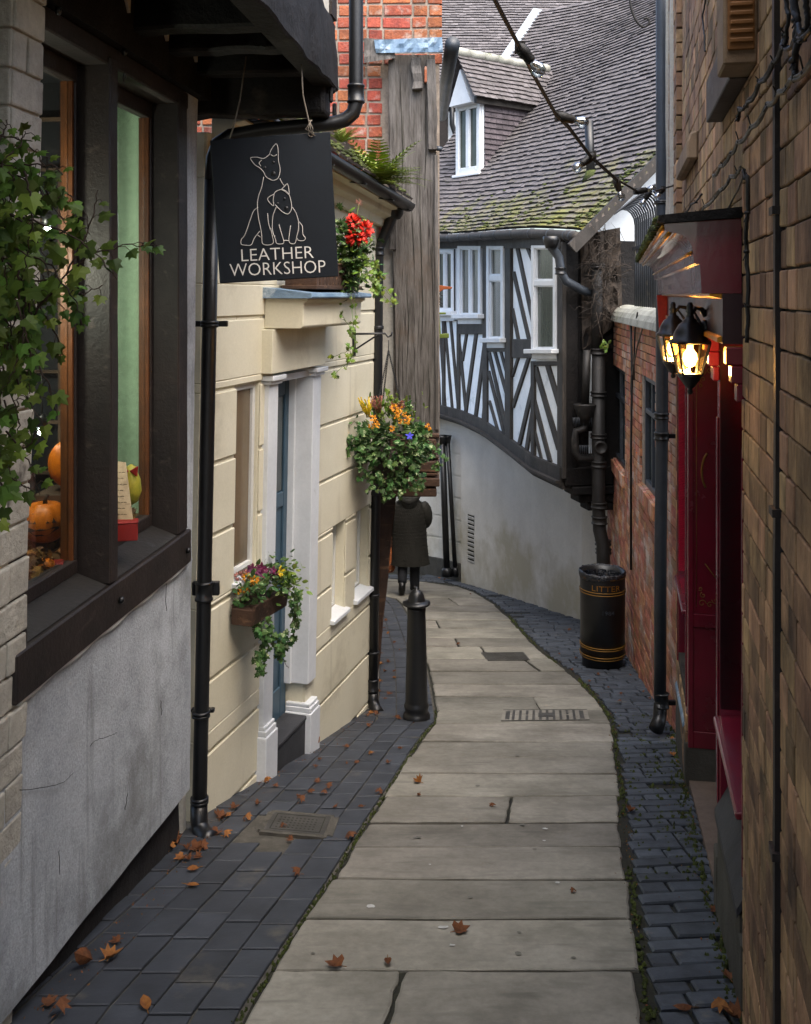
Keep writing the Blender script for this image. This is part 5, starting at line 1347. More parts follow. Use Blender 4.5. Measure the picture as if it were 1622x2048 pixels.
# lanterns
def lantern(px, py, D, s, label, lit):
    c = P(px, py, D)                                     # middle of the glass
    Yw = (c.y+.0); wall = fr(Yw, 0, .06)
    t = thing('wall_lantern', c-V((0, 0, .11*s)), label, 'lantern', 'lit wall lanterns on the maroon shopfront')
    W, w, h = .058*s, .034*s, .06*s
    mb = MB()
    for sx, sy in ((-1, -1), (1, -1), (1, 1), (-1, 1)): mb.beam(c+V((sx*w, sy*w, -h)), c+V((sx*W, sy*W, h)), .008*s, .008*s)
    for z, q in ((h, W), (-h, w)):
        for k in range(4):
            a = ((-1, -1), (1, -1), (1, 1), (-1, 1))[k]; b = ((1, -1), (1, 1), (-1, 1), (-1, -1))[k]
            mb.beam(c+V((a[0]*q, a[1]*q, z)), c+V((b[0]*q, b[1]*q, z)), .009*s, .009*s)
    mb.build('frame', M['iron_black'], t)
    for k in range(4):
        mb = MB(); a = ((-1, -1), (1, -1), (1, 1), (-1, 1))[k]; b = ((1, -1), (1, 1), (-1, 1), (-1, -1))[k]
        mb.add([c+V((a[0]*w, a[1]*w, -h)), c+V((b[0]*w, b[1]*w, -h)), c+V((b[0]*W, b[1]*W, h)), c+V((a[0]*W, a[1]*W, h))], [(0, 1, 2, 3)]); mb.build('pane', M['lamp_glass'], t)
    mb = MB(); R45 = Matrix.Rotation(math.pi/4, 3, 'Z')
    mb.lathe(c+V((0, 0, h)), [(W*1.2, -.004*s), (W*1.34, .0), (W*1.32, .008*s), (W*1.12, .016*s), (W*1.0, .04*s), (W*.72, .068*s), (W*.45, .08*s), (W*.45, .086*s), (W*.28, .092*s), (W*.2, .11*s), (W*.32, .118*s), (W*.2, .128*s), (W*.22, .14*s), (W*.12, .152*s)], 12, axis=R45)
    mb.build('cap', M['iron_black'], t)
    mb = MB(); mb.lathe(c+V((0, 0, -h)), [(w*.2, -.075*s), (w*.35, -.066*s), (w*.2, -.055*s), (w*.55, -.045*s), (w*1.2, -.014*s), (w*1.45, .0)], 10, axis=R45); mb.build('finial', M['iron_black'], t)
    mb = MB(); mb.lathe(c+V((0, 0, .0)), [(.004*s, -.032*s), (.018*s, -.026*s), (.028*s, -.002*s), (.024*s, .02*s), (.012*s, .036*s), (.011*s, .05*s)], 14); mb.build('bulb', M['lamp_bulb'], t)
    mb = MB(); top = c+V((0, 0, h+.115*s)); a = wall+V((0, .0, top.z+.01)); mb.tube([top+V((-.0, 0, -.02)), top.lerp(a, .35)+V((0, 0, .012)), top.lerp(a, .7)+V((0, 0, .005)), a+V((.0, 0, -.02))], [.006*s, .008*s, .009*s, .016*s], 8)
    mb.tube([top.lerp(a, .25)+V((0, 0, .0)), top.lerp(a, .65)+V((0, 0, -.05)), a+V((0, 0, -.12))], [.004*s, .006*s, .01*s], 8)
    mb.build('bracket', M['iron_black'], t)
    mb = MB(); mb.lathe(a+V((0, 0, -.07)), [(.03*s, 0), (.03*s, .012), (.02*s, .02)], 12, axis=Matrix(((0, 0, -1), (0, 1, 0), (1, 0, 0)))); mb.build('wall_plate', M['iron_black'], t)
    ld = bpy.data.lights.new('lantern_light', 'POINT'); ld.energy = lit; ld.color = (1, .62, .25); ld.shadow_soft_size = .03
    lo = bpy.data.objects.new('lantern_light', ld); COL.objects.link(lo); lo.location = c+V((0, 0, ZE-.04*s)); lo.parent = None
lantern(1380, 717, 3.85, 1.02, 'nearer and larger looking of the two lit lanterns on the red shopfront', 4.5)
lantern(1346, 697, 4.65, 1.02, 'farther lit lantern half hidden behind the nearer one', 4.5)

# drainpipe at the far corner
DR = thing('drainpipe', P(1322, 1450, 7.2), 'grey black drainpipe standing at the far corner of the tan brick house', 'pipe')
rr = .044
mb = MB(); mb.tube([P(1324, y, 7.18) for y in (-700, 0, 400, 850)]+[P(1321, 1100, 7.18), P(1320, 1400, 7.18)], rr, 16); mb.build('pipe', M['iron_grey'], DR)
for y, h in ((405, .03), (832, .05), (872, .06), (1400, .11)): mb = MB(); collar(mb, P(1323, y, 7.18), (0, 0, 1), rr*1.05, h); mb.build('collar', M['iron_black'], DR)
for y in (405, 872, 1405):
    mb = MB(); mb.box(P(1332, y, 7.2), (.14, .03, .03)); mb.build('bracket', M['iron_black'], DR)
mb = MB(); c = P(1320, 1405, 7.18); mb.tube([c, c+V((0, 0, -.07)), c+V((-.015, -.03, -.12)), c+V((-.05, -.08, -.16))], [.046, .048, .049, .052], 14); mb.build('shoe', M['iron_black'], DR)

# things fixed high on the tan wall
VB = thing('vent_box', RW.px(1480, 130, .1), 'weathered orange wooden vent box with louvres high on the tan wall', 'vent')
mb = MB(); c0 = RW.px(1447, 60, 0).y; c1 = RW.px(1512, 60, 0).y
yn, yf = 2.87, 3.05
z0, z1 = .665, .99
mb.rect(fr, yn, yf, z0, z1, 0, .095); mb.build('box', M['stone_brown'], VB, bevel=.006)
nf = lambda o, z, d: fr(yn, z, o)+V((0, -d, 0))
mb = MB(); mb.rect(nf, .010, .085, z0+.04, z1-.01, 0, .008)
for k in range(6): mb.patch(nf, [(.016, z0+.06+.026*k), (.08, z0+.06+.026*k), (.08, z0+.074+.026*k), (.016, z0+.074+.026*k)], .008, .014)
mb.build('louvre', M['vent_orange'], VB, bevel=.003)
mb = MB(); mb.rect(fr, 3.06, 3.85, .665, .825, 0, .06); mb.build('wall_board', M['slate_lead'], props=dict(label='plain grey boxed board fixed to the tan wall below the vent box', cat='board'), bevel=.004)
mb = MB(); mb.sweep([(0, .68), (.05, .68), (.056, .69), (.056, .77), (.04, .815), (0, .83)], cpath, [5.0+.068*i for i in range(15)]); mb.build('stone_corbel', M['stone_brown'], props=dict(label='rounded brown stone corbel jutting from the tan wall near its corner', cat='corbel'), bevel=.01)
# cables along the wall
def cable(name, pts, r, label, m='cable', ties=0, strands=1, off=.03):
    t = thing(name, RW.px(pts[0][0], pts[0][1], off), label, 'cable')
    q = [RW.px(x, y, off) for x, y in pts]
    fine = []
    for i in range(len(q)-1):
        for k in range(8): fine.append(q[i].lerp(q[i+1], k/8)+V((0, 0, -.012*math.sin(math.pi*k/8))))
    fine.append(q[-1])
    mb = MB()
    for s in range(strands):
        mb.tube([p+V((RND.uniform(-1, 1)*r*.3, math.cos(i*.3+s*2)*r*.9, math.sin(i*.3+s*2)*r*1.0)) for i, p in enumerate(fine)], r, 6)
    mb.build('strand', M[m], t)
    if ties:
        for k in range(ties):
            mb = MB(); p = fine[int((k+.5)/ties*(len(fine)-1))]; mb.lathe(p, [(r*1.5, -.004), (r*1.6, 0), (r*1.5, .004)], 8); mb.tube([p, p+V((-.02, -.03, RND.uniform(-.03, .03)))], .002, 4); mb.build('tie', M['cable'], t)
def z6(*pts): return [(1300+x/3.658, y/3.658) for x, y in pts]
cable('cable', z6((1190, 430), (1030, 580), (940, 670), (860, 760), (740, 930), (640, 1040), (590, 1120), (510, 1220), (460, 1285)), .0042, 'thick bundle of grey cables tied together running diagonally down the tan wall', 'cable_grey', 9, 4)
cable('cable', z6((1190, 200), (1060, 285), (970, 330), (900, 460), (800, 590), (720, 740), (650, 800), (640, 870)), .005, 'black cable running diagonally above the thick grey bundle', 'cable', 6, 2)
cable('cable', z6((660, 1230), (590, 1290), (510, 1390), (400, 1510), (320, 1590)), .0042, 'mossy cable dropping to the top of the maroon cornice', 'cable_grey', 6, 3)
cable('cable', z6((380, 1420), (300, 1500), (240, 1560), (150, 1570)), .005, 'thin cable near the far corner above the cornice', 'cable', 3, 1)
cable('cable', z6((1050, -20), (1070, 150), (1080, 300), (1050, 450), (1060, 560)), .007, 'pair of thick black cables hanging straight down the near wall', 'cable', 2, 2)
cable('cable', z6((1000, -20), (1010, 120), (985, 250), (1005, 285), (965, 300)), .005, 'thin looped black cable beside the thick hanging pair', 'cable', 1, 1)
cable('cable', z6((1150, -20), (1150, 150), (1130, 200), (1085, 190)), .006, 'short black hooked cable nearest the edge of the frame', 'cable', 1, 1)
cable('cable', z6((410, -20), (380, 120), (400, 260), (405, 380)), .004, 'thin black wire hanging loose at the corner strip', 'cable', 0, 1)
cable('conduit_pipe', z6((690, 1240), (712, 1300), (712, 1580), (705, 1800), (712, 2040), (715, 2500)), .006, 'thin dark conduit dropping beside the end of the cornice', 'cable', 4, 1)
cable('cable', z6((690, 1260), (620, 1430), (500, 1590)), .003, 'thin slack wire crossing the wall to the cornice top', 'cable_grey', 0, 1)

# festoon lights across the lane
FL = thing('string_lights', P(990, 0, 2.5), 'black string of clear festoon bulbs slung across the lane', 'lights')
line = [(960, -70, 2.2), (990, 0, 2.5), (1040, 95, 2.95), (1062, 140, 3.1), (1110, 225, 3.5), (1135, 250, 3.75), (1180, 310, 4.3), (1235, 360, 5.1), (1275, 383, 5.7), (1310, 382, 6.2), (1345, 372, 6.6), (1362, 358, 6.75)]
q = [P(*p) for p in line]
mb = MB(); mb.tube(q, .006, 7); mb.tube([p+V((.004, .002, -.012)) for p in q[:8]], .004, 5); mb.build('cable', M['cable'], FL)
bulbs = [((1040, 95, 2.95), (1072, 134, 2.95)), ((1118, 232, 3.6), (1160, 243, 3.6)), ((1185, 312, 4.35), (1157, 333, 4.3)), ((1232, 360, 5.1), (1241, 390, 5.1)), ((1272, 383, 5.7), (1301, 378, 5.7)), ((1298, 385, 6.1), (1287, 404, 6.1)), ((1326, 378, 6.4), (1316, 391, 6.4))]
for a, b in bulbs:
    A, Bq = P(*a), P(*b); d = (Bq-A).normalized(); u = d.orthogonal().normalized(); ax = Matrix((u, d.cross(u), d)).transposed()
    mb = MB(); L = (Bq-A).length-.02
    mb.lathe(A, [(.012, -.01), (.018, 0), (.019, L*.5), (.016, L*.55), (.016, L*.9), (.012, L)], 14, axis=ax); mb.box(A, (.03, .02, .035)); h = mb.build('bulb_holder', M['cable'], FL)
    mb = MB(); mb.lathe(A+d*L, [(.011, 0), (.014, .008), (.0225, .026), (.0195, .042), (.011, .05), (.002, .0525)], 16, axis=ax); bo = mb.build('bulb', M['bulb_glass'], FL)
    mb = MB(); mb.tube([A+d*(L+.004), A+d*(L+.034)], .002, 5)
    for s in (-1, 1): mb.tube([A+d*(L+.008)+u*s*.003, A+d*(L+.036)+u*s*.006], .001, 4)
    mb.build('filament', M['filament'], bo)
# curled iron hook
mb = MB(); pts = [(1259, -10), (1261, 10), (1266, 28), (1274, 44), (1286, 54), (1296, 49), (1298, 40), (1292, 36), (1288, 38)]
mb.tube([P(x, y, 5.2) for x, y in smooth(pts, 4)], .006, 8); mb.tube([P(1259, -10, 5.2), P(1258, -60, 5.2), P(1300, -150, 5.3), RW.px(1395, -200, 0)], .006, 8)
mb.build('iron_hook', M['cable'], props=dict(label='thin curled black iron hook hanging in front of the big tiled roof', cat='hook'))
# ---------------------------------------------------------------- orange brick wall on the right
ow = OW.pt
O = thing('orange_brick_wall', ow(9.5, gz(9.5), 0), 'orange red brick wall with two barred dark windows and a rounded mossy coping', 'wall')
WH = [(10.4, 11.7, -1.87, -.80), (8.22, 9.06, -1.72, -.72)]
mb = MB(); grid_wall(mb, ow, [7.15, 12.2], [-4.2, -.28], WH, -.3, -.012); mb.build('wall', M['mortar_pale'], O)
mb = MB(); bricks(mb, ow, 7.2, 12.2, -4.1, -.28, .22, .075, .011, .008, -.03, [(a-.0, b+.0, c-.0, d+.09) for a, b, c, d in WH], True, .005)
mb.build('brickwork', M['brick_orange'], O)
mb = MB()
Y = 7.1
while Y < 12.2:
    l = RND.uniform(.5, .7); arc = [(.03-.17+.19*math.cos(a), -.28+.17*math.sin(a)) for a in [i*math.pi/10 for i in range(11)]]
    mb.sweep(arc+[(-.33, -.29), (.05, -.29)], lambda t, o, z: ow(t, z, o), [Y, Y+l-.008], smooth=False); Y += l
mb.build('coping', M['coping'], O)
for i, (a, b, c, d) in enumerate(WH):
    m1 = MB(); m1.rect(ow, a, b, c, d, -.2, -.06); o = m1.build('window', M['glass_dark'], O)
    m1 = MB(); n = 3 if i else 3
    for p, q, r, s in [(a, a+.05, c, d), (b-.05, b, c, d), (a+.05, b-.05, c, c+.06), (a+.05, b-.05, d-.05, d), (a+.05, b-.05, c+(d-c)*.66, c+(d-c)*.66+.045), ((a+b)/2-.02, (a+b)/2+.02, c+.06, d-.05)]: m1.rect(ow, p, q, r, s, -.06, -.02-(.004 if p > a and q < b else 0))
    m1.build('frame', M['iron_grey'], o, bevel=.004)
    m1 = MB(); Yk = a-.06
    while Yk < b+.06:
        m1.patch(ow, [(Yk, c-.13), (Yk+.062, c-.13), (Yk+.062, c-.004), (Yk, c-.004)], -.16, .035); Yk += .072
    m1.build('sill', M['brick_orange'], o, bevel=.004)
    m1 = MB(); Yk = a-.1
    while Yk < b+.1: m1.rect(ow, Yk, Yk+.066, d, d+.085, -.1, .004); Yk += .075
    m1.build('lintel', M['brick_orange'], o, bevel=.004)
for pts, lab in (([(1262, 637), (1264, 760), (1262, 900), (1262, 1140)], 'thin black cable running straight down the orange wall between its windows'), ([(1275, 625), (1270, 660), (1268, 720), (1268, 760)], 'short cable looping over the mossy coping'), ([(1290, 640), (1275, 690), (1262, 760), (1262, 790)], 'slack pale cable crossing above the orange wall windows')):
    t = thing('wall_cable', OW.px(pts[0][0], pts[0][1], .03), lab, 'cable')
    mb = MB(); mb.tube([OW.px(x, y, .03) for x, y in pts], .011 if len(lab) > 60 else .008, 6); mb.build('strand', M['cable'] if 'pale' not in lab else M['cable_grey'], t)
# iron railing with curled tops above the wall
RL = thing('iron_railing', ow(9.2, -.1, -.08), 'black iron railing with curled over top spikes on the mossy wall', 'railing')
n = 17
for k in range(n):
    Y = 8.1+k*.14; base = ow(Y, -.14, -.10); top = base+V((0, 0, .86))
    mb = MB(); pts = [base, base.lerp(top, .5), top]
    for a in [i*.42 for i in range(1, 7)]: pts.append(top+V((-.14*(1-math.cos(a)), -.10*(1-math.cos(a)), .16*math.sin(a))))
    mb.tube(pts, [.010]*(len(pts)-2)+[.008, .004], 6); mb.build('bar', M['fence_black'], RL)
for z in (.0, .62):
    mb = MB(); mb.beam(ow(8.0, -.14+z, -.10), ow(10.5, -.14+z, -.10), .02, .035); mb.build('rail', M['fence_black'], RL)

# ---------------------------------------------------------------- timber framed house
FX = [740, 789, 877, 923, 968, 1018, 1070, 1128]
FY = [18.5, 17.9, 17.0, 16.1, 14.9, 13.5, 12.25, 11.3]
def tfY(x):
    # smooth depth along the jettied front
    return interp(x, FX, FY)
def tf(x, y, off=0.):
    Y = tfY(x); Xx = (x-CX)*Y/F
    Ya, Yb = tfY(x-12), tfY(x+12); d = V(((x+12-CX)*Yb/F-(x-12-CX)*Ya/F, Yb-Ya, 0)).normalized()
    nrm = V((d.y, -d.x, 0));
    if nrm.y > 0: nrm = -nrm
    return V((Xx, Y, -(y-HY)*Y/F))+nrm*off
def ybot(x): return interp(x, [740, 877, 923, 968, 1019, 1070, 1128], [815, 818, 830, 850, 886, 925, 950])
TF = thing('timber_framed_house', (1.4, 13.5, gz(13.5)), 'old black and white timber framed house with curved jettied front and sweeping tiled roof', 'house')
mb = MB()
xs_ = list(range(745, 1129, 12))+[1128]
for a, b in zip(xs_, xs_[1:]): mb.patch(tf, [(a, ybot(a)), (b, ybot(b)), (b, 474), (a, 474)], -.15, 0, 1, 6)
mb.build('plaster', M['tf_white'], TF)
# timbers
def z4(x, y): return (860+x/3.53, 440+y/3.53)
def timber(q, o=.028, nseg=6, name='timber', m='tf_black', o0=-.01):
    mb = MB(); mb.patch(tf, q, o0, o, 1, nseg) if abs(q[0][1]-q[2][1]) > abs(q[0][0]-q[2][0]) else mb.patch(tf, q, o0, o, nseg, 1)
    return mb.build(name, M[m], TF, bevel=.006)
def vbar(x, y0, y1, w, o=.03): return timber([(x-w/2, y1), (x+w/2, y1), (x+w/2, y0), (x-w/2, y0)], o)
def dbar(a, b, w, o=.022):
    a = z4(*a); b = z4(*b); w = w/3.53/2*.70; ln = math.hypot(b[0]-a[0], b[1]-a[1]); ex, ey = (b[0]-a[0])/ln*5, (b[1]-a[1])/ln*5; a = (a[0]-ex, a[1]-ey); b = (b[0]+ex, b[1]+ey)
    return timber([(b[0]-w, b[1]), (b[0]+w, b[1]), (a[0]+w, a[1]), (a[0]-w, a[1])], o)
# posts and rails
vbar(973, 484, 868, 9); vbar(1021, 484, 905, 11, .045); vbar(1069, 722, 935, 7); vbar(1126, 484, 958, 11, .04); vbar(919, 640, 830, 6); vbar(889, 640, 822, 5)
for (x0, y0, x1, y1, h) in ((1027, 697, 1067, 697, 38), (919, 655, 969, 655, 27), (978, 695, 1016, 695, 17), (1072, 727, 1122, 727, 9), (880, 637, 918, 637, 9)):
    timber([(x0, y1+h/2), (x1, y1+h/2), (x1, y0-h/2), (x0, y0-h/2)], .026)
for a, b in zip(xs_[::3], xs_[3::3]+[1128]):
    if b > a: timber([(a, 497), (b, 497), (b, 476), (a, 476)], .05, 3, 'wall_plate')
for a, b, w in (((835, 1020), (922, 1310), 46), ((752, 1050), (915, 1610), 46), ((742, 1280), (850, 1690), 36), ((742, 1480), (790, 1680), 20),
                ((628, 975), (592, 1090), 24), ((700, 985), (594, 1310), 34), ((732, 1170), (640, 1570), 36), ((735, 1330), (690, 1610), 34),
                ((455, 905), (555, 1260), 26), ((425, 950), (553, 1510), 28), ((422, 1080), (525, 1490), 26), ((428, 1290), (482, 1480), 22), ((500, 910), (555, 1110), 22),
                ((262, 810), (236, 980), 24), ((330, 810), (256, 1360), 30), ((392, 870), (326, 1400), 32), ((408, 1100), (380, 1420), 26),
                ((80, 850), (112, 1330), 20), ((108, 720), (162, 1340), 20), ((150, 715), (207, 1360), 22), ((205, 790), (262, 1385), 24), ((60, 950), (75, 1320), 16), ((30, 850), (60, 1330), 16),
                ((688, 180), (745, 320), 32), ((622, 190), (738, 740), 32), ((598, 380), (702, 830), 30), ((590, 640), (628, 835), 26)):
    dbar(a, b, w)
# windows
def tfwin(x0, x1, y0, y1, lights, transom=None, sill=None, fr=.05):
    def tg(x, y, o): return tf(x, y, o)
    w = (x1-x0); f = 5.0
    m1 = MB(); m1.patch(tg, [(x0+f, y1-f), (x1-f, y1-f), (x1-f, y0+f), (x0+f, y0+f)], .0, .012, 3, 1); o = m1.build('window', M['glass_pale'], TF)
    m1 = MB()
    def r(a, b, c, d, oo): m1.patch(tg, [(a, d), (b, d), (b, c), (a, c)], .0, oo, 2, 1)
    r(x0, x0+f, y0, y1, .06); r(x1-f, x1, y0, y1, .06); r(x0+f, x1-f, y0, y0+f*1.2, .057); r(x0+f, x1-f, y1-f*1.4, y1, .057)
    for k in range(1, lights): xm = x0+w*k/lights; r(xm-1.7, xm+1.7, y0+f, y1-f, .05)
    if transom: r(x0+f, x1-f, transom-6, transom+6, .053); 
    m1.build('frame', M['paint_white'], o, bevel=.006)
    # inner sash frames
    m1 = MB()
    ys2 = [(y0+f*1.2, transom-6), (transom+6, y1-f*1.4)] if transom else [(y0+f*1.2, y1-f*1.4)]
    for (c, d) in ys2:
        for k in range(lights):
            a = x0+w*k/lights+(f if k == 0 else 1.7); b = x0+w*(k+1)/lights-(f if k == lights-1 else 1.7)
            g = 1.9
            m1.patch(tg, [(a, d), (a+g, d), (a+g, c), (a, c)], .0, .035); m1.patch(tg, [(b-g, d), (b, d), (b, c), (b-g, c)], .0, .035); m1.patch(tg, [(a+g, d), (b-g, d), (b-g, d-g*1.3), (a+g, d-g*1.3)], .0, .033); m1.patch(tg, [(a+g, c+g), (b-g, c+g), (b-g, c), (a+g, c)], .0, .033)
    m1.build('sash', M['paint_white'], o)
    if sill:
        m1 = MB(); m1.patch(tg, [(x0-4, sill+9), (x1+4, sill+9), (x1+4, sill), (x0-4, sill)], .0, .13, 3, 1); m1.patch(tg, [(x0, sill+20), (x1, sill+20), (x1, sill+9.2), (x0, sill+9.2)], .0, .05, 3, 1); m1.build('sill', M['paint_white'], o, bevel=.006)
tfwin(874, 913, 500, 625, 2, None, 622); tfwin(921, 968, 492, 635, 2, None, 628); tfwin(980, 1014, 492, 682, 1, 556, 676); tfwin(1071, 1120, 491, 703, 1, 566, 698)
for a, b in ((905, 919),):
    timber([(912, 640), (920, 640), (920, 497), (912, 497)], .03, 4, 'mullion_post', 'paint_white')
mb = MB(); mb.tube([tf(915, 498, .05), tf(915, 630, .05)], .012, 6); mb.build('window_cable', M['cable'], TF)
# jetty beam with mouldings
def jet(q0, q1, o0, o1, m='tf_black', name='jetty_beam'):
    mb = MB()
    for a, b in zip(xs_, xs_[1:]):
        mb.patch(tf, [(a, ybot(a)+q1*(a-500)/560), (b, ybot(b)+q1*(b-500)/560), (b, ybot(b)+q0*(b-500)/560), (a, ybot(a)+q0*(a-500)/560)], o0, o1)
    return mb.build(name, M[m], TF)
jet(-14, 10, -.15, .05); jet(10.1, 15, -.2, .10, name='moulding'); jet(15.1, 20, -.22, .06, name='moulding'); jet(20.1, 26, -.26, .02, name='moulding')
# gable side of the jetty, black and crumbling
NE = tf(1128, 700); gd = V((.97, .235, 0)).normalized(); gn = V((gd.y, -gd.x, 0))
ga = lambda u, z, o: V((NE.x, NE.y, 0))+gd*u+gn*o+V((0, 0, z))
mb = MB(); mb.rect(ga, 0.02, 1.6, -2.12, .62, -.3, 0); mb.build('gable_wall', M['timber_tar'], TF)
mb = MB()
mb.rect(ga, -.03, .16, -2.1, .62, -.1, .04, 1, 12, 0, .01); mb.rect(ga, .0, .75, -2.16, -1.95, -.1, .05, 10, 1, 0, .02); mb.rect(ga, .2, .75, -.62, -.42, -.1, .035, 8, 1, 0, .03)
mb.rect(ga, .08, .7, -2.26, -2.165, -.2, .08, 10, 1, 0, .02); mb.rect(ga, .18, .66, -2.36, -2.265, -.25, .03, 8, 1, 0, .05); mb.rect(ga, .3, .64, -2.46, -2.365, -.25, .0, 8, 1, 0, .05)
mb.build('gable_timber', M['timber_tar'], TF, bevel=.012)
mb = MB(); mb.patch(ga, [(.22, -1.35), (.40, -1.35), (.40, -.55), (.30, -.55)], -.01, .012, 3, 6, 0, .01); mb.patch(ga, [(.30, -1.8), (.42, -1.8), (.42, -1.55), (.30, -1.55)], -.01, .012); mb.patch(ga, [(.30, -.18), (.40, -.10), (.34, .02)]+[(.30, .02)], -.01, .012); mb.build('gable_plaster', M['tf_white'], TF)
mb = MB(); mb.prism([ga(.12, .55, -.12), ga(2.6, .55, -.12), ga(2.6, 3.1, -.12), ga(.12, .60, -.12)], gn*.1); mb.build('gable_peak', M['tf_white'], TF)
# ground floor
def wb(u, t, o):
    Y = interp(u, list(range(len(WBX))), [p[1] for p in WBX]); X = interp(u, list(range(len(WBX))), [p[0] for p in WBX])
    a = WBX[max(0, min(len(WBX)-2, int(u)))]; b = WBX[min(len(WBX)-1, int(u)+1)]
    d = V((b[0]-a[0], b[1]-a[1], 0)).normalized(); n = V((-d.y, d.x, 0))
    if n.x > 0 or (abs(n.x) < .1 and n.y > 0): n = -n
    zb = gz(Y)-.1; return V((X, Y, zb+(-1.55-zb)*t))+n*o
mb = MB(); mb.patch(wb, [(0, 0), (5.32, 0), (5.32, 1), (0, 1)], -.3, 0, 54, 16, 0, .015); mb.build('ground_wall', M['wall_white'], TF)
mb = MB()
for k in range(9):
    t0, t1 = k/9+.006, (k+1)/9-.006; mb.patch(wb, [(5.33, t0), (8.9, t0), (8.9, t1), (5.33, t1)], -.3, -.05, 30, 1)
mb.patch(wb, [(5.33, 0), (8.9, 0), (8.9, 1), (5.33, 1)], -.3, -.062, 30, 1)
mb.build('rusticated_wall', M['wall_white'], TF)
mb = MB(); mb.patch(wb, [(5.34, 0), (8.9, 0), (8.9, .12), (5.34, .12)], -.3, .0, 30, 1); mb.build('plinth', M['stone_grey'], TF)
mb = MB()
p0, p1 = P(955, 1150, G(960, 1168).y-.05), P(970, 1150, G(968, 1172).y-.05)
for k in range(11):
    y = 1109+4.0*k; uu = 4.82; 
    a = wb(5.12, .15+.022*k, .004); b = wb(4.93, .148+.022*k, .004); mb.beam(a, b, .012, .018)
mb.patch(wb, [(4.91, .14), (5.14, .14), (5.14, .385), (4.91, .385)], -.02, .001); vg = mb.build('vent_grille', M['vent_white'], TF)
mb = MB()
for k in range(11):
    a = wb(5.12, .16+.022*k, .0035); b = wb(4.93, .158+.022*k, .0035); mb.beam(a, b, .002, .022)
mb.build('vent_slots', M['joint_dark'], vg)

# the great sweeping roof
EX = [(1.93, 10.95), (1.86, 11.25), (1.55, 12.3), (1.24, 13.5), (1.0, 14.8), (.72, 15.9), (.38, 16.8), (-.02, 17.45), (-.45, 17.95)]
NX = [(.97, .235), (.97, .24), (.965, .26), (.955, .29), (.94, .34), (.91, .42), (.86, .51), (.77, .63), (.66, .75)]
EZ = [.71, .72, .80, .87, .95, 1.01, 1.07, 1.10, 1.13]
UL = list(range(len(EX)))
def roofpt(u, d, lift=0.):
    e = V((interp(u, UL, [p[0] for p in EX]), interp(u, UL, [p[1] for p in EX]), interp(u, UL, EZ)))
    n = V((interp(u, UL, [p[0] for p in NX]), interp(u, UL, [p[1] for p in NX]), 0)).normalized()
    sag = .04*math.sin(u*1.7)*min(1, d) + .05*math.sin(u*.9+d*1.1)
    kick = .16*math.exp(-d/.35)
    return e+n*d+V((0, 0, d*1.02+sag*.6+kick-.16+lift))
def laytiles(mb, fn, u0, u1, nd, step, width, skip=None, thick=.013, jit=.012):
    for j in range(nd):
        d = j*step
        # walk along the course in roughly tile-wide steps
        N = 160; pts = [fn(u0+(u1-u0)*i/N, d) for i in range(N+1)]
        acc = [0]
        for i in range(N): acc.append(acc[-1]+(pts[i+1]-pts[i]).length)
        s = (0 if j % 2 else width*.5)
        cuts = [0]
        while s < acc[-1]:
            if s > 0: cuts.append(s)
            s += width*RND.uniform(.92, 1.08)
        cuts.append(acc[-1])
        def uat(s):
            return u0+(u1-u0)*interp(s, acc, [i/N for i in range(N+1)])
        for a, b in zip(cuts, cuts[1:]):
            ua, ub = uat(a+.002), uat(b-.002)
            if skip and skip((ua+ub)/2, d): continue
            e = RND.uniform(-jit, jit); tl = RND.uniform(0, .008)
            p = fn(ua, d+e-step*.06); q = fn(ub, d+e-step*.06); r = fn(ub, d+step*1.08); t = fn(ua, d+step*1.08)
            n = (q-p).cross(t-p).normalized()
            if n.z < 0: n = -n
            lo = n*(.016+tl); hi = n*(.016+thick+tl)
            mb.hexa([p+lo, q+lo, r-n*.004, t-n*.004, p+hi, q+hi, r+n*(.004), t+n*(.004)])
mb = MB()
laytiles(mb, roofpt, 0, 8, 62, .082, .165)
rf = mb.build('roof', M['tile_main'], TF)
mb = MB()
for i in range(32):
    for j in range(20):
        a, b = 8*i/32, 8*(i+1)/32; c, d = 5.1*j/20, 5.1*(j+1)/20
        mb.add([roofpt(a, c, -.006), roofpt(b, c, -.006), roofpt(b, d, -.006), roofpt(a, d, -.006)], [(0, 1, 2, 3)])
mb.build('underlay', M['tf_black'], rf)
mb = MB()
for k in range(420):
    u, d = 8*RND.random(), abs(RND.gauss(0, .35))
    if RND.random() < .4: u = abs(RND.gauss(0, .15))*1.0; d = RND.uniform(0, 2)
    if RND.random() < .12: u = RND.gauss(1.05, .12); d = RND.gauss(.72, .1)
    p = roofpt(max(0.02, u), max(.02, d), .03); s = RND.uniform(.012, .045); mb.lathe(p, [(s, 0), (s*.8, s*.35), (s*.3, s*.55)], 6)
tag(mb.build('moss_growth', M['moss'], rf), kind='stuff')
# verge board and gutter
mb = MB()
for k in range(1):
    a, b = roofpt(0, -.12, -.14), roofpt(0, 3.2, -.13)
    mb.beam(a+V((.0, -.02, 0)), b+V((.0, -.02, 0)), .05, .13)
mb.build('barge_board', M['tf_black'], TF)
mb = MB()
for k in range(44):
    a = roofpt(-.03, .05+.075*k, .0); mb.box(a, (.12, .06, .03), Matrix.Rotation(RND.uniform(-.2, .2), 3, 'Y') @ Matrix.Rotation(-.75, 3, 'Y'))
mb.build('verge_tile', M['tile_old'], rf)
mb = MB(); ge = []
for i in range(65):
    u = 8*i/64; e = roofpt(u, 0, 0); n = V((interp(u, UL, [p[0] for p in NX]), interp(u, UL, [p[1] for p in NX]), 0)).normalized(); ge.append(e-n*.05+V((0, 0, -.075)))
mb.tube(ge, .06, 10); gt = mb.build('gutter', M['tf_black'], TF)
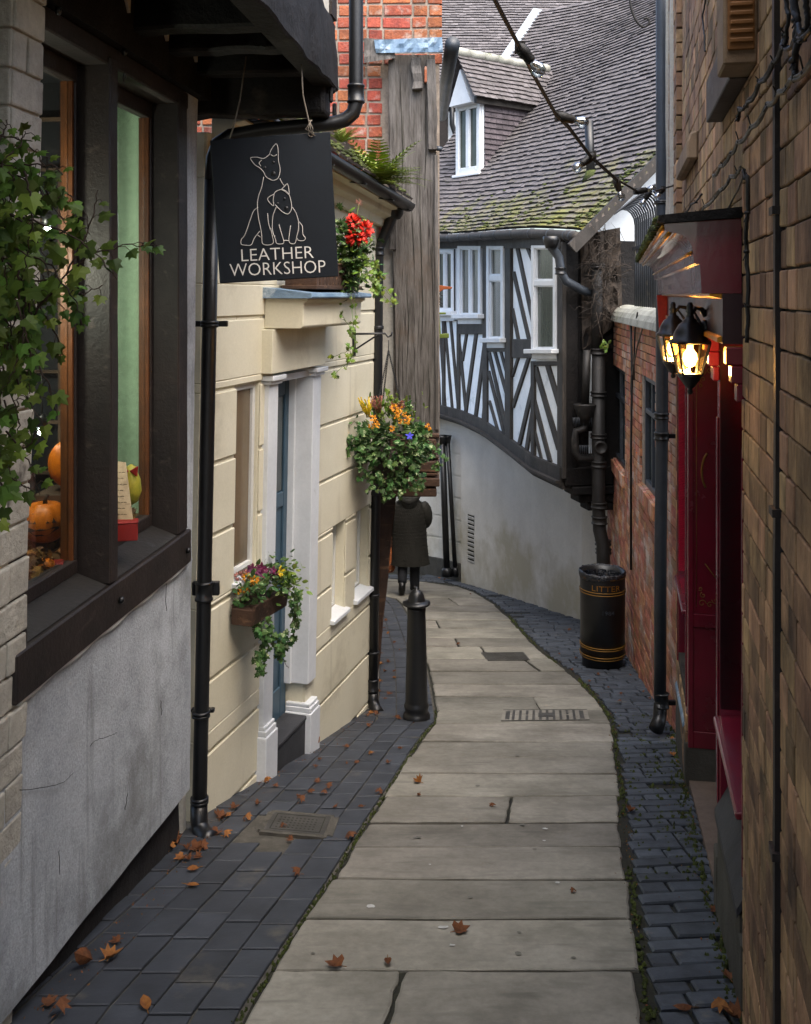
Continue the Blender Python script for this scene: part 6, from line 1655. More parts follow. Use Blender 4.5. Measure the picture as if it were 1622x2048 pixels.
for i in range(3, 64, 4):
    mb = MB(); mb.lathe(ge[i]+V((0, 0, 0)), [(.066, -.012), (.07, 0), (.066, .012)], 10, axis=Matrix(((1, 0, 0), (0, 0, 1), (0, -1, 0)))); mb.build('gutter_clip', M['iron_grey'], gt)
# soil vent pipe through the roof
VP = thing('vent_pipe', roofpt(1.05, .72), 'short black vent pipe standing out of the mossy tiled roof', 'pipe')
c = P(1180, 352, 12.1); 
for uu in [i*.05 for i in range(60)]:
    pass
best = min(((roofpt(u*.1, d*.05)-P(1180, 352, roofpt(u*.1, d*.05).y)).length, u*.1, d*.05) for u in range(0, 60) for d in range(0, 40))
c = roofpt(best[1], best[2]); VP.location = c+V((0, 0, ZE))
top = V((c.x-.03, c.y, -(242-HY)*c.y/F))
mb = MB(); mb.tube([c-V((0, 0, .1)), top], .055, 14); mb.build('pipe', M['iron_black'], VP)
mb = MB(); mb.lathe(c+V((0, 0, .0)), [(.12, -.06), (.08, .03), (.058, .08)], 12); mb.build('flashing', M['moss'], VP)
# dormer
D0 = roofpt(6.9, 1.28)
DM = TF
dn = V((.80, .60, 0)).normalized(); dt = V((-.60, .80, 0)).normalized()
DC = P(963, 340, 17.6)                                  # near bottom corner of the dormer front
dq = lambda u, v, z: DC+dt*u+dn*v+V((0, 0, z))          # u along the front, v into the roof
Hd, Wd, Ld = 1.20, .66, 1.45
dm = MB(); dm.prism([dq(0, 0.01, -.3), dq(Wd, 0.01, -.3), dq(Wd, 0.01, Hd), dq(Wd/2, .01, Hd+.62), dq(0, 0.01, Hd)], dn*.06)
do = dm.build('dormer', M['tf_white'], TF)
mb = MB(); mb.prism([dq(.04, -.0, .02), dq(Wd-.04, -.0, .02), dq(Wd-.04, -.0, Hd-.03), dq(.04, -.0, Hd-.03)], dn*.015); mb.build('dormer_pane', M['glass_pale'], do)
mb = MB()
for a, b, c, d in ((.0, .09, -.06, Hd), (Wd-.09, Wd, -.06, Hd), (.09, Wd-.09, Hd-.09, Hd), (.09, Wd-.09, -.06, .08), (Wd/2-.05, Wd/2+.05, .08, Hd-.09)): mb.prism([dq(a, -.05, c), dq(b, -.05, c), dq(b, -.05, d), dq(a, -.05, d)], dn*.055)
mb.prism([dq(-.05, -.1, -.09), dq(Wd+.05, -.1, -.09), dq(Wd+.05, -.1, -.04), dq(-.05, -.1, -.04)], dn*.15)
mb.build('dormer_frame', M['paint_white'], do, bevel=.01)
mb = MB(); mb.prism([dq(0, .05, -.3), dq(0, Ld, Hd*.9), dq(0, Ld, Hd), dq(0, .05, Hd)], dt*.05)
for j in range(13):
    z = j*.095; v = .06; 
    while v < Ld:
        if z > v*.98-.2: mb.hexa([dq(-.035, v, z), dq(-.035, v+.135, z), dq(-.006, v+.135, z+.1), dq(-.006, v, z+.1), dq(-.02, v, z), dq(-.02, v+.135, z), dq(.0, v+.135, z+.1), dq(.0, v, z+.1)])
        v += .14
mb.build('dormer_cheek', M['tile_cheek'], do)
mb = MB(); mb.prism([dq(.03, -.22, Hd-.02), dq(Wd-.03, -.22, Hd-.02), dq(Wd/2, -.22, Hd+.60)], dn*.2)
mb.build('dormer_gablet', M['paint_white'], do)
mb = MB(); mb.prism([dq(-.1, -.2, Hd-.05), dq(-.1, Ld+.1, Hd-.05), dq(-.1, Ld+.1, Hd+.07), dq(-.1, -.2, Hd+.07)], dt*.06); mb.build('dormer_fascia', M['tf_black'], do)
mb = MB()
def dr1(u, d): return dq(-.16+d*.50, u, Hd+.04+d*.86)
def dr2(u, d): return dq(Wd+.16-d*.50, u, Hd+.04+d*.86)
laytiles(mb, lambda u, d: dr1(u, d), -.32, Ld+.9, 9, .105, .16); laytiles(mb, lambda u, d: dr2(u, d), -.32, Ld+.5, 9, .105, .16)
mb.build('dormer_roof', M['tile_main'], do)
mb = MB()
for k in range(7): mb.tube([dq(Wd/2, -.32+.33*k, Hd+.9), dq(Wd/2, -.02+.33*k, Hd+.9)], .085, 10)
mb.build('dormer_ridge', M['coping'], do)
mb = MB()
for k in range(4):
    a, b = roofpt(8, 3.85+.3*k, .06), roofpt(8, 4.15+.3*k, .06); n = V((.8, -.6, 0)); mb.beam(a, b, .22, .03, up=(0, -.7, .7))
mb.build('lead_flashing', M['lead'], TF)
# rainwater pipe at the corner under the eaves
PC = thing('drainpipe', P(1187, 600, 11.3), 'black rainwater pipe dropping from the eaves corner and cranking across to the soil stack', 'pipe')
mb = MB(); mb.tube([P(1103, 478, 11.0), P(1104, 495, 11.05), P(1118, 515, 11.05), P(1122, 545, 11.05), P(1132, 562, 11.05), P(1160, 578, 11.1), P(1188, 590, 11.25)], [.06, .055, .05, .05, .05, .048, .048], 12); mb.build('pipe', M['iron_grey'], PC)
mb = MB(); mb.lathe(P(1102, 482, 11.0), [(.06, -.08), (.09, .0), (.09, .05)], 12); mb.build('hopper', M['iron_black'], PC); mb = MB(); collar(mb, P(1121, 542, 11.05), (0, 0, 1), .055, .08); mb.build('collar', M['iron_black'], PC)
SP = thing('soil_stack', P(1207, 1140, 11.1), 'tall black cast iron soil stack with collars and side branches at the gable corner', 'pipe')
YS = 11.15
mb = MB(); mb.tube([P(1194, 528, YS), P(1194, 700, YS)], .062, 14); mb.tube([P(1197, 700, YS), P(1197, 1010, YS), P(1199, 1060, YS), P(1206, 1090, YS-.05), P(1208, 1260, YS-.05)], .074, 16); mb.build('pipe', M['pipe_cast'], SP)
for x, y, h in ((1194, 532, .05), (1197, 703, .07), (1197, 788, .06), (1197, 872, .06), (1197, 928, .07), (1198, 1010, .07), (1199, 1040, .09), (1206, 1085, .06), (1207, 1102, .06)): mb = MB(); collar(mb, P(x, y, YS), (0, 0, 1), .078, h); mb.build('collar', M['pipe_cast'], SP)
mb = MB(); R_ = Matrix(((1, 0, 0), (0, 0, -1), (0, 1, 0)))
mb.lathe(P(1201, 895, YS-.06), [(.075, 0), (.075, .03), (.06, .035), (.05, .03), (.045, .02)], 16, axis=R_); mb.build('access_cap', M['pipe_cast'], SP)
mb = MB(); mb.tube([P(1174, 700, YS), P(1170, 810, YS)], .045, 10); mb.lathe(P(1170, 826, YS), [(.05, -.13), (.1, .0), (.13, .09), (.13, .1)], 12); mb.tube([P(1172, 840, YS), P(1168, 858, YS), P(1152, 862, YS), P(1150, 880, YS), P(1151, 905, YS), P(1158, 916, YS), P(1190, 917, YS)], .042, 10)
mb.build('branch_pipe', M['pipe_cast'], SP)
mb = MB()
for k in range(10):
    x = 1146+3*k if k < 5 else 1146+4*k; mb.tube([P(x, 835, YS-.05), P(x+2, 853, YS-.05)], .004, 4)
for k in range(6): mb.tube([P(1160+4*k, 890, YS-.05), P(1161+4*k, 912, YS-.05)], .004, 4)
mb.build('bird_spikes', M['iron_grey'], SP)
g = MB()
for _ in range(14): leaf(g, P(RND.uniform(1203, 1217), RND.uniform(686, 700), YS-.1), rvec(), V((0, -1, .4)), .06, 'oval')
g.build('weed', M['leaf_bright'], props=dict(label='tiny green weed sprouting from a collar of the soil stack', cat='weed'), recalc=False)
# tangle of dead creeper at the corner
DCp = thing('dead_creeper', P(1190, 600, 11.0), 'brown tangle of dead creeper stems hanging at the dark gable corner', 'creeper')
mb = MB()
for k in range(260):
    x, y = RND.gauss(1205, 15), RND.uniform(455, 640); D = RND.uniform(10.9, 11.25)
    if x > 1240: continue
    p = P(x, y, D); d = rvec(-.3)*.09; mb.tube([p, p+d+rvec()*.03, p+d*1.8+rvec()*.05, p+d*2.4+rvec()*.05], [.0035, .003, .0025, .001], 4)
mb.build('stems', M['dead_stem'], DCp)
mb = MB(); mb.patch(lambda x, y, o: P(x, y, 11.35-o), [(1165, 700), (1245, 640), (1240, 455), (1160, 470)], -.05, .05, 10, 12, 0, .12); mb.build('mat', M['dead_stem'], DCp)
# black post and pipe at the far left of the ground floor
for x0, x1, r, lab in ((884, 894, .055, 'thick black post standing under the far end of the jettied front'), (895, 911, .036, 'slim black drainpipe just right of the thick black post under the jetty')):
    t = thing('jetty_post' if r > .05 else 'drainpipe', P(x1, 1148, 16.6), lab, 'post' if r > .05 else 'pipe')
    Da = 16.75; mb = MB(); mb.tube([P(x0, 872, Da), P((x0+x1)/2, 1010, Da-.1), P(x1, 1150, Da-.2)], r, 10); mb.build('shaft', M['iron_black'], t)
    mb = MB(); mb.lathe(P(x0, 878, Da), [(r*1.0, -.12), (r*1.8, .02), (r*2.0, .06)], 10); mb.build('cap', M['iron_black'], t); mb = MB(); mb.lathe(P(x1, 1146, Da-.2), [(r*1.7, -.05), (r*1.6, .06), (r, .09)], 10); mb.build('foot', M['iron_black'], t)

# ---------------------------------------------------------------- far house behind
FH = thing('far_house', (1.5, 21.5, gz(18)), 'farther house with black and white gable and broad grey tiled roof behind the dormer', 'house')
fw = lambda x, z, o: V((x, 21.2-o, z))
mb = MB(); mb.rect(fw, -1.2, 2.2, -3, 4.3, -.2, 0); mb.build('wall', M['tf_white'], FH)
mb = MB()
for z in (2.6, 3.9): mb.rect(fw, -1.2, 2.2, z, z+.2, 0, .04)
for x in (.62, 1.25): mb.rect(fw, x, x+.28, -1, 4.3, 0, .045)
mb.build('timber', M['timber_black'], FH)
mb = MB(); mb.tube([fw(.98, 4.2, .15), fw(.98, 3.6, .12), fw(1.12, 3.2, .1), fw(1.12, 1.5, .1)], .055, 10); mb.tube([fw(-1.4, 4.36, .38), fw(2.6, 4.36, .38)], .06, 10); mb.build('gutter', M['iron_black'], FH)
mb = MB(); laytiles(mb, lambda u, d: V((u, 20.75+d, 4.42+d*.98)), -1.6, 6.5, 52, .082, .17); mb.build('roof', M['tile_far'], FH)
mb = MB(); mb.prism([V((-1.6, 20.9, 4.35)), V((6.5, 20.9, 4.35)), V((6.5, 25.2, 8.6)), V((-1.6, 25.2, 8.6))], (0, .02, -.06)); mb.build('roof_deck', M['tf_black'], FH)

# ---------------------------------------------------------------- bollard
c = G(833, 1437); D = c.y
t = thing('bollard', c, 'tall black cast iron bollard with domed cap at the left edge of the flagstones', 'bollard')
s = D/F
def hp(y): return (1440-y)*s
mb = MB(); mb.lathe(c, [(27.5*s, -.02), (27.5*s, hp(1432)), (25*s, hp(1428)), (22.5*s, hp(1424)), (24.8*s, hp(1418)), (25*s, hp(1412)), (22.8*s, hp(1408)), (22.3*s, hp(1404)), (20.5*s, hp(1320)), (18.2*s, hp(1228)), (18.8*s, hp(1222)), (18.8*s, hp(1219)), (16*s, hp(1216))], 16); mb.build('shaft', M['iron_black'], t)
mb = MB(); mb.lathe(c, [(16*s, hp(1217)), (25*s, hp(1213)), (27.8*s, hp(1211)), (28.2*s, hp(1209.5)), (27.6*s, hp(1207.5)), (19.5*s, hp(1205)), (17.4*s, hp(1204.2)), (17*s, hp(1203)), (16.3*s, hp(1198)), (14.4*s, hp(1192)), (11.5*s, hp(1187)), (8*s, hp(1183.5)), (4*s, hp(1182)), (4*s, hp(1179)), (2*s, hp(1177))], 28); mb.build('cap', M['iron_black'], t)

# ---------------------------------------------------------------- litter bin
c = G(1205, 1330); s = c.y/F; r = 44*s
t = thing('litter_bin', c, 'round black litter bin with gold bands and gold LITTER lettering by the brick wall', 'litter bin')
hb = lambda y: (1330-y)*s*1.0
mb = MB(); mb.lathe(c, [(r*.92, -.03), (r*.92, hb(1303)), (r*1.0, hb(1301)), (r*1.01, hb(1180)), (r*1.02, hb(1150)), (r*1.02, hb(1142)), (r*.95, hb(1142)), (r*.93, hb(1160)), (r*.9, hb(1200))], 40); mb.build('body', M['iron_black'], t)
for y, rr2 in ((1175, 1.02), (1180, 1.02), (1284, 1.012), (1288, 1.012), (1302, 1.02), (1307, 1.0), (1149, 1.025)):
    mb = MB(); n = 40; mb.tube([c+V((r*rr2*math.cos(2*math.pi*i/n), r*rr2*math.sin(2*math.pi*i/n), hb(y))) for i in range(n+1)], .005, 6); mb.build('band', M['gold_dull'], t)
def wraptext(txt, size, y, m, name, a0=0., xs=1.):
    vs, fs = text_mesh(txt, size, .002, xs); mb = MB(); R0 = r*1.025
    out = []
    for v in vs:
        a = -math.pi/2+v.x/R0+a0; rad = R0+v.z; out.append(c+V((rad*math.cos(a), rad*math.sin(a), hb(y)+v.y)))
    mb.add(out, fs); mb.build(name, M[m], t)
wraptext('LITTER', .076, 1171, 'gold', 'lettering', -.02, 1.28); wraptext('1984', .055, 1217, 'iron_grey', 'raised_mark', .05, 1.2)
mb = MB(); vs = []; n = 60
for j, (rr2, z) in enumerate(((.88, -.25), (.93, -.04), (.99, .02), (1.045, .015), (1.06, -.005), (1.045, -.018))):
    for i in range(n):
        a = 2*math.pi*i/n; w = mnoise.noise(V((math.cos(a)*4, math.sin(a)*4, j*1.3)))
        left = .5+.5*math.cos(a-math.pi*1.1)
        vs.append(c+V((r*(rr2+.03*w)*math.cos(a), r*(rr2+.03*w)*math.sin(a), hb(1143)+z+(.02*w)-(left*.03*(j == 5)))))
mb.add(vs, [(j*n+i, j*n+(i+1) % n, (j+1)*n+(i+1) % n, (j+1)*n+i) for j in range(5) for i in range(n)], 0, True); mb.build('liner', M['bin_liner'], t)

# ---------------------------------------------------------------- covers in the paving
def on(x, y, lift=.006): 
    q = G(x, y); return q+V((0, 0, lift))
def cover(name, pxq, label, kind):
    A = [on(*p) for p in pxq]; t = thing(name, (A[0]+A[2])/2, label, 'cover')
    f = lambda u, v, o: (A[0]*(1-u)*(1-v)+A[1]*u*(1-v)+A[2]*u*v+A[3]*(1-u)*v)+V((0, 0, o))
    mb = MB()
    if kind == 'frame': mb.rect(f, .0, 1, 0, 1, -.03, .002)
    else: mb.rect(f, .0, 1, .0, 1, -.03, .001)
    mb.build('plate', M['cover_iron'] if kind != 'stone' else M['flag'], t)
    d, b = MB(), MB()
    if kind == 'frame':
        for i in range(10):
            for j in range(5): d.rect(f, .16+.068*i, .19+.068*i, .2+.13*j, .235+.13*j, 0, .0028)
        for (u0, u1, v0, v1) in ((.08, .92, .08, .1), (.08, .92, .9, .92), (.08, .095, .1, .9), (.905, .92, .1, .9)): d.rect(f, u0, u1, v0, v1, 0, .0028)
        d.build('holes', M['joint_dark'], t)
        b.rect(f, -.05, 1.05, -.12, 0, -.03, .001); b.rect(f, 1.0, 1.14, 0, 1, -.03, .001); b.rect(f, -.05, 1.05, 1., 1.1, -.03, .001); b.rect(f, -.1, 0, 0, 1, -.03, .001); b.build('mortar_surround', M['joint_pale'], t)
    elif kind == 'grid':
        for i in range(30):
            for j in range(9):
                if 7 <= i <= 22: b.rect(f, .02+.032*i, .04+.032*i, .06+.1*j, .12+.1*j, 0, .004)
            if i < 7 or i > 22: b.rect(f, .02+.032*i, .035+.032*i, .05, .95, 0, .004)
        b.build('studs', M['stone_grey'], t)
    else:
        for i in range(12):
            u = .04+.078*i
            if i in (0, 11): b.rect(f, u, u+.05, .1, .9, 0, .003); continue
            for (v0, v1) in (((.05, .45), (.55, .95)) if i % 3 == 0 else ((.05, .95),)): b.rect(f, u, u+.03, v0, v1, 0, .003)
        b.rect(f, .42, .6, .3, .7, 0, .0034); b.rect(f, .0, 1, -.03, .0, 0, .003); b.rect(f, .0, 1, 1., 1.03, 0, .003)
        b.build('ribs', M['cover_iron'], t)
cover('manhole_cover', [(527, 1662), (648, 1673), (662, 1636), (548, 1626)], 'rusty square manhole cover with rows of small holes in the dark paving', 'frame')
cover('drain_cover', [(1002, 1443), (1179, 1441), (1174, 1421), (1006, 1422)], 'wide stone drain cover with carved ribs set in the flagstones', 'stone')
cover('drain_cover', [(976, 1322), (1060, 1321), (1047, 1305), (962, 1306)], 'small studded iron cover farther down the flagstone path', 'grid')
# ---------------------------------------------------------------- person walking away
feet = G(818, 1188); py = feet.y; pxx = feet.x; g0 = feet.z
def skin(name, joints, edges, parent, m, sub=2):
    me = bpy.data.meshes.new(name)
    org = V((0, 0, 0)); q = parent
    base = V((pxx, py, g0+ZE))
    me.from_pydata([tuple(j[0]) for j in joints], edges, [])
    o = bpy.data.objects.new(name, me); COL.objects.link(o)
    bpy.context.view_layer.objects.active = o
    md = o.modifiers.new('Skin', 'SKIN'); 
    for i, j in enumerate(joints):
        v = me.skin_vertices[0].data[i]; r = j[1]; v.radius = (r, r) if not isinstance(r, tuple) else r
        v.use_root = (i == 0)
    md.use_smooth_shade = True
    sd = o.modifiers.new('Sub', 'SUBSURF'); sd.levels = sub; sd.render_levels = sub
    me.materials.append(M[m])
    if parent: o.parent = parent
    else: o.location = base
    return o
# local frame: x right, y away from the camera (walking direction), z up, origin between the feet
J = [((.0, 0, .92), .14), ((0, -.01, 1.08), (.15, .11)), ((0, 0, 1.24), (.17, .11)), ((0, .0, 1.38), (.10, .07)), ((0, .02, 1.46), .052), ((0, .035, 1.55), (.075, .088)), ((0, .04, 1.64), (.07, .085)),
     ((.15, 0, 1.34), .05), ((.27, .02, 1.12), .046), ((.19, .17, 1.0), .036), ((.14, .23, 1.0), .03),
     ((-.15, 0, 1.34), .05), ((-.27, .0, 1.12), .046), ((-.26, .03, .88), .036), ((-.26, .05, .80), .03),
     ((.09, 0, .88), .09), ((.085, .03, .48), .062), ((.085, .0, .09), .042), ((.09, .10, .035), .035),
     ((-.09, 0, .88), .09), ((-.09, .02, .5), .062), ((-.10, -.22, .17), .042), ((-.11, -.17, .06), .035)]
E = [(0, 1), (1, 2), (2, 3), (3, 4), (4, 5), (5, 6), (3, 7), (7, 8), (8, 9), (9, 10), (3, 11), (11, 12), (12, 13), (13, 14), (0, 15), (15, 16), (16, 17), (17, 18), (0, 19), (19, 20), (20, 21), (21, 22)]
PER = skin('person', J, E, None, 'skin')
tag(PER, 'person walking away in a long dark quilted coat carrying a patterned bag', 'person')
def pbuild(mb, name, m, **k): 
    mb.v = [p+V((pxx, py, g0)) for p in mb.v]; return mb.build(name, M[m], PER, **k)
def fingers(side, wrist, d, nrm):
    d = V(d).normalized(); nrm = V(nrm).normalized(); w = d.cross(nrm)
    mb = MB(); mb.tube([V(wrist), V(wrist)+d*.045, V(wrist)+d*.08], [.026, .036, .032], 8, flat=.55)
    for k, l in enumerate((.06, .072, .068, .055)):
        b = V(wrist)+d*.078+w*(k-1.5)*.019; mb.tube([b, b+d*l*.5, b+d*l*.75+nrm*l*.4, b+d*l*.7+nrm*l*.75], [.009, .0085, .008, .006], 6)
    b = V(wrist)+d*.025-w*.03; mb.tube([b, b-w*.025+d*.025, b-w*.02+d*.055+nrm*.015], [.011, .010, .007], 6)
    pbuild(mb, 'hand', 'skin')
fingers(1, (.14, .23, 1.0), (-.6, .5, -.1), (0, -.3, -1)); fingers(-1, (-.26, .05, .80), (0, .1, -1), (.6, .3, 0))
# face on the far side of the head
mb = MB(); mb.lathe(V((0, .04, 1.60)), [(.02, -.115), (.055, -.10), (.075, -.05), (.082, 0), (.08, .05), (.06, .10), (.02, .12)], 20, sy=1.18); pbuild(mb, 'head', 'skin')
mb = MB(); mb.tube([V((0, .125, 1.625)), V((0, .15, 1.59)), V((0, .135, 1.58))], [.008, .014, .012], 7)
mb.tube([V((-.025, .126, 1.545)), V((0, .134, 1.543)), V((.025, .126, 1.545))], [.003, .007, .003], 6)
for sx in (-1, 1): mb.lathe(V((sx*.082, .045, 1.60)), [(.004, -.028), (.016, -.01), (.018, .012), (.006, .03)], 8, sy=1.4)
pbuild(mb, 'face', 'skin')
mb = MB()
for sx in (-1, 1): mb.lathe(V((sx*.031, .122, 1.61)), [(.002, -.009), (.011, 0), (.002, .009)], 8)
pbuild(mb, 'eye', 'paint_white')
mb = MB(); mb.lathe(V((0, .018, 1.60)), [(.06, -.13), (.085, -.06), (.094, .0), (.092, .05), (.07, .105), (.03, .132)], 20, sy=1.05); pbuild(mb, 'hair', 'hair')
# coat: lofted quilted body, sleeves and a hood lying on the shoulders
mb = MB(); prof = [(.46, .30, .20, -.02), (.51, .285, .2, -.02), (.65, .27, .19, -.02), (.80, .26, .18, -.015), (.95, .255, .175, -.01), (1.08, .25, .17, 0), (1.2, .25, .165, 0), (1.30, .235, .15, 0), (1.38, .19, .125, 0), (1.43, .13, .10, .01), (1.47, .08, .075, .02)]
n = 40; vs = []
for z, rx, ry, oy in prof:
    for i in range(n):
        a = 2*math.pi*i/n; wv = 1+.015*math.sin(a*5+z*3)+.012*mnoise.noise(V((math.cos(a)*3, math.sin(a)*3, z*4))); vs.append(V((rx*math.cos(a)*wv+.015*(1.4-z), oy+ry*math.sin(a)*wv, z)))
mb.add(vs, [(j*n+i, j*n+(i+1) % n, (j+1)*n+(i+1) % n, (j+1)*n+i) for j in range(len(prof)-1) for i in range(n)]+[tuple((len(prof)-1)*n+i for i in range(n))], 0, True)
for pts in ([(.17, 0, 1.37), (.25, .01, 1.27), (.275, .0, 1.12), (.25, .08, 1.02), (.19, .16, .99), (.16, .19, .99)], [(-.17, 0, 1.37), (-.25, 0, 1.27), (-.30, -.01, 1.1), (-.285, .02, .98), (-.265, .04, .86)]): mb.tube([V(p) for p in pts], [.09, .10, .092, .08, .064, .056][:len(pts)], 16)
coat = pbuild(mb, 'coat', 'coat')
md = coat.modifiers.new('Sub', 'SUBSURF'); md.levels = 1; md.render_levels = 1
mb = MB()
for z in [.5+.052*i for i in range(18)]:
    k = interp(z, [p[0] for p in prof], [p[1] for p in prof]); ky = interp(z, [p[0] for p in prof], [p[2] for p in prof])
    for i in range(22):
        a = math.pi+math.pi*(i+.5*(int(z*19) % 2))/22; 
        mb.tube([V((k*1.012*math.cos(a+da)+.015*(1.4-z), ky*1.03*math.sin(a+da)-.01, z+dz)) for da, dz in ((-.055, 0), (0, .012), (.055, 0))], [.002, .004, .002], 5)
tag(pbuild(mb, 'quilting', 'coat'), kind='stuff')
mb = MB(); mb.tube([V((.11*math.cos(a), -.02+.12*math.sin(a), 1.44+.03*math.cos(a*2))) for a in [math.pi*.9+i*.33 for i in range(14)]], [.04]+[.06]*12+[.04], 12)
mb.lathe(V((0, -.11, 1.40)), [(.02, -.13), (.09, -.08), (.125, .0), (.11, .07), (.04, .11)], 18, sy=.62); pbuild(mb, 'hood', 'coat')
mb = MB()
mb.tube([V((.09, 0, .9)), V((.087, .03, .5)), V((.085, .01, .12)), V((.085, .01, .07))], [.105, .082, .07, .07], 16)
mb.tube([V((-.09, 0, .9)), V((-.092, .02, .52)), V((-.10, -.18, .26)), V((-.10, -.2, .22))], [.105, .08, .066, .064], 16); pbuild(mb, 'trousers', 'trouser')
mb = MB()
mb.tube([V((.085, -.03, .14)), V((.085, -.02, .06)), V((.088, .07, .05)), V((.09, .16, .035)), V((.09, .2, .03))], [.05, .052, .05, .045, .025], 12, flat=1.); mb.box(V((.089, .07, .012)), (.088, .27, .022))
mb.tube([V((-.10, -.225, .24)), V((-.105, -.235, .15)), V((-.108, -.19, .09)), V((-.11, -.12, .04)), V((-.11, -.08, .02))], [.05, .052, .05, .045, .025], 12); pbuild(mb, 'boot', 'boot')
# bag in the left hand
bc = V((pxx-.30, py+.04, g0+.52)); t = thing('shopping_bag', bc-V((0, 0, .18)), 'orange and cream patterned carrier bag hanging beside the walking person', 'bag')
mb = MB(); vs = []; n = 18
for j, (z, rx, ry) in enumerate(((-.19, .07, .09), (-.14, .095, .13), (0, .09, .13), (.12, .065, .12), (.2, .04, .09))):
    for i in range(n):
        a = 2*math.pi*i/n; w = 1+.12*mnoise.noise(V((math.cos(a)*3, math.sin(a)*3, z*9))); vs.append(bc+V((rx*math.cos(a)*w, ry*math.sin(a)*w, z)))
mb.add(vs, [(j*n+i, j*n+(i+1) % n, (j+1)*n+(i+1) % n, (j+1)*n+i) for j in range(4) for i in range(n)]+[tuple(range(n))], 0, True); mb.build('sack', M['bag'], t)
mb = MB()
for s2 in (-1, 1): mb.tube([bc+V((s2*.02, -.06, .18)), bc+V((.02, -.03, .26)), bc+V((.03, .0, .275)), bc+V((.02, .03, .26)), bc+V((s2*.02, .06, .18))], .005, 5)
mb.build('handle', M['bag'], t)

# ---------------------------------------------------------------- fallen leaves
def fallen(x, y, size_, gold=False, zone='', label=None, grp=None, stand=0.):
    size = size_*.7; c = G(x, y)+V((0, 0, .008)); mb = MB()
    a = RND.uniform(0, 6.28); d = V((math.cos(a), math.sin(a), RND.uniform(-.05, .15)+stand)); nrm = V((RND.uniform(-.25, .25), RND.uniform(-.5, .1), 1-stand*.8))
    k = RND.choice(['maple', 'ivy', 'oval', 'ivy'])
    cv = RND.choice([-.9, -.6, .5, .7, -.4])
    leaf(mb, c-d*size*.3+V((0, 0, max(0, cv)*size*.4+max(0, -cv)*size*.05)), d, nrm, size, k, 0, cv)
    zmin = min(v.z-gz(v.y) for v in mb.v)
    mb.v = [v+V((0, 0, .006-zmin)) for v in mb.v]
    mb.tube([c-d*size*.3+V((0, 0, .004-zmin*0)), c-d*size*.65+V((0, 0, .006))], .0016, 4)
    o = mb.build('fallen_leaf', M['autumn_gold' if gold else 'autumn'], recalc=False)
    md = o.modifiers.new('Solid', 'SOLIDIFY'); md.thickness = .001
    tag(o, label, 'leaf', grp)
single = [(292, 2017, .10, 1, 'flat golden leaf alone on the dark paving at the bottom of the lane'), (222, 1918, .10, 1, 'golden yellow crumpled leaf on the paving by the dark plinth'), (178, 1935, .15, 0, 'large dark brown curled leaf leaning against the black plinth'),
          (118, 2028, .09, 0, 'brown folded leaf in the lower left corner of the paving'), (98, 2010, .07, 0, 'small brown leaf just above the lower left corner one'), (232, 1886, .06, 0, 'small orange brown leaf just above the golden crumpled one'),
          (380, 1774, .09, 1, 'pale golden ragged leaf on the middle of the dark paving'), (618, 1495, .17, 0, 'big upright rust orange leaf propped against the door surround base'),
          (700, 1678, .09, 0, 'pinkish brown leaf at the kerb edge of the flagstones'), (920, 1865, .09, 0, 'brown star shaped leaf alone on the near flagstones'), (672, 1936, .09, 0, 'brown leaf caught in the joint between the two nearest flagstones'),
          (776, 1928, .07, 0, 'small stalked leaf beside a pale skeleton leaf on the joint'), (837, 1566, .08, 1, 'pale tan leaf near the left edge of the middle flagstones'), (838, 1592, .06, 0, 'thin tan leaf just below the pale tan one on the flagstones'),
          (985, 1614, .05, 0, 'tiny brown leaf in the centre of the flagstone path'), (1146, 1786, .04, 0, 'tiny dark leaf on the right side of the near flagstones'), (1373, 2020, .09, 0, 'curled brown leaf on the near right setts'), (1446, 2022, .10, 1, 'golden brown leaf beside the wall on the nearest setts'),
          (1458, 1960, .08, 0, 'brown leaf against the tan wall foot'), (1468, 2038, .09, 0, 'dark brown leaf in the lower right corner'), (1262, 1625, .07, 0, 'small orange leaf at the moss edge of the setts'), (1345, 1512, .07, 1, 'tan leaf lying across the setts below the drainpipe'),
          (1292, 1367, .05, 1, 'yellow leaf on the grey paving beyond the drainpipe'), (1436, 1565, .07, 0, 'rust leaf on the doorstep of the red shop'), (835, 1422, .05, 1, 'yellow leaf near the foot of the black bollard'), (1430, 1825, .06, 0, 'brown leaf wedged at the foot of the shop wall')]
for x, y, s2, gld, lab in single: fallen(x, y, s2, bool(gld), label=lab, stand=.9 if 'upright' in lab or 'leaning' in lab else 0)
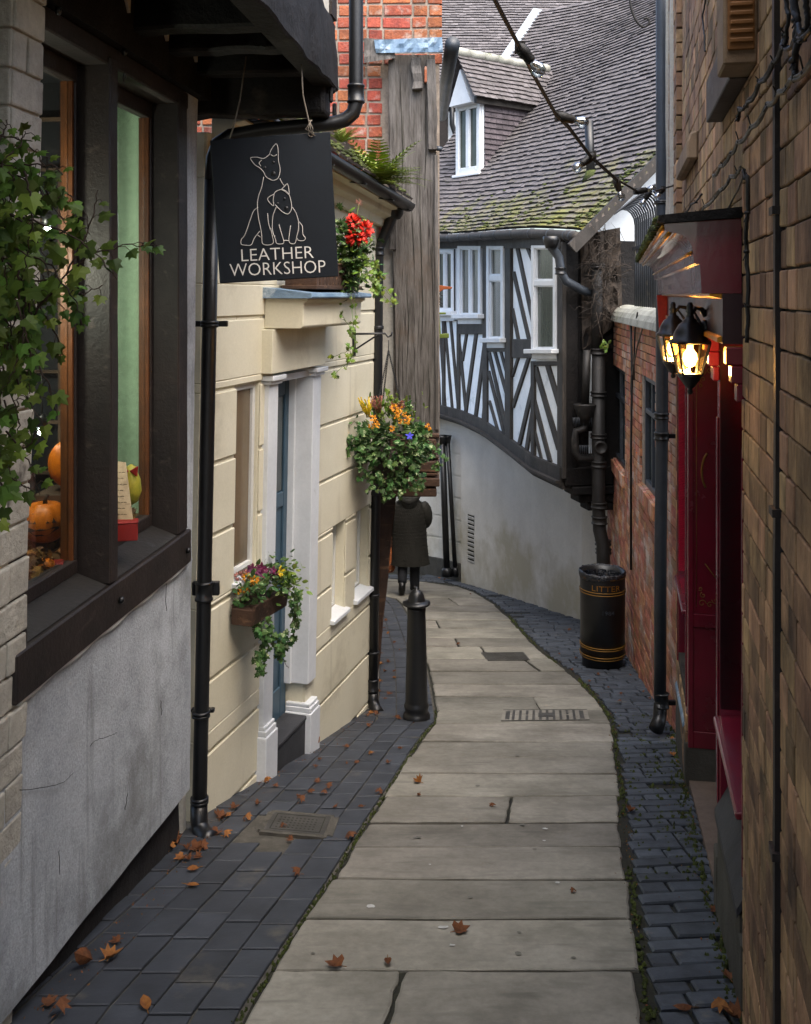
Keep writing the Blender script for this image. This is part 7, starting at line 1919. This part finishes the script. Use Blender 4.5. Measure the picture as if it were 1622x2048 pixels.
zones = [('curled brown autumn leaf in the drift against the plinth by the near drainpipe', 'leaves drifted by the near drainpipe', [(350, 1690), (372, 1700), (392, 1700), (405, 1698), (360, 1718), (378, 1720), (396, 1716), (440, 1632), (446, 1640), (458, 1633), (432, 1668), (452, 1675), (390, 1742), (470, 1618), (492, 1640), (340, 1700)], .075),
         ('small brown autumn leaf on the dark paving outside the blue door', 'leaves on the paving outside the blue door', [(516, 1612), (534, 1566), (552, 1574), (604, 1606), (636, 1566), (656, 1578), (596, 1596), (632, 1536), (640, 1520), (692, 1528), (716, 1526), (740, 1510), (800, 1500), (776, 1528), (694, 1495), (758, 1588), (672, 1615), (725, 1617), (565, 1657), (580, 1682), (594, 1752), (736, 1455), (648, 1588), (622, 1588)], .055),
         ('tiny brown autumn leaf among the bricks beside the far black drainpipe', 'leaves on the bricks beyond the bollard', [(762, 1264), (776, 1268), (788, 1288), (770, 1258), (760, 1330), (778, 1326), (768, 1345), (790, 1345), (762, 1365), (788, 1358), (758, 1385), (780, 1390), (768, 1398), (756, 1240), (772, 1242), (742, 1428), (752, 1430), (735, 1432), (792, 1434), (800, 1440), (760, 1310), (800, 1300)], .06),
         ('tiny dry leaf scattered on the grey paving around the litter bin', 'leaves around the litter bin', [(1140, 1262), (1060, 1205), (1118, 1310), (1150, 1318), (1142, 1342), (1195, 1350), (1215, 1376), (1260, 1352), (1285, 1385), (1240, 1405), (1310, 1440), (1320, 1462), (1180, 1365), (1240, 1390), (1300, 1400), (1345, 1480)], .045),
         ('tiny reddish leaf in the gutter line below the far black post', 'leaves below the far black post', [(880, 1158), (890, 1160), (900, 1158), (912, 1160), (915, 1290), (940, 1190)], .07)]
for lab, grp, pts, s2 in zones:
    for x, y in pts: fallen(x+RND.uniform(-2, 2), y+RND.uniform(-1, 1), s2*RND.uniform(.75, 1.3), RND.random() < .25, label=lab, grp=grp)
# pale spots of bird lime and paper on the slabs
mb = MB()
for x, y, r2 in ((740, 1816, .018), (886, 1858, .018), (904, 1894, .010), (1115, 1768, .010), (1090, 1660, .012), (1088, 1684, .008), (924, 1655, .009), (860, 1732, .006)):
    p = G(x, y)+V((0, 0, .008)); n = 9; mb.add([p]+[p+V((r2*RND.uniform(.6, 1.5)*math.cos(2*math.pi*i/n), r2*RND.uniform(.4, .9)*math.sin(2*math.pi*i/n), 0)) for i in range(n)], [(0, 1+i, 1+(i+1) % n) for i in range(n)])
mb.build('lime_spots', M['vent_white'], props=dict(label='small pale spots of bird lime on the flagstones', cat='stain', kind='stuff'))

# crumbs of leaf and grit in the gutters and joints
mb = MB()
for k in range(900):
    r = RND.random()
    if r < .45: Y = RND.uniform(2.4, 8.0); X = wall_left(Y)+.06+abs(RND.gauss(0, .07))
    elif r < .7: Y = RND.uniform(2.4, 11); X = XR(Y)+RND.gauss(.01, .03)
    elif r < .85: Y = RND.uniform(2.4, 7.5); X = wall_right(Y)-abs(RND.gauss(.02, .05))
    else: Y = RND.uniform(7.5, 12); X = XL(Y)-RND.uniform(.0, .5)
    s = RND.uniform(.004, .014); p = V((X, Y, gz(Y)+.006)); leaf(mb, p, rvec(), V((RND.uniform(-.4, .4), RND.uniform(-.4, .4), 1)), s, 'oval', 0, .4)
mb.build('leaf_crumbs', M['autumn'], props=dict(label='crumbs of dead leaf and grit gathered in the gutters and joints', cat='litter', kind='stuff'), recalc=False)
mb = MB()
for k in range(26):
    Y = 2.4+7*RND.random()**1.3; X = XL(Y)+(XR(Y)-XL(Y))*RND.uniform(.06, .94); r2 = RND.uniform(.006, .016); p = V((X, Y, gz(Y)+.0062)); n = 8
    mb.add([p]+[p+V((r2*RND.uniform(.8, 1.2)*math.cos(2*math.pi*i/n), r2*RND.uniform(.8, 1.2)*math.sin(2*math.pi*i/n), -.206*r2*math.sin(2*math.pi*i/n))) for i in range(n)], [(0, 1+i, 1+(i+1) % n) for i in range(n)])
mb.build('gum_spots', M['gum'], props=dict(label='flattened dark gum spots on the flagstones', cat='stain', kind='stuff'))
# ---------------------------------------------------------------- camera, sky, sun
cd = bpy.data.cameras.new('camera'); cam = bpy.data.objects.new('camera', cd); COL.objects.link(cam)
cam.location = (0, 0, ZE); cam.rotation_euler = (math.pi/2, 0, 0)
cd.sensor_fit = 'VERTICAL'; cd.sensor_height = 36; cd.sensor_width = 36; cd.lens = F/2048*36
cd.shift_x = 0; cd.shift_y = -(1024-HY)/2048
cd.clip_start = .05; cd.clip_end = 500
SC.camera = cam
w = bpy.data.worlds.new('World'); SC.world = w; w.use_nodes = True
nt = w.node_tree; bg = nt.nodes['Background']
sky = nt.nodes.new('ShaderNodeTexSky'); sky.sky_type = 'NISHITA'; sky.sun_disc = False
SUN_EL, SUN_AZ = math.radians(60), math.radians(150)
sky.sun_elevation = SUN_EL; sky.sun_rotation = SUN_AZ; sky.air_density = 1.0; sky.dust_density = 4.0; sky.ozone_density = 1.0
nt.links.new(sky.outputs[0], bg.inputs[0]); bg.inputs[1].default_value = .15
sd = bpy.data.lights.new('sun', 'SUN'); sd.energy = 1.8; sd.angle = math.radians(75); sd.color = (1, .95, .87)
so_ = bpy.data.objects.new('sun', sd); COL.objects.link(so_)
# direction to the sun (azimuth clockwise from +Y)
dv = V((math.sin(SUN_AZ)*math.cos(SUN_EL), math.cos(SUN_AZ)*math.cos(SUN_EL), math.sin(SUN_EL)))
so_.rotation_euler = dv.to_track_quat('Z', 'Y').to_euler()
SC.view_settings.view_transform = 'Standard'; SC.view_settings.look = 'None'; SC.view_settings.gamma = 1; SC.view_settings.exposure = 1.78
SC.cycles.max_bounces = 8; SC.cycles.diffuse_bounces = 4; SC.cycles.transparent_max_bounces = 12; SC.cycles.use_denoising = True
